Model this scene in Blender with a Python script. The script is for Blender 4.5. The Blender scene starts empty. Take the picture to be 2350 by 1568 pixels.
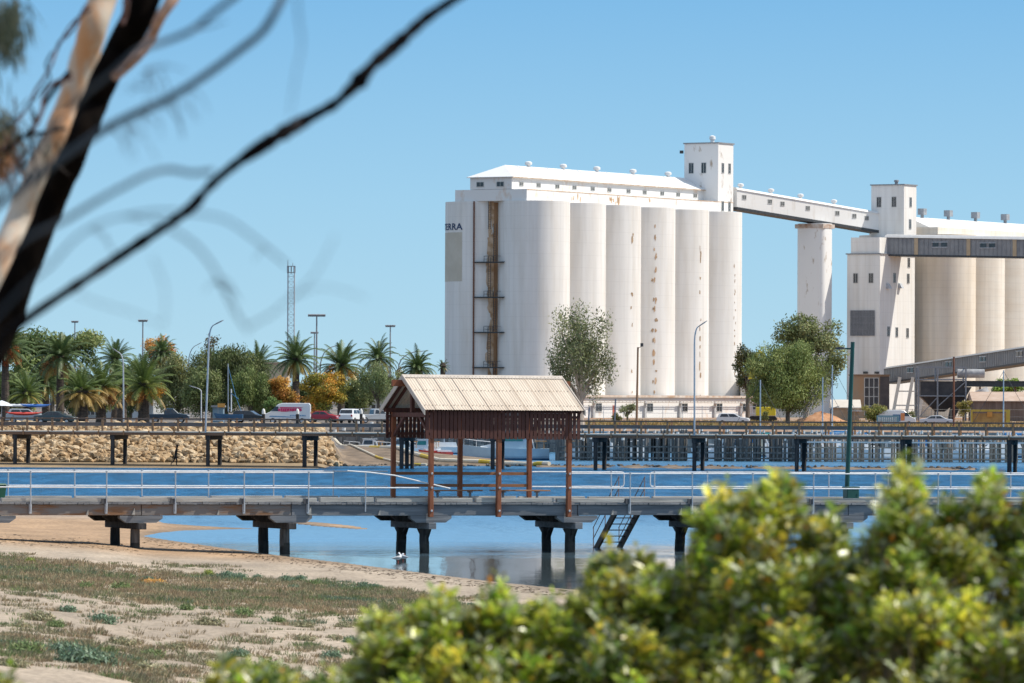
import bpy, math, random
import numpy as np
from mathutils import Vector, Matrix, noise
R = math.radians
scn = bpy.context.scene
col = scn.collection

# ------------------------------------------------------------------ camera
CAM_H, PITCH, ROLL = 6.0, R(0.5749), R(0.25)
LENS, SENSOR, PW, PH = 200.0, 36.0, 2350.0, 1568.0
F = LENS / SENSOR * PW
_r0, _f0, _u0 = Vector((1, 0, 0)), Vector((0, math.cos(PITCH), math.sin(PITCH))), Vector((0, -math.sin(PITCH), math.cos(PITCH)))
C_R = _r0 * math.cos(ROLL) + _u0 * math.sin(ROLL)
C_U = _u0 * math.cos(ROLL) - _r0 * math.sin(ROLL)
CAM = Vector((0, 0, CAM_H))
cd = bpy.data.cameras.new('camera')
cd.lens, cd.sensor_width = LENS, SENSOR
cd.clip_start, cd.clip_end = 0.5, 30000
cd.dof.use_dof = True
cd.dof.focus_distance = 330
cd.dof.aperture_fstop = 5.6
co = bpy.data.objects.new('camera', cd)
col.objects.link(co)
m3 = Matrix((C_R, C_U, -_f0)).transposed()
co.matrix_world = Matrix.Translation(CAM) @ m3.to_4x4()
scn.camera = co

# ------------------------------------------------------------------ light
SUN_AZ, SUN_EL = R(4.0), R(50.0)       # azimuth measured from +X towards +Y
sun_dir = Vector((math.cos(SUN_AZ) * math.cos(SUN_EL), math.sin(SUN_AZ) * math.cos(SUN_EL), math.sin(SUN_EL)))
w = bpy.data.worlds.new('World')
scn.world = w
w.use_nodes = True
nt = w.node_tree
bg = nt.nodes['Background']
sky = nt.nodes.new('ShaderNodeTexSky')
sky.sky_type = 'NISHITA'
sky.sun_disc = False
sky.sun_elevation = SUN_EL
sky.sun_rotation = R(90) - SUN_AZ
sky.altitude = 600
sky.air_density = 1.0
sky.dust_density = 0.0
sky.ozone_density = 1.5
# clear blue autumn sky: the physical sky overhead, a cleaner blue towards the horizon
geo = nt.nodes.new('ShaderNodeNewGeometry'); sep = nt.nodes.new('ShaderNodeSeparateXYZ')
nt.links.new(geo.outputs['Incoming'], sep.inputs[0])
el = nt.nodes.new('ShaderNodeMath'); el.operation = 'MULTIPLY'; el.inputs[1].default_value = -1.0
nt.links.new(sep.outputs['Z'], el.inputs[0])
rp_ = nt.nodes.new('ShaderNodeValToRGB')
for i_, (pos_, c_) in enumerate(((0.0, (.385, .66, .835)), (.035, (.29, .58, .83)), (.075, (.15, .435, .77)), (.2, (.24, .46, .78)), (.45, (.50, .62, .80)), (1.0, (.54, .63, .78)))):
    e_ = rp_.color_ramp.elements[i_] if i_ < 2 else rp_.color_ramp.elements.new(pos_)
    e_.position = pos_; e_.color = (*c_, 1)
nt.links.new(el.outputs[0], rp_.inputs[0])
sc_ = nt.nodes.new('ShaderNodeVectorMath'); sc_.operation = 'SCALE'; sc_.inputs['Scale'].default_value = 5.0
nt.links.new(rp_.outputs[0], sc_.inputs[0])
mx_ = nt.nodes.new('ShaderNodeMix'); mx_.data_type = 'RGBA'; mx_.inputs[0].default_value = .93
nt.links.new(sky.outputs[0], mx_.inputs[6]); nt.links.new(sc_.outputs[0], mx_.inputs[7])
nt.links.new(mx_.outputs[2], bg.inputs['Color'])
bg.inputs['Strength'].default_value = 0.15
sl = bpy.data.lights.new('sun', 'SUN')
sl.energy = 3.9
sl.angle = R(0.53)
sl.color = (1.0, 0.93, 0.82)
so = bpy.data.objects.new('sun', sl)
so.rotation_euler = (-sun_dir).to_track_quat('-Z', 'Y').to_euler()
col.objects.link(so)
scn.view_settings.view_transform = 'Standard'
scn.view_settings.look = 'None'
scn.view_settings.gamma = 1.0
scn.view_settings.exposure = 0.4
scn.cycles.use_denoising = True
scn.cycles.max_bounces = 6
scn.cycles.transparent_max_bounces = 4
scn.cycles.sample_clamp_indirect = 6.0

# ------------------------------------------------------------------ picture <-> place
def P(u, v, Y):
    d = _f0 * F + C_R * (u - PW / 2) + C_U * (PH / 2 - v)
    return CAM + d * (Y / d.y)
def hz(u):
    return 915 + (u - 1175) * math.tan(ROLL)
def X_at(u, Y):
    return P(u, hz(u), Y).x
def Z_at(u, v, Y):
    return P(u, v, Y).z
def Y_at(u, v, z=0.0):
    d = _f0 * F + C_R * (u - PW / 2) + C_U * (PH / 2 - v)
    return (d * ((z - CAM_H) / d.z)).y
def s_of(x0, y0, rot, u, wv=0.0):
    """distance along a line from (x0,y0) turned by rot, offset wv to its left, where it meets picture column u"""
    k = (u - 1175) / F
    c, s = math.cos(rot), math.sin(rot)
    bx, by = x0 - s * wv, y0 + c * wv
    return (k * by - bx) / (c - k * s)

# ------------------------------------------------------------------ mesh helpers
class MB:
    def __init__(self):
        self.v, self.f, self.mi = [], [], []
    def add(self, pts, faces, m=0):
        b = len(self.v)
        self.v.extend([tuple(p) for p in pts])
        for f in faces:
            self.f.append([b + i for i in f]); self.mi.append(m)
        return self
    def face(self, pts, m=0):
        return self.add(pts, [list(range(len(pts)))], m)
    def hexa(self, p, m=0):
        return self.add(p, [(3, 2, 1, 0), (4, 5, 6, 7), (0, 1, 5, 4), (1, 2, 6, 5), (2, 3, 7, 6), (3, 0, 4, 7)], m)
    def box(self, x0, x1, y0, y1, z0, z1, m=0):
        return self.hexa([(x0, y0, z0), (x1, y0, z0), (x1, y1, z0), (x0, y1, z0), (x0, y0, z1), (x1, y0, z1), (x1, y1, z1), (x0, y1, z1)], m)
    def bar(self, p0, p1, w, h=None, m=0, up=(0, 0, 1)):
        h = w if h is None else h
        p0, p1 = Vector(p0), Vector(p1)
        d = (p1 - p0).normalized()
        a = d.cross(Vector(up))
        if a.length < 1e-4: a = d.cross(Vector((0, 1, 0)))
        a.normalize(); b = a.cross(d).normalized()
        a, b = a * w / 2, b * h / 2
        return self.hexa([p0 - a - b, p0 + a - b, p0 + a + b, p0 - a + b, p1 - a - b, p1 + a - b, p1 + a + b, p1 - a + b], m)
    def tube(self, pts, rad, n=8, m=0, cap=True):
        pts = [Vector(p) for p in pts]
        if not hasattr(rad, '__len__'): rad = [rad] * len(pts)
        vs = []; pa = None
        for i, p in enumerate(pts):
            d = (pts[min(i + 1, len(pts) - 1)] - pts[max(i - 1, 0)]).normalized()
            if pa is None:
                a = d.cross(Vector((0, 0, 1)))
                if a.length < 1e-3: a = d.cross(Vector((0, 1, 0)))
            else:
                a = pa - d * pa.dot(d)
            a.normalize(); pa = a; b = d.cross(a)
            for k in range(n):
                t = 2 * math.pi * k / n
                vs.append(p + (a * math.cos(t) + b * math.sin(t)) * rad[i])
        fs = []
        for i in range(len(pts) - 1):
            for k in range(n):
                k2 = (k + 1) % n
                fs.append((i * n + k, i * n + k2, (i + 1) * n + k2, (i + 1) * n + k))
        if cap:
            fs.append(tuple(range(n - 1, -1, -1))); fs.append(tuple((len(pts) - 1) * n + k for k in range(n)))
        return self.add(vs, fs, m)
    def lathe(self, cx, cy, prof, n=16, m=0):
        vs = []; fs = []
        for r, z in prof:
            for k in range(n):
                t = 2 * math.pi * k / n
                vs.append((cx + r * math.cos(t), cy + r * math.sin(t), z))
        for i in range(len(prof) - 1):
            for k in range(n):
                k2 = (k + 1) % n
                fs.append((i * n + k, i * n + k2, (i + 1) * n + k2, (i + 1) * n + k))
        fs.append(tuple(range(n - 1, -1, -1))); fs.append(tuple((len(prof) - 1) * n + k for k in range(n)))
        return self.add(vs, fs, m)
    def prism(self, poly, off, m=0):
        n = len(poly); off = Vector(off)
        vs = [Vector(p) for p in poly] + [Vector(p) + off for p in poly]
        fs = [tuple(range(n - 1, -1, -1)), tuple(range(n, 2 * n))]
        for k in range(n):
            k2 = (k + 1) % n
            fs.append((k, k2, n + k2, n + k))
        return self.add(vs, fs, m)
    def loft(self, rings, m=0, cap=True):
        n = len(rings[0]); vs = [p for r in rings for p in r]; fs = []
        for i in range(len(rings) - 1):
            for k in range(n):
                k2 = (k + 1) % n
                fs.append((i * n + k, i * n + k2, (i + 1) * n + k2, (i + 1) * n + k))
        if cap:
            fs.append(tuple(range(n - 1, -1, -1))); fs.append(tuple((len(rings) - 1) * n + k for k in range(n)))
        return self.add(vs, fs, m)
    def build(self, name, mats, parent=None, smooth=False, bevel=0.0, fix=True):
        me = bpy.data.meshes.new(name)
        me.from_pydata(self.v, [], self.f)
        for mm in (mats if isinstance(mats, (list, tuple)) else [mats]): me.materials.append(mm)
        me.polygons.foreach_set('material_index', self.mi)
        if smooth: me.polygons.foreach_set('use_smooth', [True] * len(self.f))
        if fix:
            import bmesh
            bm = bmesh.new(); bm.from_mesh(me)
            bmesh.ops.recalc_face_normals(bm, faces=bm.faces)
            bm.to_mesh(me); bm.free()
        me.update()
        if smooth:
            try: me.set_sharp_from_angle(angle=R(42))
            except Exception: pass
        o = bpy.data.objects.new(name, me)
        col.objects.link(o)
        if parent is not None: o.parent = parent
        if bevel:
            b = o.modifiers.new('bevel', 'BEVEL'); b.width = bevel; b.segments = 1; b.limit_method = 'ANGLE'
        return o

def tag(o, label=None, cat=None, group=None, kind=None):
    if label: o['label'] = label
    if cat: o['category'] = cat
    if group: o['group'] = group
    if kind: o['kind'] = kind
    return o
def thing(name, label, cat, loc=(0, 0, 0), rotz=0.0, group=None):
    o = bpy.data.objects.new(name, None)
    o.empty_display_size = 0.3
    o.location = loc; o.rotation_euler = (0, 0, rotz)
    col.objects.link(o)
    return tag(o, label, cat, group)
def dup(root, loc, rotz=0.0, label=None, scale=None):
    r = root.copy(); col.objects.link(r)
    r.location = loc; r.rotation_euler = (0, 0, rotz)
    if scale: r.scale = scale
    if label: r['label'] = label
    for ch in root.children:
        c = ch.copy(); col.objects.link(c); c.parent = r
        for g in ch.children:
            d = g.copy(); col.objects.link(d); d.parent = c
    return r

# ------------------------------------------------------------------ materials
_mats = {}
def M(name, c1, c2=None, scale=4.0, rough=0.7, bump=0.0, stretch=(1, 1, 1), metal=0.0, lo=0.35, hi=0.65, spec=0.4, detail=5.0):
    if name in _mats: return _mats[name]
    m = bpy.data.materials.new(name); m.use_nodes = True
    n = m.node_tree.nodes; L = m.node_tree.links
    b = n['Principled BSDF']
    b.inputs['Roughness'].default_value = rough
    b.inputs['Metallic'].default_value = metal
    b.inputs['Specular IOR Level'].default_value = spec
    c2 = c2 or tuple(x * 0.8 for x in c1)
    tc = n.new('ShaderNodeTexCoord'); mp = n.new('ShaderNodeMapping'); nz = n.new('ShaderNodeTexNoise'); rp = n.new('ShaderNodeValToRGB')
    mp.inputs['Scale'].default_value = stretch
    nz.inputs['Scale'].default_value = scale; nz.inputs['Detail'].default_value = detail; nz.inputs['Roughness'].default_value = 0.6
    L.new(tc.outputs['Object'], mp.inputs[0]); L.new(mp.outputs[0], nz.inputs['Vector']); L.new(nz.outputs['Fac'], rp.inputs[0])
    e = rp.color_ramp.elements
    e[0].position, e[1].position = lo, hi
    e[0].color, e[1].color = (*c1, 1), (*c2, 1)
    L.new(rp.outputs[0], b.inputs['Base Color'])
    if bump:
        bp = n.new('ShaderNodeBump'); bp.inputs['Strength'].default_value = min(1, bump); bp.inputs['Distance'].default_value = 0.05
        L.new(nz.outputs['Fac'], bp.inputs['Height']); L.new(bp.outputs[0], b.inputs['Normal'])
    _mats[name] = m
    return m
def M_leaf(name, rough=0.55, trans=0.3, spec=0.3):
    if name in _mats: return _mats[name]
    m = bpy.data.materials.new(name); m.use_nodes = True
    n = m.node_tree.nodes; L = m.node_tree.links
    b = n['Principled BSDF']; out = n['Material Output']
    at = n.new('ShaderNodeAttribute'); at.attribute_name = 'Col'
    b.inputs['Roughness'].default_value = rough; b.inputs['Specular IOR Level'].default_value = spec
    L.new(at.outputs['Color'], b.inputs['Base Color'])
    tr = n.new('ShaderNodeBsdfTranslucent'); mx = n.new('ShaderNodeMixShader'); mx.inputs[0].default_value = trans
    L.new(at.outputs['Color'], tr.inputs['Color'])
    L.new(b.outputs[0], mx.inputs[1]); L.new(tr.outputs[0], mx.inputs[2]); L.new(mx.outputs[0], out.inputs['Surface'])
    _mats[name] = m
    return m
def poly_mesh(name, V, k, C, mat, parent=None, smooth=False):
    """V: (N*k,3) vertices of N polygons of k corners each, C: (N,3) colour of each polygon"""
    N = len(V) // k
    me = bpy.data.meshes.new(name)
    me.vertices.add(N * k); me.loops.add(N * k); me.polygons.add(N)
    me.vertices.foreach_set('co', np.asarray(V, dtype=np.float32).ravel())
    me.loops.foreach_set('vertex_index', np.arange(N * k, dtype=np.int32))
    me.polygons.foreach_set('loop_start', np.arange(0, N * k, k, dtype=np.int32))
    try: me.polygons.foreach_set('loop_total', np.full(N, k, dtype=np.int32))
    except Exception: pass
    a = me.color_attributes.new('Col', 'FLOAT_COLOR', 'CORNER')
    cc = np.ones((N, k, 4), dtype=np.float32); cc[:, :, :3] = np.asarray(C, dtype=np.float32)[:, None, :]
    a.data.foreach_set('color', cc.ravel())
    if smooth: me.polygons.foreach_set('use_smooth', [True] * N)
    me.materials.append(mat); me.update(calc_edges=True); me.validate()
    o = bpy.data.objects.new(name, me); col.objects.link(o)
    if parent is not None: o.parent = parent
    return o

galv = M('galvanised steel', (.42, .45, .48), (.55, .57, .6), 3, .45, metal=.3)
white_pipe = M('weathered white pipe', (.62, .64, .66), (.78, .79, .8), 6, .45)
dark_steel = M('dark steel', (.03, .035, .04), (.06, .065, .07), 3, .5)
grey_steel = M('grey painted steel', (.2, .21, .23), (.28, .29, .31), 3, .5)
rust_paint = M('rusty brown paint', (.12, .05, .035), (.2, .09, .05), 4, .7)
glass_dark = M('dark window glass', (.02, .025, .03), (.05, .06, .07), 2, .12, spec=.6)
rubber = M('black rubber', (.015, .015, .015), (.03, .03, .03), 5, .8)
chrome = M('silver wheel alloy', (.45, .45, .47), (.55, .55, .57), 5, .35, metal=.6)
# ------------------------------------------------------------------ ground and water
def lerp_tab(tab, x):
    if x <= tab[0][0]: return tab[0][1]
    for (a, fa), (b, fb) in zip(tab, tab[1:]):
        if x <= b:
            t = (x - a) / (b - a); return fa + (fb - fa) * t
    return tab[-1][1]
def sstep(a, b, x):
    t = max(0.0, min(1.0, (x - a) / (b - a))); return t * t * (3 - 2 * t)
T_L = [(-2000, 1120), (-400, 1150), (0, 1170), (200, 1192), (290, 1213), (330, 1230), (400, 1241), (500, 1255), (655, 1276), (780, 1290), (900, 1305), (1000, 1318), (1150, 1336), (1300, 1351), (1400, 1359), (1560, 1380), (1800, 1410), (2350, 1470), (4000, 1620)]
T_U = [(-400, 1330), (0, 1300), (250, 1262), (330, 1231), (370, 1223), (420, 1218), (520, 1215), (600, 1213), (601, 1213), (9999, 1213)]
T_W = [(-2000, 1118), (-400, 1140), (0, 1155), (200, 1165), (336, 1178), (375, 1200), (450, 1206), (520, 1210), (600, 1213), (9999, 1213)]
K0 = CAM_H * F
def Zw(u, v): return K0 / max(20.0, v - hz(u))
def gz(X, Y):
    """height of the ground"""
    if Y < 6: Y2 = 6.0
    else: Y2 = Y
    u = 1175 + F * X / Y2
    uc = max(-1900, min(3900, u))
    nz_ = noise.noise(Vector((X * .12, Y * .12, 0))) * .06 + noise.noise(Vector((X * .5, Y * .5, 3))) * .03
    if Y < 420:
        dl = Zw(uc, lerp_tab(T_L, uc)) - Y
        z1 = .007 * dl if dl > 0 else .02 * dl
        z = z1
        if uc < 640:
            a = Y - Zw(uc, lerp_tab(T_U, uc)); b = Zw(uc, lerp_tab(T_W, uc)) - Y
            d = min(a, b); z2 = .006 * d if d > 0 else .02 * d
            z = max(z1, z2)
        # little second bar
        vv = hz(uc) + K0 / Y
        e = 1 - ((uc - 745) / 105) ** 2 - ((vv - (1196 + (uc - 640) * .085)) / 5.0) ** 2
        if e > 0: z = max(z, .05 * e)
        z = max(z, -.7)
        if z > .03: z += nz_ * min(1, z * 3)
        # bank under the camera
        bk = 4.3 * (1 - sstep(8, 75, Y))
        return max(z, bk + nz_) if bk > .05 else z
    land = 2.9 + (2.4 - 2.9) * sstep(-30, -5, X)
    # left: beach foot, rubble slope and car park; the slope turns the corner at the basin
    left = -1.0
    cu = 1 - sstep(-17.3, -13.5, X + (Y - 505) * .033)
    if cu > 0:
        if Y < 497: zz = .02 * (Y - 482)
        else: zz = .3 + 3.1 * max(0, min(1, (Y - 497) / 5.5))
        left = zz * cu + (-1.0) * (1 - cu) if zz > 0 else zz
    # basin with gravel flat
    right = -1.0
    vv = hz(uc) + K0 / Y
    if 650 < uc < 1330:
        up = lerp_tab([(650, 1030), (740, 1033), (900, 1040), (1090, 1053), (1265, 1066), (1330, 1074)], uc)
        lo = 1069.5
        if vv <= lo: right = max(right, min(.015 * (Zw(uc, up) - Y), .03 * (Y - Zw(uc, lo))))
    if 1230 < uc < 2250:
        c = 1071 + (uc - 1230) * .007
        right = max(right, .12 * (1 - abs(vv - c) / 1.5) + .22 * noise.noise(Vector((X * .6, 7, 0))))
    z = max(left, right)
    if Y > 640 or (X > 200 and Y > 900): z = land
    if X < -13 and 520 < Y <= 640: z = max(min(z, 3.4 - .5 * sstep(514, 530, Y)), land * cu) if cu > .95 else max(z, land * cu)
    if Y > 640: z = land
    return max(z, -1.0)

def gcol(X, Y, z):
    n1 = noise.noise(Vector((X * .15, Y * .05, 11)))
    u = 1175 + F * X / max(Y, 6)
    if Y < 420:
        dry = Vector((.40, .325, .245)); wet = Vector((.2, .15, .105)); orange = Vector((.41, .27, .16))
        c = dry.lerp(orange, sstep(196, 214, Y + n1 * 4) * (1 - sstep(270, 300, Y)) * .95)
        c = c.lerp(Vector((.33, .27, .22)), sstep(262, 285, Y))
        k = 1 - sstep(.0, .06, z + n1 * .02)
        c = c.lerp(wet, k * .75)
        return c * (1 + .18 * n1)
    if Y < 640 and X > -16:
        return Vector((.2, .15, .105)) * (1 + .5 * noise.noise(Vector((X * .8, Y * .3, 2))))
    if Y < 520: return Vector((.3, .22, .13)) * (1 + .3 * n1)
    asphalt = Vector((.13, .12, .115)); dirt = Vector((.38, .2, .1)); pale = Vector((.3, .25, .2))
    if X < 10: c = asphalt.lerp(pale, sstep(.1, .5, n1 + .2))
    else: c = pale.lerp(dirt, sstep(-.3, .3, n1))
    return c

def make_ground():
    ys = [-60, -20, 2, 6, 10, 15, 20, 26, 33, 40, 50, 60, 70, 80, 90, 96]
    y = 100.0
    while y < 318: ys.append(y); y += 0.9
    while y < 470: ys.append(y); y += 12
    while y < 650: ys.append(y); y += 1.1
    while y < 1500: ys.append(y); y += 22
    ys += [1700, 2200, 3000, 4500, 7000, 12000]
    ts = [-1.6, -.9, -.5, -.3, -.2, -.15, -.12] + [i * .0011 for i in range(-95, 96)] + [.12, .15, .2, .3, .5, .9, 1.6]
    V = []; C = []
    for y in ys:
        ye = max(y, 30.0)
        for t in ts:
            X = t * ye; z = gz(X, y); V.append((X, y, z)); C.append((*gcol(X, y, z), 1))
    W = len(ts); fs = []
    for j in range(len(ys) - 1):
        for i in range(W - 1):
            a = j * W + i; fs.append((a, a + 1, a + W + 1, a + W))
    me = bpy.data.meshes.new('ground'); me.from_pydata(V, [], fs)
    at = me.color_attributes.new('Col', 'FLOAT_COLOR', 'POINT'); at.data.foreach_set('color', np.array(C, dtype=np.float32).ravel())
    me.polygons.foreach_set('use_smooth', [True] * len(fs))
    m = bpy.data.materials.new('ground sand and gravel'); m.use_nodes = True
    n = m.node_tree.nodes; L = m.node_tree.links; b = n['Principled BSDF']
    b.inputs['Roughness'].default_value = .85; b.inputs['Specular IOR Level'].default_value = .2
    a = n.new('ShaderNodeAttribute'); a.attribute_name = 'Col'
    tc = n.new('ShaderNodeTexCoord')
    n1 = n.new('ShaderNodeTexNoise'); n1.inputs['Scale'].default_value = 6; n1.inputs['Detail'].default_value = 8; n1.inputs['Roughness'].default_value = .7
    n2 = n.new('ShaderNodeTexNoise'); n2.inputs['Scale'].default_value = .6; n2.inputs['Detail'].default_value = 5
    mp = n.new('ShaderNodeMapping'); mp.inputs['Scale'].default_value = (1, .35, 1)
    L.new(tc.outputs['Object'], mp.inputs[0]); L.new(mp.outputs[0], n1.inputs['Vector']); L.new(mp.outputs[0], n2.inputs['Vector'])
    r1 = n.new('ShaderNodeMapRange'); r1.inputs['From Min'].default_value = .3; r1.inputs['From Max'].default_value = .7; r1.inputs['To Min'].default_value = .62; r1.inputs['To Max'].default_value = 1.25
    r2 = n.new('ShaderNodeMapRange'); r2.inputs['From Min'].default_value = .3; r2.inputs['From Max'].default_value = .7; r2.inputs['To Min'].default_value = .8; r2.inputs['To Max'].default_value = 1.15
    L.new(n1.outputs['Fac'], r1.inputs['Value']); L.new(n2.outputs['Fac'], r2.inputs['Value'])
    mu = n.new('ShaderNodeMath'); mu.operation = 'MULTIPLY'; L.new(r1.outputs[0], mu.inputs[0]); L.new(r2.outputs[0], mu.inputs[1])
    vm = n.new('ShaderNodeVectorMath'); vm.operation = 'SCALE'; L.new(a.outputs['Color'], vm.inputs[0]); L.new(mu.outputs[0], vm.inputs['Scale'])
    L.new(vm.outputs[0], b.inputs['Base Color'])
    bp = n.new('ShaderNodeBump'); bp.inputs['Strength'].default_value = .6; bp.inputs['Distance'].default_value = .04
    L.new(n1.outputs['Fac'], bp.inputs['Height']); L.new(bp.outputs[0], b.inputs['Normal'])
    me.materials.append(m)
    o = bpy.data.objects.new('ground', me); col.objects.link(o)
    tag(o, 'sandy tidal flat rising to the car park behind the harbour', kind='structure')
make_ground()

def make_water():
    mb = MB(); mb.face([(-1500, 90, 0), (1500, 90, 0), (1500, 660, 0), (-1500, 660, 0)])
    m = bpy.data.materials.new('estuary water'); m.use_nodes = True
    n = m.node_tree.nodes; L = m.node_tree.links; b = n['Principled BSDF']
    b.inputs['Roughness'].default_value = .06; b.inputs['IOR'].default_value = 1.33
    tc = n.new('ShaderNodeTexCoord'); sp = n.new('ShaderNodeSeparateXYZ'); L.new(tc.outputs['Object'], sp.inputs[0])
    # wind ruffles the open channel, the shallows near the sand stay calm
    big = n.new('ShaderNodeTexNoise'); big.inputs['Scale'].default_value = .05; big.inputs['Detail'].default_value = 3
    L.new(tc.outputs['Object'], big.inputs['Vector'])
    ad = n.new('ShaderNodeMath'); ad.operation = 'MULTIPLY_ADD'; ad.inputs[1].default_value = 60; L.new(big.outputs['Fac'], ad.inputs[0]); L.new(sp.outputs['Y'], ad.inputs[2])
    mr = n.new('ShaderNodeMapRange'); mr.inputs['From Min'].default_value = 285; mr.inputs['From Max'].default_value = 370; mr.inputs['To Min'].default_value = 0.0; mr.inputs['To Max'].default_value = 1.0
    L.new(ad.outputs[0], mr.inputs['Value'])
    mr2 = n.new('ShaderNodeMapRange'); mr2.inputs['From Min'].default_value = 520; mr2.inputs['From Max'].default_value = 560; mr2.inputs['To Min'].default_value = 1.0; mr2.inputs['To Max'].default_value = .45
    L.new(ad.outputs[0], mr2.inputs['Value'])
    mm = n.new('ShaderNodeMath'); mm.operation = 'MULTIPLY'; L.new(mr.outputs[0], mm.inputs[0]); L.new(mr2.outputs[0], mm.inputs[1])
    c0 = n.new('ShaderNodeMapRange'); c0.inputs['From Min'].default_value = 247; c0.inputs['From Max'].default_value = 268; c0.inputs['To Min'].default_value = .012; c0.inputs['To Max'].default_value = .26
    L.new(ad.outputs[0], c0.inputs['Value'])
    st = n.new('ShaderNodeMath'); st.operation = 'MULTIPLY_ADD'; st.inputs[1].default_value = .74; L.new(mm.outputs[0], st.inputs[0]); L.new(c0.outputs[0], st.inputs[2])
    ro = n.new('ShaderNodeMapRange'); ro.inputs['From Min'].default_value = 249; ro.inputs['From Max'].default_value = 272; ro.inputs['To Min'].default_value = .03; ro.inputs['To Max'].default_value = .3; L.new(ad.outputs[0], ro.inputs['Value']); L.new(ro.outputs[0], b.inputs['Roughness'])
    gs = n.new('ShaderNodeTexNoise'); gs.inputs['Scale'].default_value = 1.0; gs.inputs['Detail'].default_value = 5; gs.inputs['Roughness'].default_value = .65
    gm = n.new('ShaderNodeMapping'); gm.inputs['Scale'].default_value = (.55, .06, 1); L.new(tc.outputs['Object'], gm.inputs[0]); L.new(gm.outputs[0], gs.inputs['Vector'])
    gr = n.new('ShaderNodeMapRange'); gr.inputs['From Min'].default_value = .35; gr.inputs['From Max'].default_value = .65; gr.inputs['To Min'].default_value = .35; gr.inputs['To Max'].default_value = 1.25; L.new(gs.outputs['Fac'], gr.inputs['Value'])
    sg_m = n.new('ShaderNodeMath'); sg_m.operation = 'MULTIPLY'; L.new(st.outputs[0], sg_m.inputs[0]); L.new(gr.outputs[0], sg_m.inputs[1])
    wv = n.new('ShaderNodeTexNoise'); wv.inputs['Scale'].default_value = 1.0; wv.inputs['Detail'].default_value = 6; wv.inputs['Roughness'].default_value = .62
    mp = n.new('ShaderNodeMapping'); mp.inputs['Scale'].default_value = (1.1, .45, 1); L.new(tc.outputs['Object'], mp.inputs[0]); L.new(mp.outputs[0], wv.inputs['Vector'])
    bp = n.new('ShaderNodeBump'); bp.inputs['Distance'].default_value = 2.4; L.new(wv.outputs['Fac'], bp.inputs['Height']); L.new(sg_m.outputs[0], bp.inputs['Strength'])
    L.new(bp.outputs[0], b.inputs['Normal'])
    sl_ = n.new('ShaderNodeMapRange'); sl_.inputs['To Min'].default_value = .5; sl_.inputs['To Max'].default_value = .1; L.new(mm.outputs[0], sl_.inputs['Value']); L.new(sl_.outputs[0], b.inputs['Specular IOR Level'])
    cr = n.new('ShaderNodeMix'); cr.data_type = 'RGBA'
    cr.inputs[6].default_value = (.11, .25, .38, 1); cr.inputs[7].default_value = (.004, .1, .23, 1)
    L.new(mm.outputs[0], cr.inputs[0]); cz = n.new('ShaderNodeMapRange'); cz.inputs['From Min'].default_value = 246; cz.inputs['From Max'].default_value = 268; L.new(ad.outputs[0], cz.inputs['Value'])
    cs = n.new('ShaderNodeMix'); cs.data_type = 'RGBA'; cs.inputs[6].default_value = (.09, .12, .13, 1); L.new(cz.outputs[0], cs.inputs[0]); L.new(cr.outputs[2], cs.inputs[7]); L.new(cs.outputs[2], b.inputs['Base Color'])
    o = mb.build('water', m, fix=False)
    tag(o, 'blue estuary channel and calm shallows', kind='structure')
make_water()

# rubble wall
stone = M('tan quarry stone', (.26, .16, .075), (.56, .4, .23), 2.2, .85, bump=.8, lo=.3, hi=.7)
stone2 = M('pale quarry stone', (.38, .27, .15), (.62, .49, .33), 2.0, .85, bump=.8)
rng = random.Random(5)
def rock_mesh(name, seed, mat):
    import bmesh
    bm = bmesh.new(); bmesh.ops.create_icosphere(bm, subdivisions=2, radius=1.1)
    r = random.Random(seed)
    dirs = [Vector((r.gauss(0, 1), r.gauss(0, 1), r.gauss(0, 1))).normalized() for _ in range(11)]
    ds = [r.uniform(.42, .8) for _ in dirs]
    for v in bm.verts:
        p = v.co.copy()
        for d, k in zip(dirs, ds):
            e = p.dot(d)
            if e > k: p -= d * (e - k)
        v.co = Vector((p.x * 1.15, p.y, p.z * .8))
    me = bpy.data.meshes.new(name); bm.to_mesh(me); bm.free(); me.materials.append(mat); return me
rocks = [rock_mesh('rock', i, stone if i % 3 else stone2) for i in range(9)]
spots = []
for i in range(2700):
    u = rng.uniform(-90, 800); t = rng.random()
    Y = 496.6 + t * 6.2
    if u < 745: X = X_at(u, Y); z = .3 + 3.1 * (t * 6.2 - .4) / 5.5
    else: X = X_at(rng.uniform(690, 745 + 55 * (1 - t)), Y + 2); z = 0; 
    z = gz(X, Y) + .12
    if z < .05: continue
    spots.append((X, Y, z, rng.uniform(.24, .52)))
spots = [s for s in spots if 1175 + F * s[0] / s[1] > -60]
spots.sort(key=lambda s: -s[3])
front = sorted(spots[:520], key=lambda s: s[1])[:300]
fs_ = set(id(s) for s in front)
stone3 = M('tide stained stone', (.1, .075, .045), (.24, .18, .11), 2.4, .85, bump=.8)
rocks_low = [rock_mesh('rock', 40 + i, stone3) for i in range(4)]
for X, Y, z, s in front:
    o = bpy.data.objects.new('rock', rng.choice(rocks_low if z < .75 + rng.uniform(-.25, .2) else rocks)); col.objects.link(o)
    o.location = (X, Y, z); o.scale = (s * 1.05, s, s * .95); o.rotation_euler = (rng.uniform(-.6, .6), rng.uniform(-.6, .6), rng.uniform(0, 6.28))
    tag(o, 'tan quarry boulder set in the sloping rubble wall behind the far jetty', 'rock', 'boulders of the rubble wall')
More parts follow.
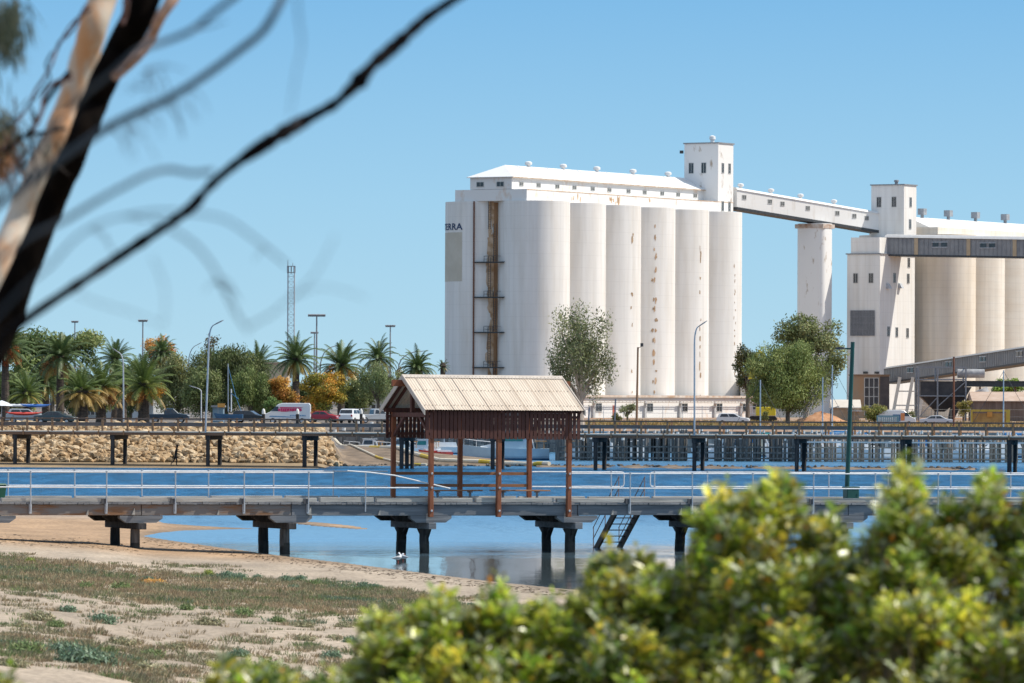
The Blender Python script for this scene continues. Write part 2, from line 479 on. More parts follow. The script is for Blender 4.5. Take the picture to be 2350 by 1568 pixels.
def merge_rocks(name, sp, label, mats):
    V = []; Fc = []; MI = []
    for X, Y, z, s in sp:
        me = rng.choice(rocks); b = len(V)
        mt = Matrix.Translation((X, Y, z)) @ Matrix.Rotation(rng.uniform(0, 6.28), 4, 'Z') @ Matrix.Rotation(rng.uniform(-.6, .6), 4, 'X') @ Matrix.Scale(s, 4)
        V.extend([tuple(mt @ v.co) for v in me.vertices]); Fc.extend([[b + i for i in p.vertices] for p in me.polygons]); MI += [0 if me.materials[0] is mats[0] else 1] * len(me.polygons)
    mb = MB(); mb.v, mb.f, mb.mi = V, Fc, MI
    return tag(mb.build(name, mats, fix=False), label, kind='stuff')
merge_rocks('rubble', [s for s in spots if id(s) not in fs_], 'smaller tan stones filling the rubble wall', [stone, stone2])
dark_stone = M('wet dark stone', (.05, .045, .04), (.11, .095, .08), 3, .7)
sp2 = []
for i in range(420):
    u = rng.uniform(780, 2240); v = 1069 + max(0, u - 1230) * .007 + rng.gauss(.6, .9)
    Y = Y_at(u, v); sp2.append((X_at(u, Y), Y, .02, rng.uniform(.08, .26)))
merge_rocks('pebbles', sp2, 'low line of dark wet stones along the edge of the basin', [dark_stone, dark_stone])
# ------------------------------------------------------------------ grain silos
ROT = R(58.9)
white_conc = M('white painted concrete', (.78, .765, .735), (.7, .665, .61), .42, .8, bump=.12, stretch=(1, 1, .16), lo=.42, hi=.72, detail=9)
cream_conc = M('cream weathered concrete', (.72, .65, .55), (.79, .755, .68), .3, .8, bump=.06, stretch=(.5, .5, 1.6), lo=.25, hi=.8)
stained_white = M('white paint stained with rust', (.74, .73, .71), (.62, .46, .33), .55, .75, lo=.56, hi=.78, stretch=(1, 1, .5))
flaky_white = M('flaking white paint', (.76, .75, .73), (.42, .35, .28), .8, .8, lo=.6, hi=.7, stretch=(1, 1, .45), detail=9)
white_roof = M('white roof sheet', (.74, .74, .73), (.66, .58, .5), .5, .5, lo=.55, hi=.85)
rust_stain = M('rust stain', (.42, .25, .13), (.66, .5, .36), .9, .85)
rust_dark = M('dark flaked rust', (.28, .19, .12), (.46, .33, .21), 1.6, .85)
beige_patch = M('beige repainted patch', (.5, .46, .38), (.56, .52, .44), .4, .8)
rust_band = M('deep rust band', (.3, .16, .08), (.42, .25, .14), .8, .85, stretch=(1, 1, .2))
navy = M('navy blue lettering', (.012, .04, .11), (.02, .055, .13), 2, .6)
grey_clad = M('grey corrugated cladding', (.2, .21, .225), (.27, .28, .29), .5, .55)
tan_clad = M('tan ribbed cladding', (.4, .31, .2), (.48, .38, .26), .7, .7)
brown_clad = M('rusty brown cladding', (.22, .14, .09), (.34, .24, .16), .5, .8)
shadow_in = M('dark interior lining', (.02, .02, .022), (.03, .03, .033), 2, .9)
RS = 6.83
def concrete_lines(m, period, depth):
    n = m.node_tree.nodes; L = m.node_tree.links; b = n['Principled BSDF']
    src = b.inputs['Base Color'].links[0].from_socket
    tc = n.new('ShaderNodeTexCoord'); sx = n.new('ShaderNodeSeparateXYZ'); L.new(tc.outputs['Object'], sx.inputs[0])
    mo = n.new('ShaderNodeMath'); mo.operation = 'PINGPONG'; mo.inputs[1].default_value = period / 2; L.new(sx.outputs['Z'], mo.inputs[0])
    mr = n.new('ShaderNodeMapRange'); mr.inputs['From Max'].default_value = .09; mr.inputs['To Min'].default_value = 1 - depth; mr.inputs['To Max'].default_value = 1.0; L.new(mo.outputs[0], mr.inputs['Value'])
    nz = n.new('ShaderNodeTexNoise'); nz.inputs['Scale'].default_value = 1.0; nz.inputs['Detail'].default_value = 6
    mp = n.new('ShaderNodeMapping'); mp.inputs['Scale'].default_value = (1.3, 1.3, .045); L.new(tc.outputs['Object'], mp.inputs[0]); L.new(mp.outputs[0], nz.inputs['Vector'])
    m2 = n.new('ShaderNodeMapRange'); m2.inputs['From Min'].default_value = .38; m2.inputs['From Max'].default_value = .68; m2.inputs['To Min'].default_value = 1.0; m2.inputs['To Max'].default_value = 1 - depth * 1.4; L.new(nz.outputs['Fac'], m2.inputs['Value'])
    mu = n.new('ShaderNodeMath'); mu.operation = 'MULTIPLY'; L.new(mr.outputs[0], mu.inputs[0]); L.new(m2.outputs[0], mu.inputs[1])
    vs = n.new('ShaderNodeVectorMath'); vs.operation = 'SCALE'; L.new(src, vs.inputs[0]); L.new(mu.outputs[0], vs.inputs['Scale']); L.new(vs.outputs[0], b.inputs['Base Color'])
tan_conc = M('tan dust stained concrete', (.69, .59, .46), (.79, .74, .66), .25, .8, stretch=(.6, .6, .25), lo=.3, hi=.75)
concrete_lines(tan_conc, 1.5, .09)
concrete_lines(white_conc, 2.4, .07)
concrete_lines(cream_conc, 1.5, .09)

pale_glass = M('dusty pale glass', (.1, .105, .105), (.2, .2, .19), 2, .3)
def win(parent, a, b, z, w, h, face, name='window', frame=None, t=.06, glass=None):
    """dark window on a wall; face 'b-' looks along -b, 'a-' along -a"""
    mb = MB(); f = .1
    def bx(u0, u1, z0, z1, d0, d1, m):
        if face == 'b-': mb.box(a + u0, a + u1, b - d1, b - d0, z + z0, z + z1, m)
        else: mb.box(a - d1, a - d0, b + u0, b + u1, z + z0, z + z1, m)
    bx(-w / 2, w / 2, -h / 2, h / 2, .003, t * .5, 0)
    bx(-w / 2 - f, w / 2 + f, h / 2 + .003, h / 2 + f, .003, t, 1); bx(-w / 2 - f, w / 2 + f, -h / 2 - f, -h / 2 - .003, .003, t * 1.6, 1)
    bx(-w / 2 - f, -w / 2 - .003, -h / 2, h / 2, .003, t, 1); bx(w / 2 + .003, w / 2 + f, -h / 2, h / 2, .003, t, 1)
    bx(-.035, .035, -h / 2 + .003, h / 2 - .003, t * .5 + .003, t, 1)
    return mb.build(name, [glass or glass_dark, frame or M('pale grey window frame', (.42, .42, .41), (.52, .52, .5), 3, .7)], parent, fix=False)

def cyl_pt(cx, cy, psi, z, r=RS + .03):
    return (cx + r * math.cos(psi - ROT), cy + r * math.sin(psi - ROT), z)
def blob(mb, cx, cy, psi, z, w, h, m, rg, n=9):
    pts = []
    for k in range(n):
        t = 2 * math.pi * k / n; q = rg.uniform(.45, 1.1)
        pts.append(cyl_pt(cx, cy, psi + q * w / RS * math.cos(t), z + q * h * math.sin(t)))
    mb.face(pts, m)
def strip(mb, cx, cy, p0, p1, z0, z1, m, n=4, r=RS + .02):
    for i in range(n):
        a, b = p0 + (p1 - p0) * i / n, p0 + (p1 - p0) * (i + 1) / n
        mb.face([cyl_pt(cx, cy, a, z0, r), cyl_pt(cx, cy, b, z0, r), cyl_pt(cx, cy, b, z1, r), cyl_pt(cx, cy, a, z1, r)], m)

def silo_bin(parent, cx, cy, h, mat, decals=None):
    mb = MB(); mb.lathe(cx, cy, [(RS, 0), (RS, h * .5), (RS, h)], 72)
    if decals: decals(mb)
    return mb.build('silo_bin', [mat, rust_stain, rust_dark, beige_patch, rust_band], parent, smooth=True)
def roof_vent(parent, a, b, z, mat, s=1.0):
    mb = MB(); mb.lathe(a, b, [(.42 * s, z - .3), (.42 * s, z + .45 * s), (.78 * s, z + .5 * s), (.84 * s, z + .8 * s), (.78 * s, z + 1.1 * s), (.5 * s, z + 1.25 * s), (.1 * s, z + 1.32 * s)], 14)
    return mb.build('roof_vent', mat, parent, smooth=True)
def gable_roof(mb, a0, a1, b0, b1, ze, zr, hip0=0.0, over=.5, m=0, t=.12):
    bm_ = (b0 + b1) / 2
    a0, a1, b0, b1 = a0 - over, a1 + over, b0 - over, b1 + over
    A, B_, C_, D = (a0, b0, ze), (a1, b0, ze), (a1, b1, ze), (a0, b1, ze)
    r0, r1 = (a0 + hip0, bm_, zr), (a1, bm_, zr)
    dn = lambda p: (p[0], p[1], p[2] - t)
    mb.face([A, B_, r1, r0], m); mb.face([C_, D, r0, r1], m); mb.face([D, A, r0], m); mb.face([B_, C_, r1], m)
    mb.face([dn(A), dn(D), dn(C_), dn(B_)], m)
    for p, q in ((A, B_), (B_, C_), (C_, D), (D, A)): mb.face([dn(p), dn(q), q, p], m)

G1 = 2.4
S1 = thing('grain_silo', 'largest bank of white concrete grain bins with rust streaks and a rooftop headhouse', 'grain silo', (4.17, 1088, G1), ROT)
def a1(u, b): return s_of(4.17, 1088, ROT, u, b)
H1 = 41.3
rg = random.Random(3)
def psi_u(u, k):
    X = 4.17 + math.cos(ROT) * 13.66 * k; Y = 1088 + math.sin(ROT) * 13.66 * k
    q = ((u - 1175) / F * Y - X) / RS
    return -math.acos(max(-.99, min(.99, q)))
def decals_for(k):
    def f(mb):
        cx = 13.66 * k
        if k == 0:
            blob(mb, cx, 0, psi_u(1191, 0), 6.5, .25, .15, 2, rg)
        if k == 2:
            for z, w, h in ((34.5, .35, .9), (35.6, .3, .5), (24, .4, .5), (21.4, .25, .5), (18, .2, .6), (9, .25, .5), (5, .2, .4)): blob(mb, cx, 0, psi_u(1448, 2) + rg.uniform(-.05, .05), z, w, h, 2, rg)
        if k == 3:
            for i in range(17):
                z = 37.5 - i * 2.05 + rg.uniform(-.4, .4)
                blob(mb, cx, 0, psi_u(1501, 3) + rg.uniform(-.035, .035), z, rg.uniform(.15, .38), rg.uniform(.4, 1.0), 1, rg) if rg.random() < .8 else None
                if rg.random() < .4: blob(mb, cx, 0, psi_u(1501, 3) + rg.uniform(-.09, .09), z, rg.uniform(.15, .45), rg.uniform(.25, .7), 2, rg)
        if k == 4:
            for i in range(22):
                z = 34 - i * 1.5 + rg.uniform(-.5, .5)
                if rg.random() < .75: blob(mb, cx, 0, psi_u(1605, 4) + rg.uniform(-.03, .03), z, rg.uniform(.12, .3), rg.uniform(.3, 1.3), 2, rg)
        if k == 5:
            for i in range(16): blob(mb, cx, 0, psi_u(1684, 5) + rg.uniform(-.04, .04), 30 - i * 1.4 + rg.uniform(-.5, .5), rg.uniform(.1, .2), rg.uniform(.2, .6), 2, rg)
        if k > 0:
            for i in range(7): blob(mb, cx, 0, psi_u(1307 + 79 * k - 3 - rg.uniform(5, 60), k), rg.uniform(.3, 2.2), rg.uniform(.3, .9), rg.uniform(.2, .6), 1, rg)
    return f
for k in range(6): silo_bin(S1, 13.66 * k, 0, H1, white_conc, decals_for(k))
def dec_end(mb):
    strip(mb, 0, 12, R(181), R(239), 26, 35.4, 3, 8)                                  # repainted rectangle under the lettering
    for i in range(46): blob(mb, 0, 12, R(289 + rg.uniform(-5, 4)), rg.uniform(2, 40), rg.uniform(.3, 1.0), rg.uniform(1.5, 4), 1, rg)
    strip(mb, 0, 12, R(292), R(301.5), .2, H1 - .2, 4, 3, RS + .035)
silo_bin(S1, 0, 12, H1, white_conc, dec_end)
for k in range(1, 6): silo_bin(S1, 13.66 * k, 12, H1, white_conc)
# lettering wrapped round the end bin: only its last letters come round into view
fc = bpy.data.curves.new('lettering', 'FONT'); fc.body = 'VITERRA'; fc.size = 1.9; fc.space_character = 1.06; fc.offset = .035
fo = bpy.data.objects.new('lettering', fc); col.objects.link(fo)
dg = bpy.context.evaluated_depsgraph_get(); fm = bpy.data.meshes.new_from_object(fo.evaluated_get(dg))
bpy.data.objects.remove(fo)
mb = MB(); xs = [v.co.x for v in fm.vertices]; xm = max(xs)
VV = []
for v in fm.vertices:
    psi = R(240.0) + (v.co.x - xm) * 1.12 / RS
    VV.append(cyl_pt(0, 12, psi, 35.9 + v.co.y * .92, RS + .07))
mb.add(VV, [list(p.vertices) for p in fm.polygons]); o = mb.build('lettering', navy, S1, fix=False); 
# end-wall ladder, landings and pipe
mb = MB(); mb.tube([(-6.6, 9.5, 0), (-6.6, 9.5, H1)], .16, 8); mb.build('downpipe', rust_paint, S1)
lad = MB()
zs = [2.5, 9.5, 16.2, 22.9, 29.6, 36]
for i, z in enumerate(zs):
    b = 6.6 if i % 2 else 5.4
    z1 = zs[i + 1] if i + 1 < len(zs) else H1
    for d in (-.28, .28): lad.tube([(-5.6, b + d, z), (-5.6, b + d, z1 + 1)], .06, 5)
    for q in range(int((z1 - z) / .45)): lad.bar((-5.6, b - .28, z + q * .45), (-5.6, b + .28, z + q * .45), .05)
lad.build('ladder', dark_steel, S1)
for z in zs[:-1]:
    q = MB(); q.box(-6.6, -5.0, 3.0, 9.6, z - .12, z); q.bar((-6.6, 2.6, z + .05), (-6.6, 9.7, z + .05), .14)
    for b in (4.2, 5.2, 6.2, 7.2): q.tube([(-6.6, b, z), (-6.6, b, z + 1.2)], .05, 5)
    q.bar((-6.6, 4.2, z + .62), (-6.6, 7.2, z + .62), .06); q.bar((-6.6, 4.2, z + 1.2), (-6.6, 7.2, z + 1.2), .07)
    for b in (4.2, 7.2): q.bar((-6.6, b, z + 1.2), (-5.0, b, z + 1.2), .06)
    q.build('landing', dark_steel, S1)
mb = MB(); mb.box(-3.4, -3.0, 2.0, 10, 0, H1); mb.build('end_wall', white_conc, S1)
# slab, gallery, roof, headhouse
mb = MB(); mb.box(-6.2, 75, -2, 14, H1 + .02, H1 + 2.2)
def wall_blob(mb, a, z, w, h, m):
    pts = []
    for k in range(9):
        t = 2 * math.pi * k / 9; q = rg.uniform(.45, 1.1); pts.append((a + q * w * math.cos(t), -2.02, max(H1 + .05, min(H1 + 2.18, z + q * h * math.sin(t)))))
    mb.face(pts, m)
for i in range(16):
    a = rg.choice([12, 13, 14, 26, 27, 28, 29, 40, 52, 60, 70]) + rg.uniform(-1.5, 1.5); wall_blob(mb, a, H1 + rg.uniform(.5, 1.7), rg.uniform(.15, .5), rg.uniform(.4, 1.1), 1)
mb.box(-6.22, 75.02, -2.05, -2.003, H1 + 2.06, H1 + 2.2, 1)
mb.build('parapet', [stained_white, rust_stain], S1)
mb = MB(); mb.box(-6.17, 75, 1.35, 10.65, H1 + 2.25, 45.75); gal = mb.build('gallery', stained_white, S1)
for u in (640, 772, 915, 1046, 1186, 1314, 1460, 1584, 1718, 1840, 1970, 2091):
    uu = (u / 2.611 + 1280) / 1.2766
    win(gal, a1(uu, 1.35), 1.35, 44.6, 1.4, .65, 'b-', glass=pale_glass)
for b in (8.4, 3.9): win(gal, -6.17, b, 44.5, 1.5, .8, 'a-')
mb = MB(); gable_roof(mb, -6.2, 68.6, 1.35, 10.65, 45.9, 48.4, hip0=5.7)
for i in range(6): # faint raised laps
    a = 3 + i * 11.4; mb.bar((a, 1.0, 45.98), (a - 0, 5.9, 48.42), .25, .08)
mb.box(-6.7, 69.1, .8, .85, 45.7, 45.9, 1)
rf = mb.build('roof', [white_roof, M('rusty eave edge', (.4, .27, .17), (.6, .5, .4), .8, .8)], S1)
for u in (1211, 1291, 1368, 1451, 1531.6): roof_vent(rf, a1(u, 6), 6, 48.3, white_roof, .85)
mb = MB(); mb.box(68.7, 75.0, -2.02, 5.8, H1 + .0, 55.2); mb.box(68.5, 75.2, -2.2, 6, 55.2, 55.45, 1); hh = mb.build('headhouse', [flaky_white, grey_steel], S1)
for b in (4.2, 1.3): win(hh, 68.7, b, 50.3, 1.0, 2.0, 'a-')
for a in (70.6, 73.4): win(hh, a, -2.02, 50.3, .85, 1.9, 'b-'); win(hh, a, -2.02, 42.6, .85, 1.9, 'b-')
mb = MB(); mb.lathe(73.5, 2, [(.4, 55.4), (.4, 56.2), (.65, 56.3), (.6, 56.9), (.1, 57.1)], 12); mb.build('roof_vent', white_roof, hh, smooth=True)
mb = MB(); mb.box(68.0, 68.68, 6.0, 6.5, 53.3, 53.9); mb.build('floodlight', dark_steel, hh)

# annex along the foot of the silo
AX = thing('silo_annex', 'long low white annex with awning brackets along the foot of the big silo', 'annex', (4.17, 1088, G1), ROT)
ae = a1(1729, -11)
mb = MB(); mb.box(-8, ae, -11, -6.9, 0, 3.9); mb.build('wall', stained_white, AX)
mb = MB(); mb.box(-8.2, ae + .2, -11.5, -6.88, 3.93, 4.35); mb.build('roof', M('rust edged flat roof', (.45, .3, .2), (.66, .6, .54), .5, .8), AX)
mb = MB()
for z in (2.95, 3.3): mb.tube([(-8, -11.9, z), (ae, -11.9, z)], .07, 6)
for i in range(60): mb.bar((-7.5 + i * 1.4, -11.9, 2.95), (-7.5 + i * 1.4, -11.9, 3.3), .06) if -7.5 + i * 1.4 < ae else None
mb.build('pipe_rack', M('brown grey pipework', (.3, .24, .2), (.42, .36, .31), 2, .6), AX)
for u in (1362, 1480, 1560, 1640, 1700):
    a = a1(u, -11.2)
    mb = MB(); mb.box(a - .35, a + .35, -11.45, -11.003, 0, 2.2); mb.bar((a, -11.2, 2.1), (a - .9, -11.9, 3.0), .45); mb.build('bracket', M('pale grey concrete', (.4, .4, .4), (.5, .5, .5), 2, .8), AX)
    win(AX, a + 2.4, -11, 2.0, 2.2, 1.5, 'b-')
mb = MB(); mb.box(a1(1410, -11) - .6, a1(1410, -11) + .6, -11.06, -11.003, 0, 2.4); mb.build('door', M('faded red door', (.45, .1, .06), (.5, .16, .1), 2, .7), AX)

# bridge conveyor between the headhouses and its pier
Bs, Be = Vector((X_at(1678, 1152.7), 1152.7)), Vector((X_at(2062, 1183), 1183))
bd = (Be - Bs); bl = bd.length; brot = math.atan2(bd.y, bd.x)
BR = thing('conveyor_bridge', 'white enclosed conveyor bridge sloping down from the tall headhouse to the second one', 'conveyor', (Bs.x, Bs.y, 0), brot)
zt0, zb0 = Z_at(1681, 429, 1152.7), Z_at(1681, 475.6, 1152.7)
zt1, zb1 = Z_at(2060, 495, 1183), Z_at(2060, 538.7, 1183)
mb = MB(); mb.hexa([(0, -1.5, zb0), (bl, -1.5, zb1), (bl, 1.5, zb1), (0, 1.5, zb0), (0, -1.5, zt0 - .6), (bl, -1.5, zt1 - .6), (bl, 1.5, zt1 - .6), (0, 1.5, zt0 - .6)])
bw = mb.build('side_wall', M('streaky white cladding', (.74, .73, .71), (.56, .5, .43), .9, .7, lo=.55, hi=.85, stretch=(1, 1, .2)), BR)
mb = MB(); mb.loft([[(x, -1.7, z - .6), (x, -1.3, z - .15), (x, 0, z), (x, 1.3, z - .15), (x, 1.7, z - .6)] for x, z in ((-.1, zt0), (bl, zt1))]); brf = mb.build('roof', white_roof, BR)
mb = MB(); mb.hexa([(0, -1.6, zb0 - .55), (bl, -1.6, zb1 - .55), (bl, 1.6, zb1 - .55), (0, 1.6, zb0 - .55), (0, -1.6, zb0 - .003), (bl, -1.6, zb1 - .003), (bl, 1.6, zb1 - .003), (0, 1.6, zb0 - .003)]); mb.build('truss_girder', dark_steel, BR)
def aB(u, b=-1.5): return s_of(Bs.x, Bs.y, brot, u, b)
for cx in (205, 402, 498, 692, 918, 1048, 1143, 1272):
    a = aB((cx / 2.611 + 2100) / 1.2766); z = zt0 + (zt1 - zt0) * a / bl - 1.9
    win(bw, a, -1.5, z, 1.0, .75, 'b-', glass=pale_glass)
for cx in (178, 410, 636, 892, 1212):
    a = aB((cx / 2.611 + 2100) / 1.2766, 0); z = zt0 + (zt1 - zt0) * a / bl
    roof_vent(brf, a, 0, z, white_roof, .78)
pu = 1869; pt = aB(pu, 0); pp = Bs + bd * (pt / bl)
PI_ = thing('bridge_pier', 'tall white concrete pier with flaking paint standing under the conveyor bridge', 'pier', (pp.x, pp.y, G1), ROT)
ptop = zb0 + (zb1 - zb0) * pt / bl - G1 - .6
mb = MB(); rp = []
for cx, cy, a0_ in ((1.2, 2.0, 0), (-1.2, 2.0, 90), (-1.2, -2.0, 180), (1.2, -2.0, 270)):
    for q in range(0, 91, 15): rp.append((cx + 1.2 * math.cos(R(a0_ + q)), cy + 1.2 * math.sin(R(a0_ + q))))
mb.loft([[(x, y, z) for x, y in rp] for z in (0, ptop * .5, ptop)]); mb.build('shaft', flaky_white, PI_, smooth=True)
mb = MB(); mb.box(-2.5, 2.5, -3.3, 3.3, ptop - 1.0, ptop - .15); mb.build('cap', M('rust stained cap', (.6, .55, .5), (.36, .22, .14), .9, .8), PI_)
mb = MB(); mb.prism([(-2.0, 3.0, 0), (-2.0, 10.2, 0), (-2.0, 4.2, 8.5), (-2.0, 3.0, 10.0)], (4.0, 0, 0)); mb.build('buttress', white_conc, PI_)

# second complex -------------------------------------------------------------
WX, WY = X_at(2018.6, 1165), 1165
WH = thing('work_tower', 'white stepped work tower with a louvred grille beside the smaller silo bank', 'tower', (WX, WY, G1), ROT)
def zW(v, Y=1165, u=2018): return Z_at(u, v, Y) - G1
mb = MB(); mb.box(0, 15.6, 0, 7.6, 0, zW(583.7)); mb.box(-.25, 15.7, -.25, 7.85, zW(583.7), zW(581), 1); lw = mb.build('tower_wall', [white_conc, grey_steel], WH)
mb = MB(); mb.box(.3, 15.4, .3, 6.9, zW(581), zW(544.6)); mb.build('upper_storey', white_conc, WH)
mb = MB(); mb.box(10.6, 16.2, .0, 7.6, zW(544.6) - 3.5, zW(424.7, 1174)); mb.box(10.4, 16.4, -.2, 7.8, zW(424.7, 1174), zW(422, 1174), 1); uh = mb.build('headhouse', [white_conc, grey_steel], WH)
def wu(cx): return (cx / 2.611 + 2100) / 1.2766
def wv(cy): return (cy / 2.611 + 500) / 1.2766
def bW(u): # across position on the left face a=0
    k = (u - 1175) / F; c, s = math.cos(ROT), math.sin(ROT)
    return (k * WY - WX) / (-s - k * c)
def aW(u): return s_of(WX, WY, ROT, u, 0)
for cx in (1060, 1178): win(lw, 0, bW(wu(cx)), zW(wv(822)), .95, 1.9, 'a-')
for cx, cy in ((1357, 822), (1462, 822), (1312, 1232), (1376, 1236), (1458, 1240), (1466, 700)): win(lw, aW(wu(cx)), 0, zW(wv(cy), 1172), 1.0, 1.9, 'b-')
for cx in (1237, 1352):
    k = (wu(cx) - 1175) / F; c, s = math.cos(ROT), math.sin(ROT)
    bx, by = WX + c * 10.6, WY + s * 10.6
    win(uh, 10.6, (k * by - bx) / (-s - k * c), zW(wv(238), 1174), .95, 2.0, 'a-')
for cx, cy in ((1478, 240), (1475, 408)): win(uh, aW(wu(cx)), 0, zW(wv(cy), 1176), .9, 1.9, 'b-')
b0, b1 = bW(wu(1208)), bW(wu(1025)); z0, z1 = zW(wv(1262)), zW(wv(1070))
mb = MB(); mb.box(-.12, -.003, b0, b1, z0, z1, 0)
for i in range(17): q = b0 + (b1 - b0) * i / 16; mb.box(-.2, -.122, q - .05, q + .05, z0, z1, 1)
for i in range(5): q = z0 + (z1 - z0) * i / 4; mb.box(-.24, -.203, b0, b1, q - .05, q + .05, 1)
mb.build('grille', [M('grey louvre', (.13, .14, .16), (.2, .21, .22), .8, .6), grey_steel], WH)
mb = MB()
for a, z in ((8.6, zW(wv(880), 1170)), (3.2, zW(wv(885), 1168))):
    mb.loft([[(a - .5, -.003, z - .5), (a + .5, -.003, z - .5), (a + .5, -.003, z + .6), (a - .5, -.003, z + .6)], [(a - .5, -.9, z - .5), (a + .5, -.9, z - .5), (a + .5, -.35, z + .5), (a - .5, -.35, z + .5)]])
mb.build('vent_hood', galv, WH)
for u in (2014, 1988): 
    mb = MB(); bb = bW(u); mb.box(-.6, -.003, bb - .4, bb + .4, zW(858), zW(853)); mb.build('wall_light', dark_steel, WH)
mb = MB(); mb.lathe(13, 3, [(.35, zW(422, 1174)), (.35, zW(416, 1174)), (.55, zW(415.5, 1174)), (.5, zW(412, 1174)), (.05, zW(411, 1174))], 10); mb.build('roof_vent', grey_steel, uh)

S2X, S2Y = X_at(2163, 1186), 1186
S2 = thing('grain_silo', 'smaller bank of cream stained grain bins behind the grey conveyors', 'grain silo', (S2X, S2Y, G1), ROT)
def a2(u, b): return s_of(S2X, S2Y, ROT, u, b)
H2 = Z_at(2180, 540, 1186) - G1
for k in range(5): silo_bin(S2, 13.66 * k, 0, H2, tan_conc if k == 0 else cream_conc)
for k in range(5): silo_bin(S2, 13.66 * k, 12, H2, cream_conc)
mb = MB(); mb.box(-6.4, 62, -2, 14, H2 + .02, H2 + 1.5); mb.build('parapet', cream_conc, S2)
ze2, zr2 = Z_at(2150, 523, 1186) - G1, Z_at(2120, 498, 1186) - G1
mb = MB(); mb.box(-4.5, 62, 1, 11, H2 + 1.55, ze2 - .15); mb.prism([(-4.5, 1, ze2 - .14), (-4.5, 11, ze2 - .14), (-4.5, 6, zr2 - .2)], (.3, 0, 0)); mb.build('gallery', tan_clad, S2)
mb = MB(); gable_roof(mb, -4.6, 62, 1, 11, ze2, zr2, over=.4); r2 = mb.build('roof', white_roof, S2)
for cx in (1568, 1768, 1976, 2203):
    a = a2(wu(cx), 6); mb = MB(); mb.lathe(a, 6, [(.35, zr2 - .2), (.35, zr2 + .6)], 10); mb.box(a - .75, a + .75, 5.3, 6.7, zr2 + .6, zr2 + 1.9); mb.build('roof_vent', M('grey metal ventilator', (.24, .26, .29), (.34, .36, .38), 2, .5), r2)

# upper grey conveyor running towards the loading berth
def conveyor(name, label, pA, pB, wid, hh_, mats, wins, posts):
    d = (pB - pA); L_ = Vector((d.x, d.y)).length; rot = math.atan2(d.y, d.x); sl = d.z / L_
    t = thing(name, label, 'conveyor', (pA.x, pA.y, 0), rot)
    zc = lambda x: pA.z + sl * x
    mb = MB(); mb.hexa([(x, y, zc(x) + q * hh_ / 2 * (1 if q < 0 else .72)) for q in (-1, 1) for x, y in ((0, -wid / 2), (L_, -wid / 2), (L_, wid / 2), (0, wid / 2))])
    n = int(L_ / .9)
    for i in range(n):
        x = i * .9; mb.bar((x, -wid / 2 - .03, zc(x) - hh_ / 2), (x, -wid / 2 - .03, zc(x) + hh_ * .36), .12, .06, up=(1, 0, 0))
    wl = mb.build('side_wall', mats[0], t)
    mb = MB(); mb.loft([[(x, -wid / 2 - .3, zc(x) + hh_ * .36), (x, -wid / 2 + .3, zc(x) + hh_ * .48), (x, 0, zc(x) + hh_ * .54), (x, wid / 2 - .3, zc(x) + hh_ * .48), (x, wid / 2 + .3, zc(x) + hh_ * .36)] for x in (-.1, L_ + .1)]); mb.build('roof', mats[1], t)
    mb = MB(); mb.hexa([(x, y, zc(x) - hh_ / 2 + q) for q in (-.35, -.003) for x, y in ((0, -wid / 2 - .1), (L_, -wid / 2 - .1), (L_, wid / 2 + .1), (0, wid / 2 + .1))]); mb.build('floor_girder', dark_steel, t)
    for u in wins:
        x = s_of(pA.x, pA.y, rot, u, -wid / 2)
        mb = MB()
        for e in (-.75, .15): mb.box(x + e * 2, x + e * 2 + 1.2, -wid / 2 - .12, -wid / 2 - .07, zc(x) - .3, zc(x) + .55, 0)
        mb.box(x - 1.7, x + 1.7, -wid / 2 - .14, -wid / 2 - .061, zc(x) + .58, zc(x) + .7, 1); mb.box(x - 1.7, x + 1.7, -wid / 2 - .14, -wid / 2 - .061, zc(x) - .46, zc(x) - .33, 1)
        mb.build('window', [glass_dark, galv], wl, fix=False)
    for u in posts:
        x = s_of(pA.x, pA.y, rot, u, -wid / 2); mb = MB(); mb.box(x - .4, x + .4, -wid / 2 - .16, -wid / 2 - .06, zc(x) - hh_ / 2 + .01, zc(x) + hh_ * .35); mb.build('tan_panel', tan_clad, t)
    return t, zc, L_
zA, zB = Z_at(2036, 562, 1171), Z_at(2350, 567, 1163)
pA = Vector((X_at(2037, 1171), 1171, zA)); pB = Vector((X_at(2350, 1163), 1163, zB)); pC = pA + (pB - pA) * 1.45
conveyor('conveyor_gallery', 'grey corrugated conveyor gallery running level out of the top of the work tower', pA, pC, 5.4, 4.0, (grey_clad, M('pale ribbed roof sheet', (.42, .42, .42), (.5, .5, .5), 1, .5)), (2156, 2266), (2102, 2222, 2328))
zA, zB = Z_at(2043, 860, 1150), Z_at(2350, 815, 1085)
pA = Vector((X_at(2046, 1150), 1150, zA)); pB = Vector((X_at(2350, 1085), 1085, zB)); pC = pA + (pB - pA) * 1.45
conveyor('conveyor_gallery', 'grey conveyor gallery climbing from the foot of the work tower past the cream bins', pA, pC, 3.2, 3.1, (M('smooth grey cladding', (.22, .23, .24), (.27, .28, .29), .3, .55), M('dull grey roof sheet', (.3, .3, .3), (.36, .36, .36), 1, .6)), (2090, 2178, 2256, 2340), ())

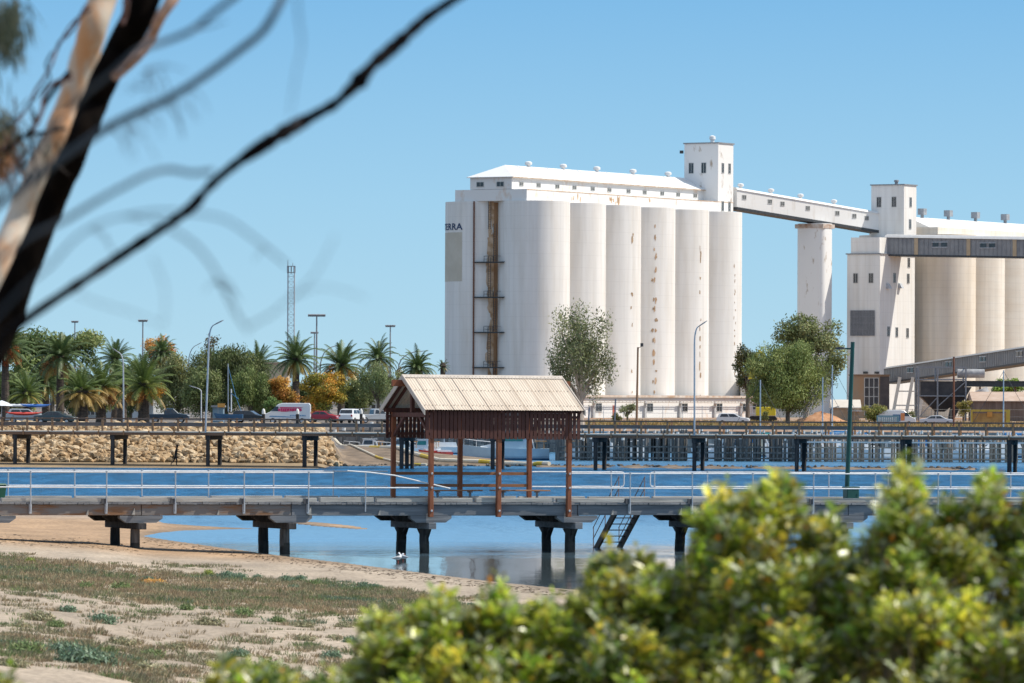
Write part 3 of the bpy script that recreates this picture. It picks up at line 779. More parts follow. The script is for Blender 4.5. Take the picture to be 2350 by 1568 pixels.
# sheds and plant at the foot of the towers ------------------------------------
def shed(name, label, cat, u0, u1, Y, vtop, vbot_z, depth, mat, roofm, pitch=0.0, rot=0.0):
    x0, x1 = X_at(u0, Y), X_at(u1, Y); h = Z_at((u0 + u1) / 2, vtop, Y) - vbot_z; L_ = x1 - x0
    t = thing(name, label, cat, (x0, Y, vbot_z), rot)
    mb = MB(); mb.box(0, L_, 0, depth, 0, h - pitch); 
    if pitch:
        for y in (0, depth - .2): pass
        mb.prism([(0.02, 0, h - pitch + .01), (.02, depth, h - pitch + .01), (.02, depth / 2, h - .1)], (L_ - .04, 0, 0))
    wl = mb.build('wall', mat, t)
    mb = MB()
    if pitch: gable_roof(mb, 0, L_, 0, depth, h - pitch + .05, h + .05, over=.35)
    else: mb.box(-.2, L_ + .2, -.25, depth + .2, h + .003, h + .22)
    mb.build('roof', roofm, t)
    return t, wl, L_, h
def glaze(t, x0, x1, z0, z1, nx, nz_, frame, glassm, y=0.0):
    mb = MB(); mb.box(x0, x1, y - .05, y - .003, z0, z1, 0)
    for i in range(nx + 1): q = x0 + (x1 - x0) * i / nx; mb.box(q - .07, q + .07, y - .14, y - .053, z0, z1, 1)
    for i in range(nz_ + 1): q = z0 + (z1 - z0) * i / nz_; mb.box(x0, x1, y - .17, y - .143, q - .06, q + .06, 1)
    return mb.build('window', [glassm, frame], t, fix=False)
pale_frame = M('pale window frame', (.5, .48, .44), (.6, .58, .54), 2, .7)
dim_glass = M('dusty dark glazing', (.05, .045, .045), (.1, .09, .085), .6, .3)
t, wl, L_, h = shed('glazed_shed', 'tan shed with a tall pale framed window bay below the work tower', 'shed', 1955, 2041, 1135, 862, G1, 9, M('tan and rust sheet', (.34, .27, .2), (.4, .24, .13), .35, .8), brown_clad)
glaze(t, 2.5, 5.3, .6, h - .5, 3, 4, pale_frame, dim_glass)
mb = MB(); mb.box(5.6, L_ - .03, -.06, -.003, 0, h - .2); mb.build('dark_panel', M('dark brown cladding', (.07, .06, .06), (.11, .09, .085), .8, .7), t)
t, wl, L_, h = shed('intake_building', 'pale building with a wide dark window grid between the big silo and the gum trees', 'building', 1700, 1782, 1140, 869, G1, 12, M('pale render', (.56, .54, .5), (.62, .6, .56), .5, .8), white_roof)
glaze(t, 1.1, L_ - .4, 1.6, h - 2.6, 5, 3, pale_frame, dim_glass)
mb = MB(); mb.box(.9, L_, -1.2, -.003, h - 2.45, h - 2.2); mb.build('awning', grey_steel, t)
t, wl, L_, h = shed('hut', 'small tan hut with a pitched pale roof and veranda near the work tower', 'hut', 1912, 1972, 960, 918, G1, 6, M('tan weatherboard', (.36, .25, .16), (.44, .32, .22), .8, .8), M('sand coloured roof sheet', (.56, .5, .42), (.62, .56, .48), .8, .6), pitch=1.3)
mb = MB(); mb.box(L_ * .55, L_ + 1.2, -1.6, -.003, h - 1.9, h - 1.8); 
for x in (L_ * .6, L_ + 1.1): mb.box(x - .05, x + .05, -1.55, -1.45, 0, h - 1.91)
mb.build('veranda', white_pipe, t)
t, wl, L_, h = shed('warehouse', 'long brown timber warehouse with a pale rusty roof below the cream bins', 'warehouse', 2235, 2420, 1000, 900, G1, 12, M('weathered brown boards', (.13, .09, .07), (.22, .16, .13), .7, .85, stretch=(3, 1, .2)), M('pale rusty iron roof', (.42, .3, .22), (.52, .4, .32), .5, .7), pitch=1.6)
# hopper plant under the conveyor
HX, HY = X_at(2170, 1010), 1010
hp = thing('hopper_plant', 'dark steel loading hopper and frame standing under the climbing conveyor', 'hopper', (HX, HY, G1), 0)
k_ = HY / F
mb = MB(); mb.loft([[(-4.6, -2, 7.0), (3.2, -2, 7.0), (3.2, 3, 7.0), (-4.6, 3, 7.0)], [(-4.6, -2, 4.4), (3.2, -2, 4.4), (3.2, 3, 4.4), (-4.6, 3, 4.4)], [(-1.8, -.4, 1.6), (-.2, -.4, 1.6), (-.2, 1, 1.6), (-1.8, 1, 1.6)]]); mb.build('bin', M('dark plant steel', (.035, .035, .04), (.07, .065, .065), .8, .6), hp)
mb = MB(); mb.loft([[(1.5, -1.5, 6.0), (4.5, -1.5, 6.0), (4.5, 2, 6.0), (1.5, 2, 6.0)], [(1.0, -1.5, 2.6), (2.6, -1.5, 2.6), (2.6, 2, 2.6), (1.0, 2, 2.6)], [(.4, -1, .2), (1.4, -1, .2), (1.4, 1, .2), (.4, 1, .2)]]); mb.build('chute', M('dark plant steel', (.03,) * 3), hp)
mb = MB()
for x in (-5.0, -1.6, 3.4):
    mb.box(x - .09, x + .09, -2.2, 3.2, 9.42, 9.58)
    for y in (-2.3, 3.3): mb.box(x - .14, x + .14, y - .14, y + .14, 0, 9.5)
for z in (4.3, 7.2, 9.4):
    for y in (-2.3, 3.3): mb.box(-5.0, 3.4, y - .1, y + .1, z, z + .2)
mb.bar((-5, -2.46, .5), (-1.6, -2.46, 4.2), .14); mb.bar((3.4, -2.46, 7), (-1.6, -2.46, 2.5), .16)
mb.build('frame', grey_steel, hp)
mb = MB(); mb.tube([(2.0, -1, 8.4), (6.8, -1, 8.4)], .8, 14); mb.tube([(6.0, 0, 5.5), (6.9, 0, 3.2)], 1.5, 16); mb.build('drum', M('grey machinery', (.25, .25, .26), (.4, .4, .4), 1.2, .5), hp, smooth=True)
fr = thing('raking_legs', 'pale concrete raking legs carrying the lower conveyor beside the tower', 'support frame', (X_at(2058, 1130), 1130, G1), 0)
mb = MB()
for i, x in enumerate((0, 2.6, 5.2)): mb.bar((x - .9, 0, 0), (x + .6, 0, 8.2), .6, .6)
mb.bar((-.6, 0, 2.6), (5.6, 0, 2.6), .25); mb.bar((-.2, 0, 5.4), (6.0, 0, 5.4), .25); mb.build('leg_frame', cream_conc, fr)
bn = thing('pipe_gantry', 'dark pipe gantry crossing in front of the cream bins above the warehouse', 'gantry', (X_at(2195, 1020), 1020, G1), 0)
L_ = X_at(2420, 1020) - X_at(2195, 1020)
mb = MB(); mb.box(0, L_, -.6, .6, 6.1, 7.0); mb.box(0, L_, -.75, .75, 7.0, 7.15); mb.build('girder', dark_steel, bn)
for x in (4.2, 10.5, 16): 
    mb = MB(); mb.box(x - .15, x + .15, -.15, .15, 0, 6.09); mb.build('post', rust_paint, bn)
# ------------------------------------------------------------------ near jetty
JR = R(22); JX, JY = X_at(987, 219.5), 219.5
JS = .0035
def J(s, wv_, z):
    return Vector((JX + math.cos(JR) * s - math.sin(JR) * wv_, JY + math.sin(JR) * s + math.cos(JR) * wv_, z - JS * s))
def sJ(u, wv_=0.0): return s_of(JX, JY, JR, u, wv_)
grey_wood = M('silvered jetty timber', (.15, .155, .165), (.27, .27, .275), 1.6, .85, bump=.5, stretch=(.5, 4, 4))
girder_wood = M('grey girder timber', (.12, .13, .145), (.21, .22, .235), 1.3, .85, bump=.5, stretch=(.35, 3, 5))
girder_brown = M('rotten brown girder timber', (.22, .12, .065), (.21, .195, .185), 1.1, .9, bump=.6, stretch=(.5, 3, 3), lo=.38, hi=.52)
pale_wood = M('bleached kerb timber and sun patches', (.3, .285, .26), (.48, .46, .42), 1.8, .85, bump=.4, stretch=(.4, 4, 4))
dark_wood = M('dark wet pile timber', (.025, .025, .028), (.075, .07, .068), 2.2, .8, bump=.6, stretch=(4, 4, .6))
pile_wood = M('weathered pile timber', (.07, .065, .06), (.2, .18, .165), 2.4, .85, bump=.6, stretch=(4, 4, .5))
red_wood = M('red brown painted post', (.2, .062, .028), (.29, .1, .045), 2.2, .7, bump=.3, stretch=(3, 3, .7))
batten_wood = M('dark maroon boards and gable shade', (.075, .026, .02), (.115, .042, .03), 2.5, .75, bump=.2, stretch=(3, 3, .6))  # board colour, also used to put shade into the gable timbers
bench_wood = M('oiled brown bench timber', (.26, .1, .04), (.38, .19, .09), 2, .6, stretch=(.5, 4, 4))
roof_tan = M('faded tan roof sheet', (.66, .56, .45), (.5, .41, .32), 1.1, .6, stretch=(1.6, .35, .6), lo=.4, hi=.78)
roof_trim = M('pale ridge and barge flashing', (.46, .4, .34), (.58, .51, .44), 1.5, .55)
green_paint = M('dark green enamel', (.008, .055, .05), (.012, .075, .068), 2, .4)
green_bin = M('green bin plastic', (.01, .07, .04), (.015, .09, .05), 2, .5)

NJ = thing('timber_jetty', 'weathered grey timber jetty with white pipe railings standing in the shallows', 'jetty', (JX, JY, 0), JR)
NJ.rotation_euler = (0, JS, JR)
SL, SRt = -34.0, 44.0
rg = random.Random(11)
DK = 1.98
mb = MB(); s = SL
while s < SRt:
    dz = rg.uniform(-.006, .006)
    mb.box(s, s + .215, -.02 + rg.uniform(-.03, .02), 4.15 + rg.uniform(-.03, .03), 1.9 + dz, DK + dz); s += .225
mb.build('deck', grey_wood, NJ, fix=False)
segs = [-34, -27.5, -22.1, -17.2, sJ(246), sJ(404), sJ(562), sJ(735), -2.2, 1.9, 5.3, sJ(1440), sJ(1590), sJ(1868), 30.5, 37, 44]
for y0, y1, first in ((.0, .22, True), (3.93, 4.13, False)):
    for a, b in zip(segs, segs[1:]):
        gap = .12 if (b - a) > 1 else 0
        if not first and a < sJ(1455, 4.1) < b: 
            pass
        j = rg.uniform(-.03, .03)
        q = MB(); q.box(a + .02, b - gap, y0 + j, y1 + j, DK + .012, 2.155 + rg.uniform(-.015, .015)); q.build('kerb', pale_wood, NJ, bevel=.012)
brown_to = sJ(440)
for y in (.06, 1.95, 3.75):
    ss = [SL, sJ(-25, .8), sJ(312, .8), sJ(655, .8), sJ(975, .8), sJ(1310, .8), sJ(1620, .8), sJ(1930, .8), sJ(2240, .8), SRt]
    for a, b in zip(ss, ss[1:]):
        q = MB(); q.box(a + .015, b - .015, y, y + .3, 1.475 + rg.uniform(-.015, .015), 1.895)
        q.build('girder', girder_brown if b < brown_to + 6 and y < 1 else girder_wood, NJ, bevel=.015)
for u in (-25, 312, 655, 975, 1310, 1620, 1930, 2240):
    s = sJ(u, .8)
    for y in (.06, 1.95, 3.75):
        l = .85; q = MB(); zz = 1.47
        q.prism([(s - l, y, zz), (s - l, y, zz - .1), (s - l + .25, y, zz - .27), (s + l - .25, y, zz - .27), (s + l, y, zz - .1), (s + l, y, zz)], (0, .28, 0))
        q.build('corbel', girder_wood if y < 1 else dark_wood, NJ)
    q = MB(); q.box(s - .16, s + .16, -.1, 4.05, .95, 1.195); q.build('headstock', girder_wood if u > 900 else dark_wood, NJ, bevel=.015)
    for y in (.8, 3.25):
        lean = rg.uniform(-.05, .05)
        q = MB(); rr = rg.uniform(.18, .21)
        g = -1.0
        q.tube([(s + lean, y, g), (s + lean * .5, y, 0), (s, y, .5), (s, y, .945)], [rr * .98, rr, rr * 1.02, rr * .97], 12)
        q.tube([(s + lean, y, g), (s + lean * .5, y, .0), (s + lean * .25, y, .42 + rg.uniform(-.08, .08))], [rr * 1.02, rr * 1.03, rr * 1.025], 12, m=1)
        q.build('pile', [dark_wood if (y > 2 or u > 900) else pile_wood, M('tide stained pile', (.018, .017, .016), (.05, .045, .035), 5, .6)], NJ, smooth=True)
    if u > 900:
        q = MB()
        for y in (.8, 3.25):
            for d in (-1, 1):
                q.prism([(s - .07, y + d * .16, .62), (s - .07, y + d * .62, .94), (s - .07, y + d * .36, .94), (s - .07, y + d * .16, .4)], (.14, 0, 0))
        q.build('knee_brace', dark_wood, NJ)
# railings
ZT, ZM = 3.12, 2.54
def railing(us, w_, rails, zfoot, hang):
    rl = MB()
    for (ua, ub, z) in rails:
        a, b = (sJ(ua, w_) if ua > -900 else SL), (sJ(ub, w_) if ub < 5000 else SRt)
        n = 8; rl.tube([(a + (b - a) * i / n, w_, z + (rg.uniform(-.008, .008))) for i in range(n + 1)], .026, 8)
    ro = rl.build('railing', white_pipe, NJ, smooth=True)
    for u in us:
        s = sJ(u, w_); t = rg.uniform(-.015, .015)
        q = MB(); q.tube([(s, w_, zfoot), (s + t, w_, ZT + .02)], .025, 8); q.tube([(s + t, w_, ZT - .05), (s + t, w_, ZT + .05)], .042, 8); q.tube([(s + t * .5, w_, ZM - .04), (s + t * .5, w_, ZM + .04)], .04, 8)
        if hang: q.box(s - .05, s + .05, w_ + .03, w_ + .1, 1.55, 1.95)
        q.build('railing_post', galv, ro, smooth=True)
    return ro
fr_posts = [-250, -90, 72, 246, 404, 562, 709]
ra = railing(fr_posts, -.06, [(-999, 766, ZT), (-999, 966, ZM)], 1.62, True)
q = MB(); q.tube([(sJ(798, -.06), -.06, 3.19), (sJ(850, -.06), -.06, 3.13), (sJ(906, -.06), -.06, 3.02), (sJ(962, -.06), -.06, 2.8), (sJ(1034, -.06), -.06, 2.52)], .027, 8); q.build('bent_rail', white_pipe, ra, smooth=True)
q = MB(); s = sJ(840, -.06); q.tube([(s, -.06, 1.62), (s, -.06, 3.12)], .025, 8); q.build('railing_post', galv, ra, smooth=True)
railing([1447, 1590, 1729, 1868, 2010, 2154, 2300, 2440], -.06, [(1300, 9999, ZT), (1300, 9999, ZM)], 1.62, True)
railing([-300, -140, 20, 173, 327, 480, 629, 766], 4.1, [(-999, 890, ZT), (-999, 890, ZM)], 2.0, False)
WB = 4.1
rb = railing([1404, 1503, 1625, 1766, 1903, 2039, 2183, 2320, 2440], WB, [(1222, 1428, ZT), (1222, 1424, ZM), (1500, 9999, ZT), (1506, 9999, ZM)], 2.0, False)
q = MB()
a = sJ(1426, WB); q.tube([(a, WB, ZT), (a + .1, WB, ZT - .02), (a + .13, WB, ZT - .12), (a + .13, WB, ZM + .12), (a + .1, WB, ZM + .02), (a, WB, ZM)], .026, 8)
a = sJ(1500, WB); q.tube([(a, WB, ZT), (a - .1, WB, ZT - .02), (a - .13, WB, ZT - .12), (a - .13, WB, ZM + .12), (a - .1, WB, ZM + .02), (a + .1, WB, ZM)], .026, 8)
q.build('gate_loop', white_pipe, rb, smooth=True)
# stairs down to the water at the back
st0 = sJ(1416, 4.5)
stairs = MB()
for ds in (0, 1.0): stairs.bar((st0 + ds, 4.16, 1.85), (st0 + ds, 6.75, -.15), .09, .28)
sto = stairs.build('stairs', M('rusty dark stair steel', (.035, .025, .02), (.08, .05, .035), 3, .7), NJ)
for i in range(8):
    t = (i + .5) / 8; q = MB(); q.box(st0 + .05, st0 + .95, 4.16 + 2.59 * t - .12, 4.16 + 2.59 * t + .12, 1.9 - 2.0 * t - .02, 1.9 - 2.0 * t + .02); q.build('tread', dark_steel, sto)
q = MB()
for ds in (-.06, 1.06):
    for h in (.5, .95): q.tube([(st0 + ds, 4.1, 1.9 + h + .1), (st0 + ds, 6.75, -.12 + h)], .02, 6)
    for w_, z in ((4.14, 1.9), (5.5, .85), (6.7, -.1)): q.tube([(st0 + ds, w_, z), (st0 + ds, w_, z + 1.0)], .02, 6)
q.build('handrail', M('rusty handrail', (.2, .12, .09), (.3, .22, .19), 6, .7), sto)
q = MB()
for u, sz in ((200, .3), (305, .4), (500, .3), (708, .5), (870, .3), (1405, .3), (1560, .45)):
    s = sJ(u, -.05); q.prism([(s, .045, 1.5), (s + .16 * sz * 2, .045, 1.5), (s + .14 * sz * 2, .045, 1.5 + .32 * sz * 2)], (0, -.06, 0))
q.build('sunlit_patch', pale_wood, NJ)  # pale triangles stand in for spots of sun on the shaded girder face
q = MB()
for u in (246, 404, 562, 709, 1447, 1590, 1868):
    s = sJ(u, -.02); q.box(s - .19, s - .02, -.05, .2, 1.93, 2.12)
q.build('spacer_block', M('dark grey spacer timber', (.07, .07, .075), (.11, .11, .115), 3, .8), NJ)
# ------------------------------------------------------------------ shelter on the jetty
SH = thing('picnic_shelter', 'open red brown timber shelter with corrugated tan gable roof on the grey jetty', 'shelter', J(0, 0, 0), JR)
SH.rotation_euler = (0, JS, JR)
fs = [0.0, sJ(1145, -.1), sJ(1306, -.1)]
e_ = .085
for s in fs:
    q = MB(); q.box(s - e_, s + e_, -.2, -.003, 1.42, 5.45); 
    for z in (1.66, 2.55, 3.1): q.tube([(s, -.2, z), (s, -.235, z)], .045, 8, m=1)
    q.build('post', [red_wood, galv], SH, bevel=.01)
bs_ = [s - .0 for s in fs]
for s in bs_:
    q = MB(); q.box(s - e_, s + e_, 3.9, 4.08, 1.99, 5.45); q.build('post', red_wood, SH, bevel=.01)
s0, s1 = sJ(975, -.45), sJ(1340, -.45)
wf, wr, wb_ = -.45, 1.95, 4.35; ze, zr = 5.56, 6.88
def slope_sheet(w0, z0, w1, z1):
    mb = MB(); n = int((s1 - s0) / .0275)
    rows = 4; vs = []; fsx = []; mi = []
    dn = Vector((0, -(z1 - z0), (w1 - w0))).normalized()
    if dn.z < 0: dn = -dn
    for i in range(n + 1):
        s = s0 + (s1 - s0) * i / n
        off = .011 * math.cos(2 * math.pi * i / 4.0)
        lap = .004 * ((s - s0) % .76) / .76
        for r in range(rows + 1):
            t = r / rows; p = Vector((s, w0 + (w1 - w0) * t, z0 + (z1 - z0) * t)) + dn * (off + lap)
            vs.append(p)
    for i in range(n):
        for r in range(rows):
            a = i * (rows + 1) + r; fsx.append((a, a + rows + 1, a + rows + 2, a + 1))
    mb.add(vs, fsx)
    # laps between sheets and the rows of screws
    sx = s0 + .45
    while sx < s1:
        p0 = Vector((sx, w0, z0)) + dn * .022; p1 = Vector((sx, w1, z1)) + dn * .022
        mb.bar(p0, p1, .018, .006, m=1, up=dn); sx += .76
    for t in (.12, .56, .96):
        s = s0 + .12
        while s < s1:
            p = Vector((s, w0 + (w1 - w0) * t, z0 + (z1 - z0) * t)) + dn * .03
            mb.box(p.x - .018, p.x + .018, p.y - .018, p.y + .018, p.z - .01, p.z + .012, m=1); s += .152
    return mb
scr = M('dull brown screw and lap', (.42, .34, .27), (.48, .4, .32), 4, .7)
q = slope_sheet(wf, ze, wr, zr); q.build('roof_sheet', [roof_tan, scr], SH, smooth=True, fix=False)
q = slope_sheet(wb_, ze, wr, zr); q.build('roof_sheet', [roof_tan, scr], SH, smooth=True, fix=False)
q = MB(); q.loft([[(s, wr - .2, zr - .075), (s, wr, zr + .045), (s, wr + .2, zr - .075), (s, wr, zr + .0)] for s in (s0 - .03, s1 + .03)]); q.build('ridge_cap', roof_trim, SH)
for s, d in ((s0, -1), (s1, 1)):
    q = MB()
    for w0 in (wf, wb_):
        dz_ = (zr - ze)
        a0, a1_ = s + d * .012, s + d * .05
        lo_, hi_ = min(a0, a1_), max(a0, a1_)
        up0, dn0 = .05, -.17
        k = -.06 if w0 == wf else .06
        q.hexa([(lo_, w0 + k, ze + dn0 - .03), (hi_, w0 + k, ze + dn0 - .03), (hi_, wr - k * .02, zr + dn0), (lo_, wr - k * .02, zr + dn0), (lo_, w0 + k, ze + up0 - .03), (hi_, w0 + k, ze + up0 - .03), (hi_, wr - k * .02, zr + up0), (lo_, wr - k * .02, zr + up0)])
    q.build('barge_board', roof_trim if d < 0 else roof_trim, SH)
q = MB(); q.box(s0 - .42, s1 + .42, wr + .02, wr + .16, zr - .42, zr - .17); q.build('ridge_beam', red_wood, SH)
q = MB()
for w_ in (-.1, 3.99): q.box(s0 + .05, s1 - .05, w_ - .07, w_ + .07, 5.45, 5.62)
q.build('wall_plate', batten_wood, SH)
q = MB()
for s in [s0 + .12] + fs + [s1 - .12]:
    for w0 in (wf + .05, wb_ - .05): q.bar((s, w0, ze - .06), (s, wr, zr - .1), .07, .12)
q.build('rafters', batten_wood, SH)
q = MB()
for s in fs:
    q.box(s - .09, s + .09, -.002, 3.9, 5.27, 5.44); q.box(s - .07, s + .07, wr - .08, wr + .08, 5.445, zr - .43)
    q.bar((s, .0, 4.55), (s, 1.15, 5.3), .1, .12); q.bar((s, 3.9, 4.55), (s, 2.75, 5.3), .1, .12)
q.build('tie_beam_and_braces', batten_wood, SH)  # darker maroon here paints in the shade under the gable
def boards(w_, a, b, z0, z1, seed):
    r = random.Random(seed); q = MB(); s = a
    while s < b:
        wd = .128; t = r.uniform(-.006, .006); d = r.uniform(-.008, .008)
        q.hexa([(s + t, w_ - .011 + d, z0 + r.uniform(-.02, .02)), (s + wd + t, w_ - .011 + d, z0 + r.uniform(-.02, .02)), (s + wd + t, w_ + .011 + d, z0), (s + t, w_ + .011 + d, z0), (s, w_ - .011 + d, z1), (s + wd, w_ - .011 + d, z1), (s + wd, w_ + .011 + d, z1), (s, w_ + .011 + d, z1)])
        s += wd + r.uniform(.03, .046)
    return q
boards(-.235, s0 + .12, s1 - .1, 4.44, 5.5, 3).build('batten_screen', batten_wood, SH)
boards(4.115, s0 + .12, s1 - .1, 4.44, 5.5, 4).build('batten_screen', batten_wood, SH)
for w_ in (-.175, 4.05):
    for z in (4.62, 5.3):
        ends = [s0 + .1] + [x for s in fs for x in (s - e_ - .003, s + e_ + .003)] + [s1 - .1]
        for a, b in zip(ends[::2], ends[1::2]):
            q = MB(); q.box(a, b, w_ - .045, w_ + .045, z - .05, z + .05); q.build('noggin', batten_wood, SH)
q = MB()
for a, b in ((bs_[0] + e_ + .003, bs_[1] - e_ - .003), (bs_[1] + e_ + .003, bs_[2] - e_ - .003)):
    for z in (3.05, 2.58): q = MB(); q.box(a, b, 3.95, 4.03, z - .06, z + .06); q.build('back_rail', bench_wood, SH)
# benches
def bench(sa, sb, w_, label):
    t = thing('bench', label, 'bench', J(sa, w_, DK), JR, 'benches under the shelter'); t.rotation_euler = (0, JS, JR)
    l = sb - sa; q = MB()
    for y in (0, .16, .32): q.box(0, l, y, y + .14, .42, .47)
    q.build('seat', bench_wood, t, bevel=.01)
    for x in (l * .2, l * .8):
        q = MB(); q.box(x - .04, x + .04, .03, .43, .36, .417); q.box(x - .035, x + .035, .18, .28, .0, .359); q.box(x - .06, x + .06, .05, .41, 0.001, .03); q.build('leg', grey_steel, t)
    return t
bench(.35, fs[1] - .2, 1.0, 'brown slatted bench under the left half of the jetty shelter')
bench(fs[1] + .25, fs[2] - .3, 1.0, 'brown slatted bench under the right half of the jetty shelter')
# dark green lamp on the jetty
lw = 3.3; ls = sJ(1944, lw); lb = J(ls, lw, DK)
LP = thing('lamp_post', 'dark green lamp post leaning slightly above a green cabinet on the near jetty', 'lamp post', lb, JR)
tp = P(1957, 785, lb.y) - lb; tp = Matrix.Rotation(-JR, 3, 'Z') @ tp
q = MB(); q.tube([(0, 0, 0), tp * .5, tp], [.1, .085, .08], 12); q.tube([(0, 0, 0), (0, 0, .03)], .2, 12); q.build('pole', green_paint, LP, smooth=True)
hd = tp * .958
ax = Matrix.Rotation(-JR, 3, 'Z') @ Vector((-1, 0, 0))
q = MB(); q.tube([hd, hd + ax * .36], .035, 8); q.build('arm', green_paint, LP)
q = MB(); a = hd + ax * .3; b = hd + ax * .68
q.loft([[tuple(p + Vector((0, y, z))) for y, z in ((-.09 * k, -.03 * k), (.09 * k, -.03 * k), (.07 * k, .05 * k), (-.07 * k, .05 * k))] for p, k in ((a, .5), (a.lerp(b, .25), 1.2), (a.lerp(b, .7), 1.3), (b, .5))]); q.build('lamp_head', dark_steel, LP)
CB = thing('utility_cabinet', 'squat dark green utility cabinet at the foot of the green jetty lamp post', 'cabinet', J(ls, lw - .42, DK), JR)
q = MB(); q.box(-.27, .27, -.2, .2, 0, .5); q.build('body', green_paint, CB, bevel=.015)
q = MB(); q.box(-.3, .3, -.23, .23, .503, .6); q.build('lid', green_paint, CB, bevel=.02)
q = MB(); q.box(-.24, .24, -.212, -.203, .04, .46); q.box(.16, .18, -.235, -.213, .22, .32); q.build('door', M('green cabinet door', (.01, .065, .058), (.014, .08, .07), 3, .45), CB)
# wheelie bin
BN = thing('wheelie_bin', 'dark green wheelie bin standing on the jetty deck', 'bin', J(sJ(-2, 3.2), 3.2, DK), JR + .2); BN.scale = (.8, .8, .62)
q = MB(); q.loft([[(-.22, -.24, .06), (.22, -.24, .06), (.22, .24, .06), (-.22, .24, .06)], [(-.29, -.3, .95), (.29, -.3, .95), (.29, .34, .95), (-.29, .34, .95)]]); q.build('body', green_bin, BN, bevel=.02)
q = MB(); q.loft([[(-.31, -.34, .955), (.31, -.34, .955), (.31, .36, .955), (-.31, .36, .955)], [(-.26, -.28, 1.05), (.26, -.28, 1.05), (.28, .34, 1.07), (-.28, .34, 1.07)]]); q.build('lid', green_bin, BN, bevel=.02)
for x in (-.24, .24):
    q = MB(); q.tube([(x - .03, .25, .1), (x + .03, .25, .1)], .1, 14); q.build('wheel', rubber, BN)
# gulls at the water's edge
feather = M('white feather', (.78, .78, .78), (.86, .86, .86), 8, .7); wing_grey = M('pale grey wing', (.36, .38, .4), (.44, .46, .48), 8, .7)
beak_red = M('red beak and legs', (.5, .06, .03), (.55, .09, .05), 5, .5)
def gull(u, v, heading, label, sc=1.0):
    Y = Y_at(u, v, -.02); t = thing('gull', label, 'gull', (X_at(u, Y), Y, -.02), heading, 'gulls at the waterline'); t.scale = (sc, sc, sc)
    q = MB(); rings = []
    prof = [(-.17, .13, .006, .006), (-.13, .135, .03, .022), (-.07, .145, .058, .05), (0, .155, .07, .064), (.06, .17, .064, .062), (.1, .195, .046, .05), (.125, .235, .033, .034), (.14, .265, .032, .033), (.165, .28, .033, .031), (.19, .278, .024, .022), (.2, .276, .008, .008)]
    for x, z, a, b in prof: rings.append([(x, a * math.cos(2 * math.pi * k / 14), z + b * math.sin(2 * math.pi * k / 14)) for k in range(14)])
    q.loft(rings); q.build('body', feather, t, smooth=True)
    q = MB()
    for sd in (-1, 1):
        q.loft([[(x, sd * (y + .012 * math.sin(2 * math.pi * k / 8)), z + h * math.cos(2 * math.pi * k / 8)) for k in range(8)] for x, y, z, h in ((.07, .058, .175, .02), (.0, .07, .17, .045), (-.09, .055, .16, .035), (-.17, .025, .148, .016), (-.24, .008, .142, .004))])
    q.build('wings', wing_grey, t, smooth=True)
    q = MB(); q.tube([(.195, 0, .277), (.222, 0, .272), (.24, 0, .262)], [.009, .007, .002], 6); q.build('beak', beak_red, t)
    for sd in (-1, 1):
        q = MB(); q.tube([(.01, sd * .025, .11), (.0, sd * .025, .06), (.012, sd * .025, .006)], .006, 6); q.prism([(.0, sd * .025, .002), (.055, sd * .025 - .02, .002), (.06, sd * .025, .002), (.055, sd * .025 + .02, .002)], (0, 0, .006)); q.build('leg', beak_red, t)
    q = MB()
    for sd in (-1, 1): q.lathe(.178, sd * .027, [(.002, .283), (.006, .286), (.002, .289)], 8)
    q.build('eye', rubber, t)
gull(915, 1292, R(20), 'white and grey gull at the water edge, tail towards the sandbank', 1.15)
gull(927, 1289, R(150), 'white gull turned towards its neighbour beside the dark jetty pile', 1.1)
# ------------------------------------------------------------------ far jetty
FR = R(-12); FX, FY = X_at(0, 490), 490.0
FZ = 3.07
def FJ(s, w_, z): return Vector((FX + math.cos(FR) * s - math.sin(FR) * w_, FY + math.sin(FR) * s + math.cos(FR) * w_, z))
def sF(u, w_=0.0): return s_of(FX, FY, FR, u, w_)
brown_rail = M('sunlit brown rail timber', (.26, .14, .07), (.42, .25, .14), 1.5, .8, stretch=(1, 3, 3))
dark_rail = M('dark stained rail timber', (.13, .085, .062), (.21, .15, .115), 1.2, .8, stretch=(.5, 3, 3))
deck_conc = M('sunlit sandy deck edge', (.56, .48, .39), (.68, .6, .5), 1.5, .85, stretch=(.5, 3, 3))  # light tone stands in for sunlight on the jetty's front edge
FJT = thing('harbour_jetty', 'long dark timber jetty with brown railings crossing behind the shelter', 'jetty', (FX, FY, 0), FR)
fa, fb = sF(-140), sF(2500)
q = MB(); q.box(fa, fb, 0, 4.6, FZ - .11, FZ); q.build('deck', deck_conc, FJT)
for y in (.05, 2.1, 4.2):
    q = MB(); q.box(fa, fb, y, y + .3, FZ - .33, FZ - .113); q.build('girder', M('brown jetty girder', (.17, .09, .055), (.27, .16, .1), 1.2, .8, stretch=(.4, 3, 3)), FJT)
x = sF(-60)
while x < sF(2400): q = MB(); q.box(x - .05, x + .05, -.1, -.003, FZ - .34, FZ + .05); q.build('deck_tie', brown_rail, FJT); x += 2.24
pairs = [51, 274, 492, 713, 935, 1143, 1378, 1604, 1838, 2080, 2324]
rg = random.Random(21)
for i, u in enumerate(pairs):
    s = sF(u, 2.3)
    q = MB(); q.box(s - .2, s + .2, .15, 4.5, FZ - .72, FZ - .333); q.build('headstock', dark_wood, FJT)
    ys_ = (.35, 4.25) if u != 935 else (.3, 2.3, 4.3)
    for y in ys_:
        q = MB(); q.tube([(s, y, -.9), (s, y, FZ - .723)], rg.uniform(.17, .2), 10); q.build('pile', dark_wood, FJT, smooth=True)
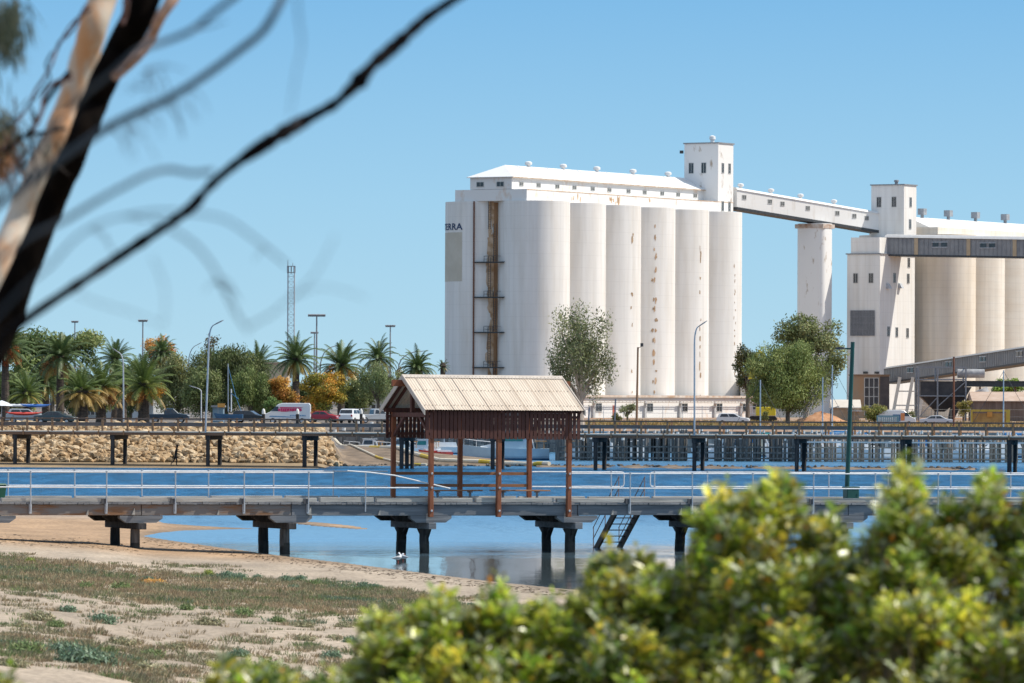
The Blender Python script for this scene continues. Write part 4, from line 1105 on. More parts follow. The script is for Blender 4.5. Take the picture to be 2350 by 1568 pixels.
for w_, name in ((.12, 'f'), (4.4, 'b')):
    rl = MB(); rl.box(fa, fb, w_ - .09, w_ + .09, FZ + 1.0, FZ + 1.11)
    rr = rl.build('railing', dark_rail if w_ > 1 else dark_rail, FJT)
    q = MB(); q.box(fa, fb, w_ + .07, w_ + .13, FZ + .43, FZ + .75) if w_ < 1 else q.box(fa, fb, w_ + .07, w_ + .12, FZ + .46, FZ + .72)
    q.build('mid_board', M('grey brown barrier board', (.15, .125, .115), (.24, .2, .18), 1.1, .8, stretch=(.4, 3, 4)), rr)
    q = MB(); x = sF(6, w_) - 4 * 2.24 + (0 if w_ < 1 else .9)
    n = 0
    while x < fb and n < 50:
        p_ = MB(); p_.box(x - .08, x + .08, w_ - .07, w_ + .066, FZ + .003, FZ + 1.14); p_.build('railing_post', brown_rail, rr); x += 2.24; n += 1

# ------------------------------------------------------------------ marina jetty with many piles
MX, MY = X_at(1285, 552), 552.0
MR = R(-1.5)
def sM(u, w_=0.0): return s_of(MX, MY, MR, u, w_)
mar_pile = M('blue grey mooring pile', (.06, .07, .075), (.22, .2, .18), 2, .75, stretch=(3, 3, .5))
mar_pale = M('sun bleached mooring pile', (.3, .22, .16), (.5, .4, .31), 2, .8, stretch=(3, 3, .5))
cap_white = M('white pile cap', (.62, .61, .58), (.72, .71, .68), 2, .7)
MJ = thing('marina_jetty', 'dense timber marina jetty of many dark piles and rails beyond the far jetty', 'jetty', (MX, MY, 0), MR)
ma, mz = sM(1285), sM(2420)
rg = random.Random(8)
lst = []
x = ma
while x < mz:
    for w_ in (0.0, 1.6, 6.5, 8.2):
        if rg.random() < .8: lst.append((x + rg.uniform(-.35, .35), w_, rg.uniform(1.9, 3.1), rg.uniform(.06, .12) if x > sM(1850) else rg.uniform(.08, .15)))
    x += .62
lst.sort(key=lambda p: (p[1] > 3, rg.random()))
rest = MB(); n = 0
pale_from = sM(1850)
for x, w_, h, r_ in lst:
    mt = mar_pale if x > pale_from else mar_pile
    if n < 98:
        q = MB(); q.tube([(x, w_, -.8), (x, w_, h)], r_, 8, m=0); q.tube([(x, w_, h), (x, w_, h + .28)], r_ * 1.03, 8, m=1); q.build('pile', [mt, cap_white], MJ); n += 1
    else:
        rest.tube([(x, w_, -.8), (x, w_, h)], r_, 6, m=2 if x > pale_from else 0); rest.tube([(x, w_, h), (x, w_, h + .25)], r_ * 1.03, 6, m=1)
tag(rest.build('piles', [mar_pile, cap_white, mar_pale], MJ), kind='stuff')
for z in (.3, .84, 1.39):
    q = MB(); q.box(ma, pale_from, -.22, -.13, z - .07, z + .07); q.build('rail', mar_pile, MJ)
    q = MB(); q.box(pale_from + .05, mz, -.24, -.15, z - .06, z + .06); q.build('rail', mar_pale, MJ)
q = MB(); q.box(pale_from, mz, -.28, -.1, 1.84, 1.98); q.build('top_rail', cap_white, MJ)
q = MB(); q.box(ma, mz, 1.7, 6.4, 2.15, 2.3); q.build('deck', dark_rail, MJ)
for u in (1285, 1430, 1560, 1700, 1785, 1820):
    x = sM(u); q = MB(); q.box(x - .42, x + .42, .4, 1.1, -.8, 2.9); q.build('dolphin_pile', mar_pile, MJ)
# older wharf at the back of the basin, left
WX2, WY2 = X_at(735, 628), 628.0
OW = thing('old_wharf', 'short dark wharf of stout piles at the head of the basin behind the gravel flat', 'wharf', (WX2, WY2, 0), 0)
L2 = X_at(1290, 628) - WX2
q = MB(); q.box(0, L2, 0, 4, 1.7, 2.0); q.build('deck', dark_rail, OW)
x = .3
while x < L2:
    q = MB(); hgt = rg.uniform(2.1, 3.3); q.tube([(x, -.2, -1), (x, -.2, hgt)], rg.uniform(.17, .3), 8); q.tube([(x, -.2, hgt), (x, -.2, hgt + .3)], .2, 8, m=1); q.build('pile', [mar_pile, cap_white], OW); x += rg.uniform(.9, 1.7)
for z in (.5, 1.1): 
    q = MB(); q.box(0, L2, -.55, -.45, z - .08, z + .08); q.build('rail', mar_pile, OW)
q = MB(); q.box(WX2 - 2, X_at(2500, 640), 639.2, 639.8, -1.2, 2.42); tag(q.build('quay_wall', M('dark quay timber', (.12, .11, .1), (.36, .33, .3), .8, .85, stretch=(1, 1, .3))), 'long grey timber faced quay wall behind the moored boats', 'wall')
# floating boom
def boom(pts, r_, label, name='floating_boom'):
    q = MB(); W_ = []
    for u, v in pts:
        Y = Y_at(u, v, .15); W_.append(Vector((X_at(u, Y), Y, 0)))
    P_ = []
    for a, b in zip(W_, W_[1:]):
        for i in range(10): P_.append(a.lerp(b, i / 10))
    P_ = [Vector((p.x, p.y, max(.05, gz(p.x, p.y)) + r_ * .8)) for p in P_]
    for i in range(0, len(P_) - 1):
        q.tube([P_[i], P_[i + 1]], r_, 8, m=1 if (i // 3) % 5 == 3 else 0)
    return tag(q.build(name, [M('off white boom', (.62, .55, .42), (.7, .64, .52), 2, .6), M('yellow boom', (.62, .42, .03), (.68, .5, .06), 2, .6)]), label, 'boom')
boom([(768, 1042), (860, 1048), (940, 1058), (1010, 1063), (1110, 1064), (1200, 1066), (1268, 1067.5)], .19, 'thick white and yellow floating boom lying across the gravel flat')
boom([(800, 1052), (870, 1061), (930, 1065), (985, 1066)], .11, 'thin pinkish boom pipe lying in front of the thick one', 'boom_pipe')

# ------------------------------------------------------------------ boats
hull_white = M('white boat gelcoat', (.66, .68, .69), (.74, .76, .77), 1, .3)
hull_pale = M('pale blue hull paint', (.36, .5, .6), (.42, .56, .65), 1, .35)
hull_blue = M('blue antifouling', (.03, .1, .2), (.05, .14, .26), 1, .5)
canvas_blue = M('blue canvas cover', (.04, .18, .4), (.06, .24, .48), 2, .8)
canvas_green = M('teal canvas cover', (.03, .2, .2), (.05, .26, .25), 2, .8)
yellow_p = M('yellow paint', (.55, .5, .04), (.62, .56, .08), 2, .6)
red_p = M('red paint', (.5, .05, .04), (.58, .08, .06), 2, .6)
orange_p = M('varnished timber', (.45, .22, .07), (.52, .28, .1), 2, .6)
def hull(q, L_, B, D, stern=.85, m=0, band=None):
    """bow towards -x; returns rings lofted"""
    rings = []
    for t, bw, dz in ((0, .02, .22), (.08, .3, .16), (.2, .62, .09), (.4, .95, .02), (.65, 1, 0), (1, stern, .0)):
        x = -L_ / 2 + L_ * t; y = B / 2 * bw; z1 = D + D * dz * 1.6
        rk = .5 * (1 - min(1, t * 5)) * 0.8
        rings.append([(x + rk, -y * .75, -.25), (x + rk * .4, -y * .95, D * .35), (x, -y, z1), (x, y, z1), (x + rk * .4, y * .95, D * .35), (x + rk, y * .75, -.25)])
    q.loft(rings, m)
def cruiser(u, v, L_, Y, label, group=None, hullm=hull_white, rot=0.0, cover=None, flip=False, name='motor_boat', fly=False):
    Yb = Y; t = thing(name, label, 'boat', (X_at(u, Yb), Yb, 0), rot + (math.pi if flip else 0), group)
    q = MB(); hull(q, L_, L_ * .33, L_ * .13); q.build('hull', hullm, t)
    q = MB(); hull(q, L_ * 1.003, L_ * .334, L_ * .02); q.build('boot_stripe', hull_blue, t)
    d = L_ * .13; B = L_ * .14
    q = MB(); q.loft([[(-L_ * .28, -B * .6, d * 1.12), (-L_ * .28, B * .6, d * 1.12), (-L_ * .28, B * .5, d * 1.2), (-L_ * .28, -B * .5, d * 1.2)], [(-L_ * .05, -B, d), (-L_ * .05, B, d), (-L_ * .05, B * .9, d * 1.55), (-L_ * .05, -B * .9, d * 1.55)], [(L_ * .0, -B, d), (L_ * .0, B, d), (L_ * .0, B * .9, d * 1.6), (0, -B * .9, d * 1.6)]]); q.build('foredeck', hull_white, t)
    hc = L_ * .2
    q = MB(); q.loft([[(-L_ * .06, -B, d), (L_ * .24, -B, d), (L_ * .24, B, d), (-L_ * .06, B, d)], [(L_ * .0, -B * .85, d + hc), (L_ * .24, -B * .85, d + hc), (L_ * .24, B * .85, d + hc), (L_ * .0, B * .85, d + hc)]]); cb = q.build('cabin', hullm, t)
    q = MB()
    for sd in (-1, 1):
        q.face([(-L_ * .02, sd * (B * .93 + .03), d + hc * .42), (L_ * .2, sd * (B * .93 + .03), d + hc * .42), (L_ * .2, sd * (B * .87 + .03), d + hc * .88), (L_ * .01, sd * (B * .87 + .03), d + hc * .88)])
    q.build('window', cover or glass_dark, cb, fix=False)
    q = MB(); q.box(-L_ * .03, L_ * .32, -B * .95, B * .95, d + hc + .003, d + hc + .08); q.build('roof', hull_white, t)
    q = MB(); q.tube([(L_ * .24, -B * .8, d + hc), (L_ * .3, -B * .8, d + hc * .6), (L_ * .33, -B * .8, d)], .06, 6); q.tube([(L_ * .24, B * .8, d + hc), (L_ * .3, B * .8, d + hc * .6), (L_ * .33, B * .8, d)], .06, 6); q.box(L_ * .3 - .03, L_ * .3 + .03, -B * .8, B * .8, d + hc * .6 - .03, d + hc * .6 + .03); q.build('canopy_frame', white_pipe, t)
    q = MB()
    for sd in (-1, 1):
        pts = [(-L_ * .47, 0, d * 1.34 + .55), (-L_ * .33, sd * L_ * .11, d * 1.2 + .55), (-L_ * .1, sd * L_ * .15, d + .6)]
        q.tube(pts, .025, 5)
        for p in pts: q.tube([p, (p[0], p[1], p[2] - .6)], .02, 5)
    q.build('bow_rail', white_pipe, t)
    q = MB(); 
    for x in (L_ * .36, L_ * .44):
        for sd in (-1, 1): q.tube([(x, sd * B * .8, d), (x, sd * B * .8, d + .7)], .03, 5)
    q.box(L_ * .34, L_ * .47, -B * .85, B * .85, d + .7, d + .76); q.build('stern_rail', orange_p, t)
    return t
def sail_boat(u, Y, L_, mast_v, label, hullm, cover, group=None, rot=0.0):
    x = X_at(u, Y); t = thing('sailing_boat', label, 'boat', (x, Y, 0), rot, group)
    q = MB(); hull(q, L_, L_ * .3, L_ * .11, stern=.7); q.build('hull', hullm, t)
    q = MB(); hull(q, L_ * 1.003, L_ * .304, L_ * .02, stern=.7); q.build('boot_stripe', hull_blue, t)
    d = L_ * .11; q = MB(); q.loft([[(-L_ * .2, -.5, d), (L_ * .2, -.6, d), (L_ * .2, .6, d), (-L_ * .2, .5, d)], [(-L_ * .15, -.4, d + .5), (L_ * .18, -.5, d + .5), (L_ * .18, .5, d + .5), (-L_ * .15, .4, d + .5)]]); q.build('cabin', hull_white, t)
    mz_ = Z_at(u, mast_v, Y)
    q = MB(); q.tube([(0, 0, d), (0, 0, mz_)], [.09, .06], 8); q.build('mast', galv, t)
    q = MB(); q.tube([(.1, 0, d + 1.3), (L_ * .42, 0, d + 1.2)], .05, 6); q.build('boom', galv, t)
    q = MB(); q.tube([(.15, 0, d + 1.42), (L_ * .2, 0, d + 1.42), (L_ * .4, 0, d + 1.3)], [.2, .17, .08], 8); q.build('sail_cover', cover, t)
    q = MB()
    for p in ((-L_ * .48, 0, d * 1.3), (L_ * .48, 0, d)): q.tube([(0, 0, mz_ - .1), p], .02, 4)
    q.build('stays', dark_steel, t)
    return t
cruiser(1160, 1052, 8.6, 556, 'large white motor cruiser with teal cabin cover moored beyond the shelter', hullm=hull_pale, cover=canvas_green)
cruiser(905, 1035, 5.2, 604, 'small pale blue boat drawn up at the head of the gravel flat', hullm=hull_pale, rot=.4)
cruiser(962, 1033, 4.6, 612, 'small white runabout next to the pale blue boat in the basin', rot=-.2, cover=canvas_green)
cruiser(835, 1030, 4.6, 617, 'little white runabout lying against the old wharf', rot=.1)
cruiser(1395, 1052, 8.2, 566, 'white boat with a yellow waterline behind the dark marina piles', hullm=hull_white, flip=True)
cruiser(1660, 1050, 6.5, 572, 'white boat half hidden by the middle of the marina jetty', flip=False)
cruiser(1715, 1050, 6.8, 600, 'cream boat lying under a blue rolled cover behind the marina piles', hullm=M('cream hull', (.6, .5, .36), (.66, .56, .42), 1, .4), cover=canvas_blue)
cruiser(1835, 1050, 7.0, 572, 'white motor boat behind the first pale marina piles')
cruiser(1975, 1050, 8.0, 570, 'tall white boat behind the pale marina piles left of the lamp post', flip=True)
cruiser(2105, 1050, 6.8, 572, 'white and blue boat showing through the pale marina piles', cover=canvas_blue)
cruiser(2235, 1050, 7.6, 571, 'white boat nearest the end of the marina jetty', flip=True)
sail_boat(1888, 610, 8.5, 866, 'yacht whose mast rises before the white bridge pier buttress', hull_white, canvas_blue)
sail_boat(1910, 620, 9.5, 838, 'yacht with a stout grey mast right of the gum trees', hull_white, canvas_blue)
sail_boat(2303, 600, 9.5, 850, 'yacht whose bright mast stands before the brown warehouse at the far right', hull_white, canvas_blue)
sail_boat(1745, 606, 8.0, 872, 'yacht with a pale mast in front of the glazed intake building', hull_white, canvas_green)
sail_boat(1020, 613, 7, 1003, 'yacht with a bright blue sail cover moored behind the shelter', hull_white, canvas_blue)
for u, v, label in ((985, 1037, 'red and white dinghy on the gravel'), (1013, 1038, 'pink and white dinghy beside the red one on the gravel')):
    Y = 585; t = thing('dinghy', label, 'dinghy', (X_at(u, Y), Y, gz(X_at(u, Y), Y) + .05), .3, 'dinghies on the gravel')
    q = MB(); hull(q, 2.3, 1.1, .4); q.build('hull', red_p, t)
    q = MB(); q.box(-.5, 1.0, -.42, .42, .43, .6); q.build('cover', hull_white, t)
# quay clutter: bollards
def bollard(u, Y, label):
    t = thing('bollard', label, 'bollard', (X_at(u, Y), Y, gz(X_at(u, Y), Y)), 0, 'black and white bollards')
    hh = Z_at(u, 938, Y) - gz(X_at(u, Y), Y)
    q = MB(); q.lathe(0, 0, [(.17, 0), (.17, hh * .72)], 12); q.build('post', rubber, t, smooth=True)
    q = MB(); q.lathe(0, 0, [(.175, hh * .72 + .003), (.175, hh * .88), (.1, hh * .97), (.02, hh)], 12); q.build('cap', cap_white, t, smooth=True)
bollard(605, 580, 'black bollard with a white cap at the nose of the white van')
bollard(683, 580, 'black bollard with a white cap in front of the middle of the white van')
bollard(829, 652, 'black bollard with a white cap right of the white parked car')
# ------------------------------------------------------------------ trees
leaf_mat = M_leaf('tree leaves', .6, .25, .25)
frond_mat = M_leaf('palm fronds', .5, .2, .35)
bark_grey = M('grey brown bark', (.1, .08, .065), (.2, .165, .13), 1.5, .9, bump=.5, stretch=(3, 3, .5))
bark_palm = M('dark palm trunk', (.045, .035, .028), (.12, .09, .07), 2.5, .95, bump=.8, stretch=(1, 1, 3))
bark_gum = M('pale gum bark', (.3, .26, .22), (.48, .43, .37), 1.2, .85, stretch=(2, 2, .5))
nrg = np.random.default_rng(4)
def rand_dirs(n):
    d = nrg.normal(size=(n, 3)); return d / np.linalg.norm(d, axis=1)[:, None]
def leaf_cloud(name, parent, blobs, size, palette, mat, droop=0.0, aspect=.5, jitter=.3):
    """blobs: (cx,cy,cz,rx,ry,rz,count,palette index)"""
    VV = []; CC = []
    for cx, cy, cz, rx, ry, rz, n, pi in blobs:
        d = rand_dirs(n); r = nrg.uniform(.45, 1.05, n) ** .7
        p = np.array([cx, cy, cz]) + d * r[:, None] * np.array([rx, ry, rz])
        p += nrg.normal(size=(n, 3)) * size * .5
        t = rand_dirs(n); t[:, 2] -= droop; t /= np.linalg.norm(t, axis=1)[:, None]
        nn = rand_dirs(n) * .7 + d * 1.2 + np.array([.25, 0, .35]); b = np.cross(t, nn); b /= np.linalg.norm(b, axis=1)[:, None] + 1e-6
        L_ = size * nrg.uniform(.6, 1.3, n)[:, None]; W_ = L_ * aspect
        q = np.stack([p - t * L_ * .5, p + b * W_ * .5, p + t * L_ * .5, p - b * W_ * .5], 1)
        VV.append(q.reshape(-1, 3))
        base = np.array(palette[pi % len(palette)])
        CC.append(np.clip(base[None] * nrg.uniform(1 - jitter, 1 + jitter, (n, 1)) * nrg.uniform(.92, 1.08, (n, 3)), 0, 1))
    return poly_mesh(name, np.concatenate(VV), 4, np.concatenate(CC), mat, parent)
def broad_tree(name, label, u, Y, vtop, halfpx, palette, vbot=None, nb=26, leaves=4200, size=.42, bark=None, droop=0.0, aspect=.5, cat='tree', group=None, shape='round', seed=0, lean=0.0, fill=1.0, trunk=True, dy=.8, br=(.2, .36)):
    x = X_at(u, Y); g = gz(x, Y); k = Y / F
    top = Z_at(u, vtop, Y) - g; hw = halfpx * k
    bot = (Z_at(u, vbot, Y) - g) if vbot else top * .28
    t = thing(name, label, cat, (x, Y, g), 0, group)
    hw *= 1.12; palette = [tuple(min(1, q * k_) for q, k_ in zip(p, (2.15, 2.0, 1.75))) for p in palette]
    r = random.Random(seed * 7 + int(u))
    blobs = []; cz = (top + bot) / 2; rz = (top - bot) / 2
    for i in range(nb):
        for _ in range(40):
            d = Vector((r.uniform(-1, 1), r.uniform(-1, 1), r.uniform(-1, 1)))
            if shape == 'round': ok = .2 < d.length < 1
            elif shape == 'cone': ok = math.hypot(d.x, d.y) < (1 - (d.z + 1) / 2) * .95 + .08
            elif shape == 'flat': ok = math.hypot(d.x, d.y) < 1 and (d.z > -.2 or r.random() < .25)
            elif shape == 'tall': ok = math.hypot(d.x, d.y) < (.55 + .45 * math.sin((d.z + 1) * 1.5)) * .95
            if ok: break
        br_ = br; br0 = r.uniform(*br_)
        rx = hw * br0; rzz = max(rz * br0 * .8, rx * .55)
        if droop > .5: rzz = rz * r.uniform(.25, .42)
        px, py, pz = d.x * (hw - rx * .45), d.y * (hw - rx * .6) * dy, cz + d.z * (rz - rzz * .7)
        blobs.append((px + lean * (pz / top), py, pz, rx, rx, rzz, int(1.35 * leaves / nb * (br0 / (sum(br_) / 2)) ** 1.6 * fill), i))
    if trunk:
        q = MB(); tr = max(.16, top * .026)
        mid = (lean * .4, 0, bot + (top - bot) * .25)
        q.tube([(0, 0, -.3), (lean * .15, .1, bot * .5), mid, (lean * .8, 0, bot + (top - bot) * .7)], [tr * 1.25, tr, tr * .8, tr * .25], 8)
        for b in blobs[:14]:
            st = Vector((lean * .2 + r.uniform(-.05, .05), 0, bot * .75 + (b[2] - bot) * .3)); en = Vector(b[:3])
            q.tube([st, st.lerp(en, .5) + Vector((0, 0, top * .03)), en], [tr * .5, tr * .32, tr * .1], 6)
        q.build('trunk', bark or bark_grey, t, smooth=True)
    leaf_cloud('crown', t, blobs, size, palette, leaf_mat, droop, aspect)
    return t
def palm(label, u, Y, vc, rpx, cols, fruit=None, nfr=54, trunk_r=.42, dead=.12, seed=0, droopy=1.0, up=1.0):
    x = X_at(u, Y); g = gz(x, Y); zc = Z_at(u, vc, Y) - g; r_ = rpx * 1.28 * Y / F; cols = [tuple(min(1, q * k_) for q, k_ in zip(p, (1.75, 1.7, 1.4))) for p in cols]
    t = thing('date_palm', label, 'palm', (x, Y, g), 0, 'date palms along the car park')
    q = MB(); pr = []; n = 14
    for i in range(n + 1):
        z = -.2 + (zc + .1) * i / n; pr.append((trunk_r * (1.25 - .35 * i / n + (.09 if i % 2 else 0)), z))
    pr.append((trunk_r * 1.35, zc + .15)); pr.append((trunk_r * .6, zc + .7)); q.lathe(0, 0, pr, 12); q.build('trunk', bark_palm, t)
    rr = random.Random(seed + int(u)); VV = []; CC = []; droopy *= rr.uniform(.65, 1.35); az0 = rr.uniform(0, 6.28); nfr = int(nfr * rr.uniform(.85, 1.3)); dead *= rr.uniform(.5, 1.8)
    for i in range(nfr):
        f = i / nfr; el = R(86 - 125 * f ** .85 + rr.uniform(-7, 7)); az = az0 + i * 2.39996 + rr.uniform(-.2, .2)
        L_ = r_ * rr.uniform(.85, 1.28) * (1.0 if f < .8 else .85)
        c = cols[0] if f < .45 else cols[1] if f < 1 - dead else cols[2]
        c = np.array(c) * rr.uniform(.75, 1.25)
        # rachis as a drooping curve
        ns = 9; pts = []; p = Vector((0, 0, zc)); e = el
        for k in range(ns + 1):
            pts.append(p.copy()); st = L_ / ns
            p = p + Vector((math.cos(e) * math.cos(az), math.cos(e) * math.sin(az), math.sin(e))) * st
            e -= R(9.5) * droopy * (.35 + math.cos(e) * .9) * (k + 1) / ns * 1.5
        side = Vector((-math.sin(az), math.cos(az), 0))
        for k in range(1, ns * 2 + 1):
            tt = k / (ns * 2); a = pts[min(ns, int(tt * ns))].lerp(pts[min(ns, int(tt * ns) + 1)], tt * ns - int(tt * ns))
            d = (pts[min(ns, int(tt * ns) + 1)] - pts[max(0, int(tt * ns) - 1)]).normalized()
            nrm = side.cross(d).normalized()
            ll = r_ * .24 * math.sin(math.pi * min(1, tt * .9 + .12)) ** .6 * rr.uniform(.85, 1.1)
            wd = d * (r_ * .03)
            for sd in (-1, 1):
                tip = a + (side * sd * .75 + d * .75 + nrm * .3 - Vector((0, 0, .12))).normalized() * ll
                VV += [a - wd, a + wd, tip]; CC.append(c * rr.uniform(.8, 1.2))
    poly_mesh('fronds', np.array([tuple(v) for v in VV]), 3, np.array(CC), frond_mat, t)
    if fruit:
        bl = []
        for i in range(11):
            a = rr.uniform(0, 6.28); q_ = rr.uniform(.25, .6) * r_; z = zc - rr.uniform(.05, .45) * r_
            bl.append((math.cos(a) * q_, -abs(math.sin(a)) * q_, z, .22 * r_ * .6, .22 * r_ * .6, .3 * r_ * .6, 130, i))
        leaf_cloud('fruit_bunches', t, bl, .17, fruit, leaf_mat, .6, .5)
    return t
G_D, G_M, G_O, G_Y = (.035, .06, .025), (.06, .095, .03), (.1, .12, .045), (.17, .17, .03)
green_palm = [(.055, .085, .035), (.045, .07, .03), (.2, .15, .05)]
yel_palm = [(.065, .095, .03), (.095, .115, .03), (.19, .13, .045)]
OR = [(.5, .2, .03), (.55, .28, .04), (.4, .13, .03)]
BR_ = [(.34, .15, .05), (.4, .2, .07), (.28, .12, .05)]
palm('tall date palm with red orange fruit at the left edge of the row', 12, 690, 800, 52, green_palm, [(.4, .09, .03), (.45, .14, .03)], seed=1)
palm('date palm with a big brown bunch of dead fruit under its crown', 138, 700, 822, 58, green_palm, BR_, seed=2)
palm('tall dark date palm behind the thin lamp post', 264, 790, 826, 40, green_palm, seed=3)
palm('low yellow green date palm on a stout trunk, nearest the parked cars', 188, 650, 902, 52, yel_palm, seed=4, dead=.3, trunk_r=.62)
palm('low date palm with browning lower fronds right of the stoutest trunk', 232, 672, 893, 52, yel_palm, BR_, seed=5, dead=.3, trunk_r=.5)
palm('leafy date palm directly behind the thin lamp post', 280, 690, 885, 48, green_palm, seed=6, dead=.25, trunk_r=.5)
palm('wide date palm whose yellow fronds hang over the white warehouse', 330, 665, 884, 60, yel_palm, OR, seed=7, dead=.22, trunk_r=.55)
palm('small date palm rising behind the olive trees', 372, 800, 812, 34, green_palm, seed=8)
palm('date palm half hidden behind the right side of the willow', 592, 790, 838, 40, green_palm, seed=9)
palm('tallest date palm, standing over the orange bush', 679, 760, 826, 50, green_palm, seed=10, nfr=64, trunk_r=.45)
palm('date palm with bright orange fruit behind the yellow tree', 783, 780, 840, 52, green_palm, OR, seed=11)
palm('date palm poking above the grey green tree', 868, 830, 824, 42, green_palm, seed=12)
palm('date palm just above the shelter roof', 957, 830, 846, 40, green_palm, seed=13)
palm('small low palm at the far left behind the kayak rack', 62, 660, 905, 42, yel_palm, seed=14, dead=.2)
palm('tufty palm between the brown fruited palm and the low palms', 105, 720, 880, 44, green_palm, seed=15)
palm('thin frond tip of a palm beside the silo edge', 1016, 900, 842, 16, green_palm, seed=16, nfr=20)
gum_p = [(.09, .125, .045), (.07, .1, .04), (.12, .15, .06), (.05, .075, .03)]
broad_tree('gum_tree', 'spreading gum tree behind the palms at the far left', 120, 850, 762, 100, gum_p, vbot=880, nb=34, leaves=11000, shape='flat', seed=1, size=.55)
broad_tree('gum_tree', 'smaller gum tree with an airy top left of the spreading one', 62, 880, 750, 44, gum_p, vbot=880, nb=22, leaves=2600, seed=2, size=.5)
broad_tree('autumn_tree', 'sparse brown orange autumn tree above the olive trees', 362, 900, 760, 36, [(.24, .13, .04), (.3, .17, .05), (.17, .13, .05)], vbot=850, nb=24, leaves=2600, seed=3, size=.4, fill=.8)
broad_tree('olive_tree', 'grey green olive tree behind the warehouse', 335, 800, 818, 62, [(.1, .12, .06), (.08, .105, .05), (.13, .145, .07)], vbot=940, nb=36, leaves=9500, seed=4, size=.38, droop=.8)
broad_tree('olive_tree', 'rounded olive tree left of the big dark willow', 408, 770, 812, 55, [(.11, .125, .06), (.085, .105, .045), (.14, .15, .065)], vbot=952, nb=40, leaves=11500, seed=5, size=.38, droop=1.0, aspect=.35)
broad_tree('willow_tree', 'big dark green willow like tree in the middle of the row', 520, 770, 785, 85, [(.055, .075, .03), (.045, .06, .025), (.08, .1, .04), (.035, .05, .022)], vbot=952, nb=54, leaves=19000, seed=6, size=.4, droop=1.4, aspect=.3)
broad_tree('willow_tree', 'lighter green weeping tree overlapping the big dark willow', 575, 745, 838, 40, [(.085, .115, .04), (.07, .1, .035), (.1, .13, .05)], vbot=952, nb=30, leaves=9000, seed=7, size=.36, droop=1.4, aspect=.3)
broad_tree('casuarina', 'dark ragged casuarina tip above the big willow', 490, 850, 755, 42, [(.05, .05, .035), (.07, .06, .04)], vbot=900, nb=24, leaves=2600, seed=8, size=.4, shape='cone', fill=.8)
broad_tree('autumn_bush', 'deep orange autumn bush at the foot of the tallest palm', 645, 745, 862, 38, [(.24, .12, .025), (.19, .09, .02), (.28, .17, .04), (.15, .1, .025)], vbot=950, nb=26, leaves=4200, seed=9, size=.3)
broad_tree('autumn_tree', 'golden yellow green autumn tree right of the tallest palm', 750, 725, 848, 54, [(.24, .17, .025), (.2, .14, .022), (.12, .12, .024), (.28, .16, .028), (.09, .095, .022), (.11, .12, .025)], vbot=948, nb=40, leaves=7500, seed=10, size=.3)
broad_tree('shrub', 'low round green shrub behind the nose of the white van', 632, 728, 908, 26, [(.07, .12, .04), (.09, .14, .05)], vbot=958, nb=16, leaves=2200, seed=11, size=.24, cat='shrub')
broad_tree('shrub', 'pale orange shrub at the rear of the white van', 716, 735, 918, 18, [(.5, .26, .1), (.42, .22, .07)], vbot=958, nb=14, leaves=1600, seed=12, size=.24, cat='shrub')
broad_tree('pepper_tree', 'grey green pepper tree left of the shelter roof', 868, 745, 826, 46, [(.09, .12, .055), (.075, .1, .045), (.11, .14, .07)], vbot=930, nb=34, leaves=5600, seed=13, size=.3, droop=1.2, aspect=.35)
broad_tree('autumn_tree', 'thin russet tree between two palms above the yellow tree', 815, 860, 828, 18, [(.22, .15, .06), (.18, .14, .05)], vbot=940, nb=16, leaves=1300, seed=14, size=.35, shape='cone')
broad_tree('autumn_tree', 'thin russet tree above the pepper tree near the curved street lamp', 920, 880, 826, 20, [(.24, .17, .08), (.18, .15, .07)], vbot=930, nb=16, leaves=1300, seed=15, size=.35, shape='cone')
broad_tree('tree', 'dark evergreen in the gap under the pepper tree', 815, 790, 872, 40, [(.03, .04, .02), (.04, .055, .025)], vbot=955, nb=26, leaves=4200, seed=16, size=.35)
broad_tree('tree', 'dark rounded tree top just left of the shelter ridge', 905, 860, 842, 24, [(.04, .045, .025), (.06, .05, .03)], vbot=930, nb=18, leaves=2400, seed=17, size=.35)
broad_tree('shrub', 'low green shrub just above the shelter ridge', 992, 860, 852, 14, [(.07, .12, .05)], vbot=930, nb=10, leaves=800, seed=18, size=.3, cat='shrub')
for i, (u, vt, hw, Y, lb) in enumerate([(20, 850, 60, 780, 'dense dark shrubs at the far left behind the palms'), (200, 850, 70, 840, 'dense dark hedge trees behind the low palms'), (300, 862, 50, 850, 'dark hedge trees behind the thin lamp post'), (700, 878, 60, 850, 'dark trees behind the orange bush and yellow tree'), (960, 880, 60, 900, 'distant dark shrubs beyond the shelter')]):
    broad_tree('tree', lb, u, Y, vt, hw, [(.045, .065, .028), (.06, .08, .035), (.035, .05, .022)], vbot=955, nb=34, leaves=8500, seed=30 + i, size=.5)
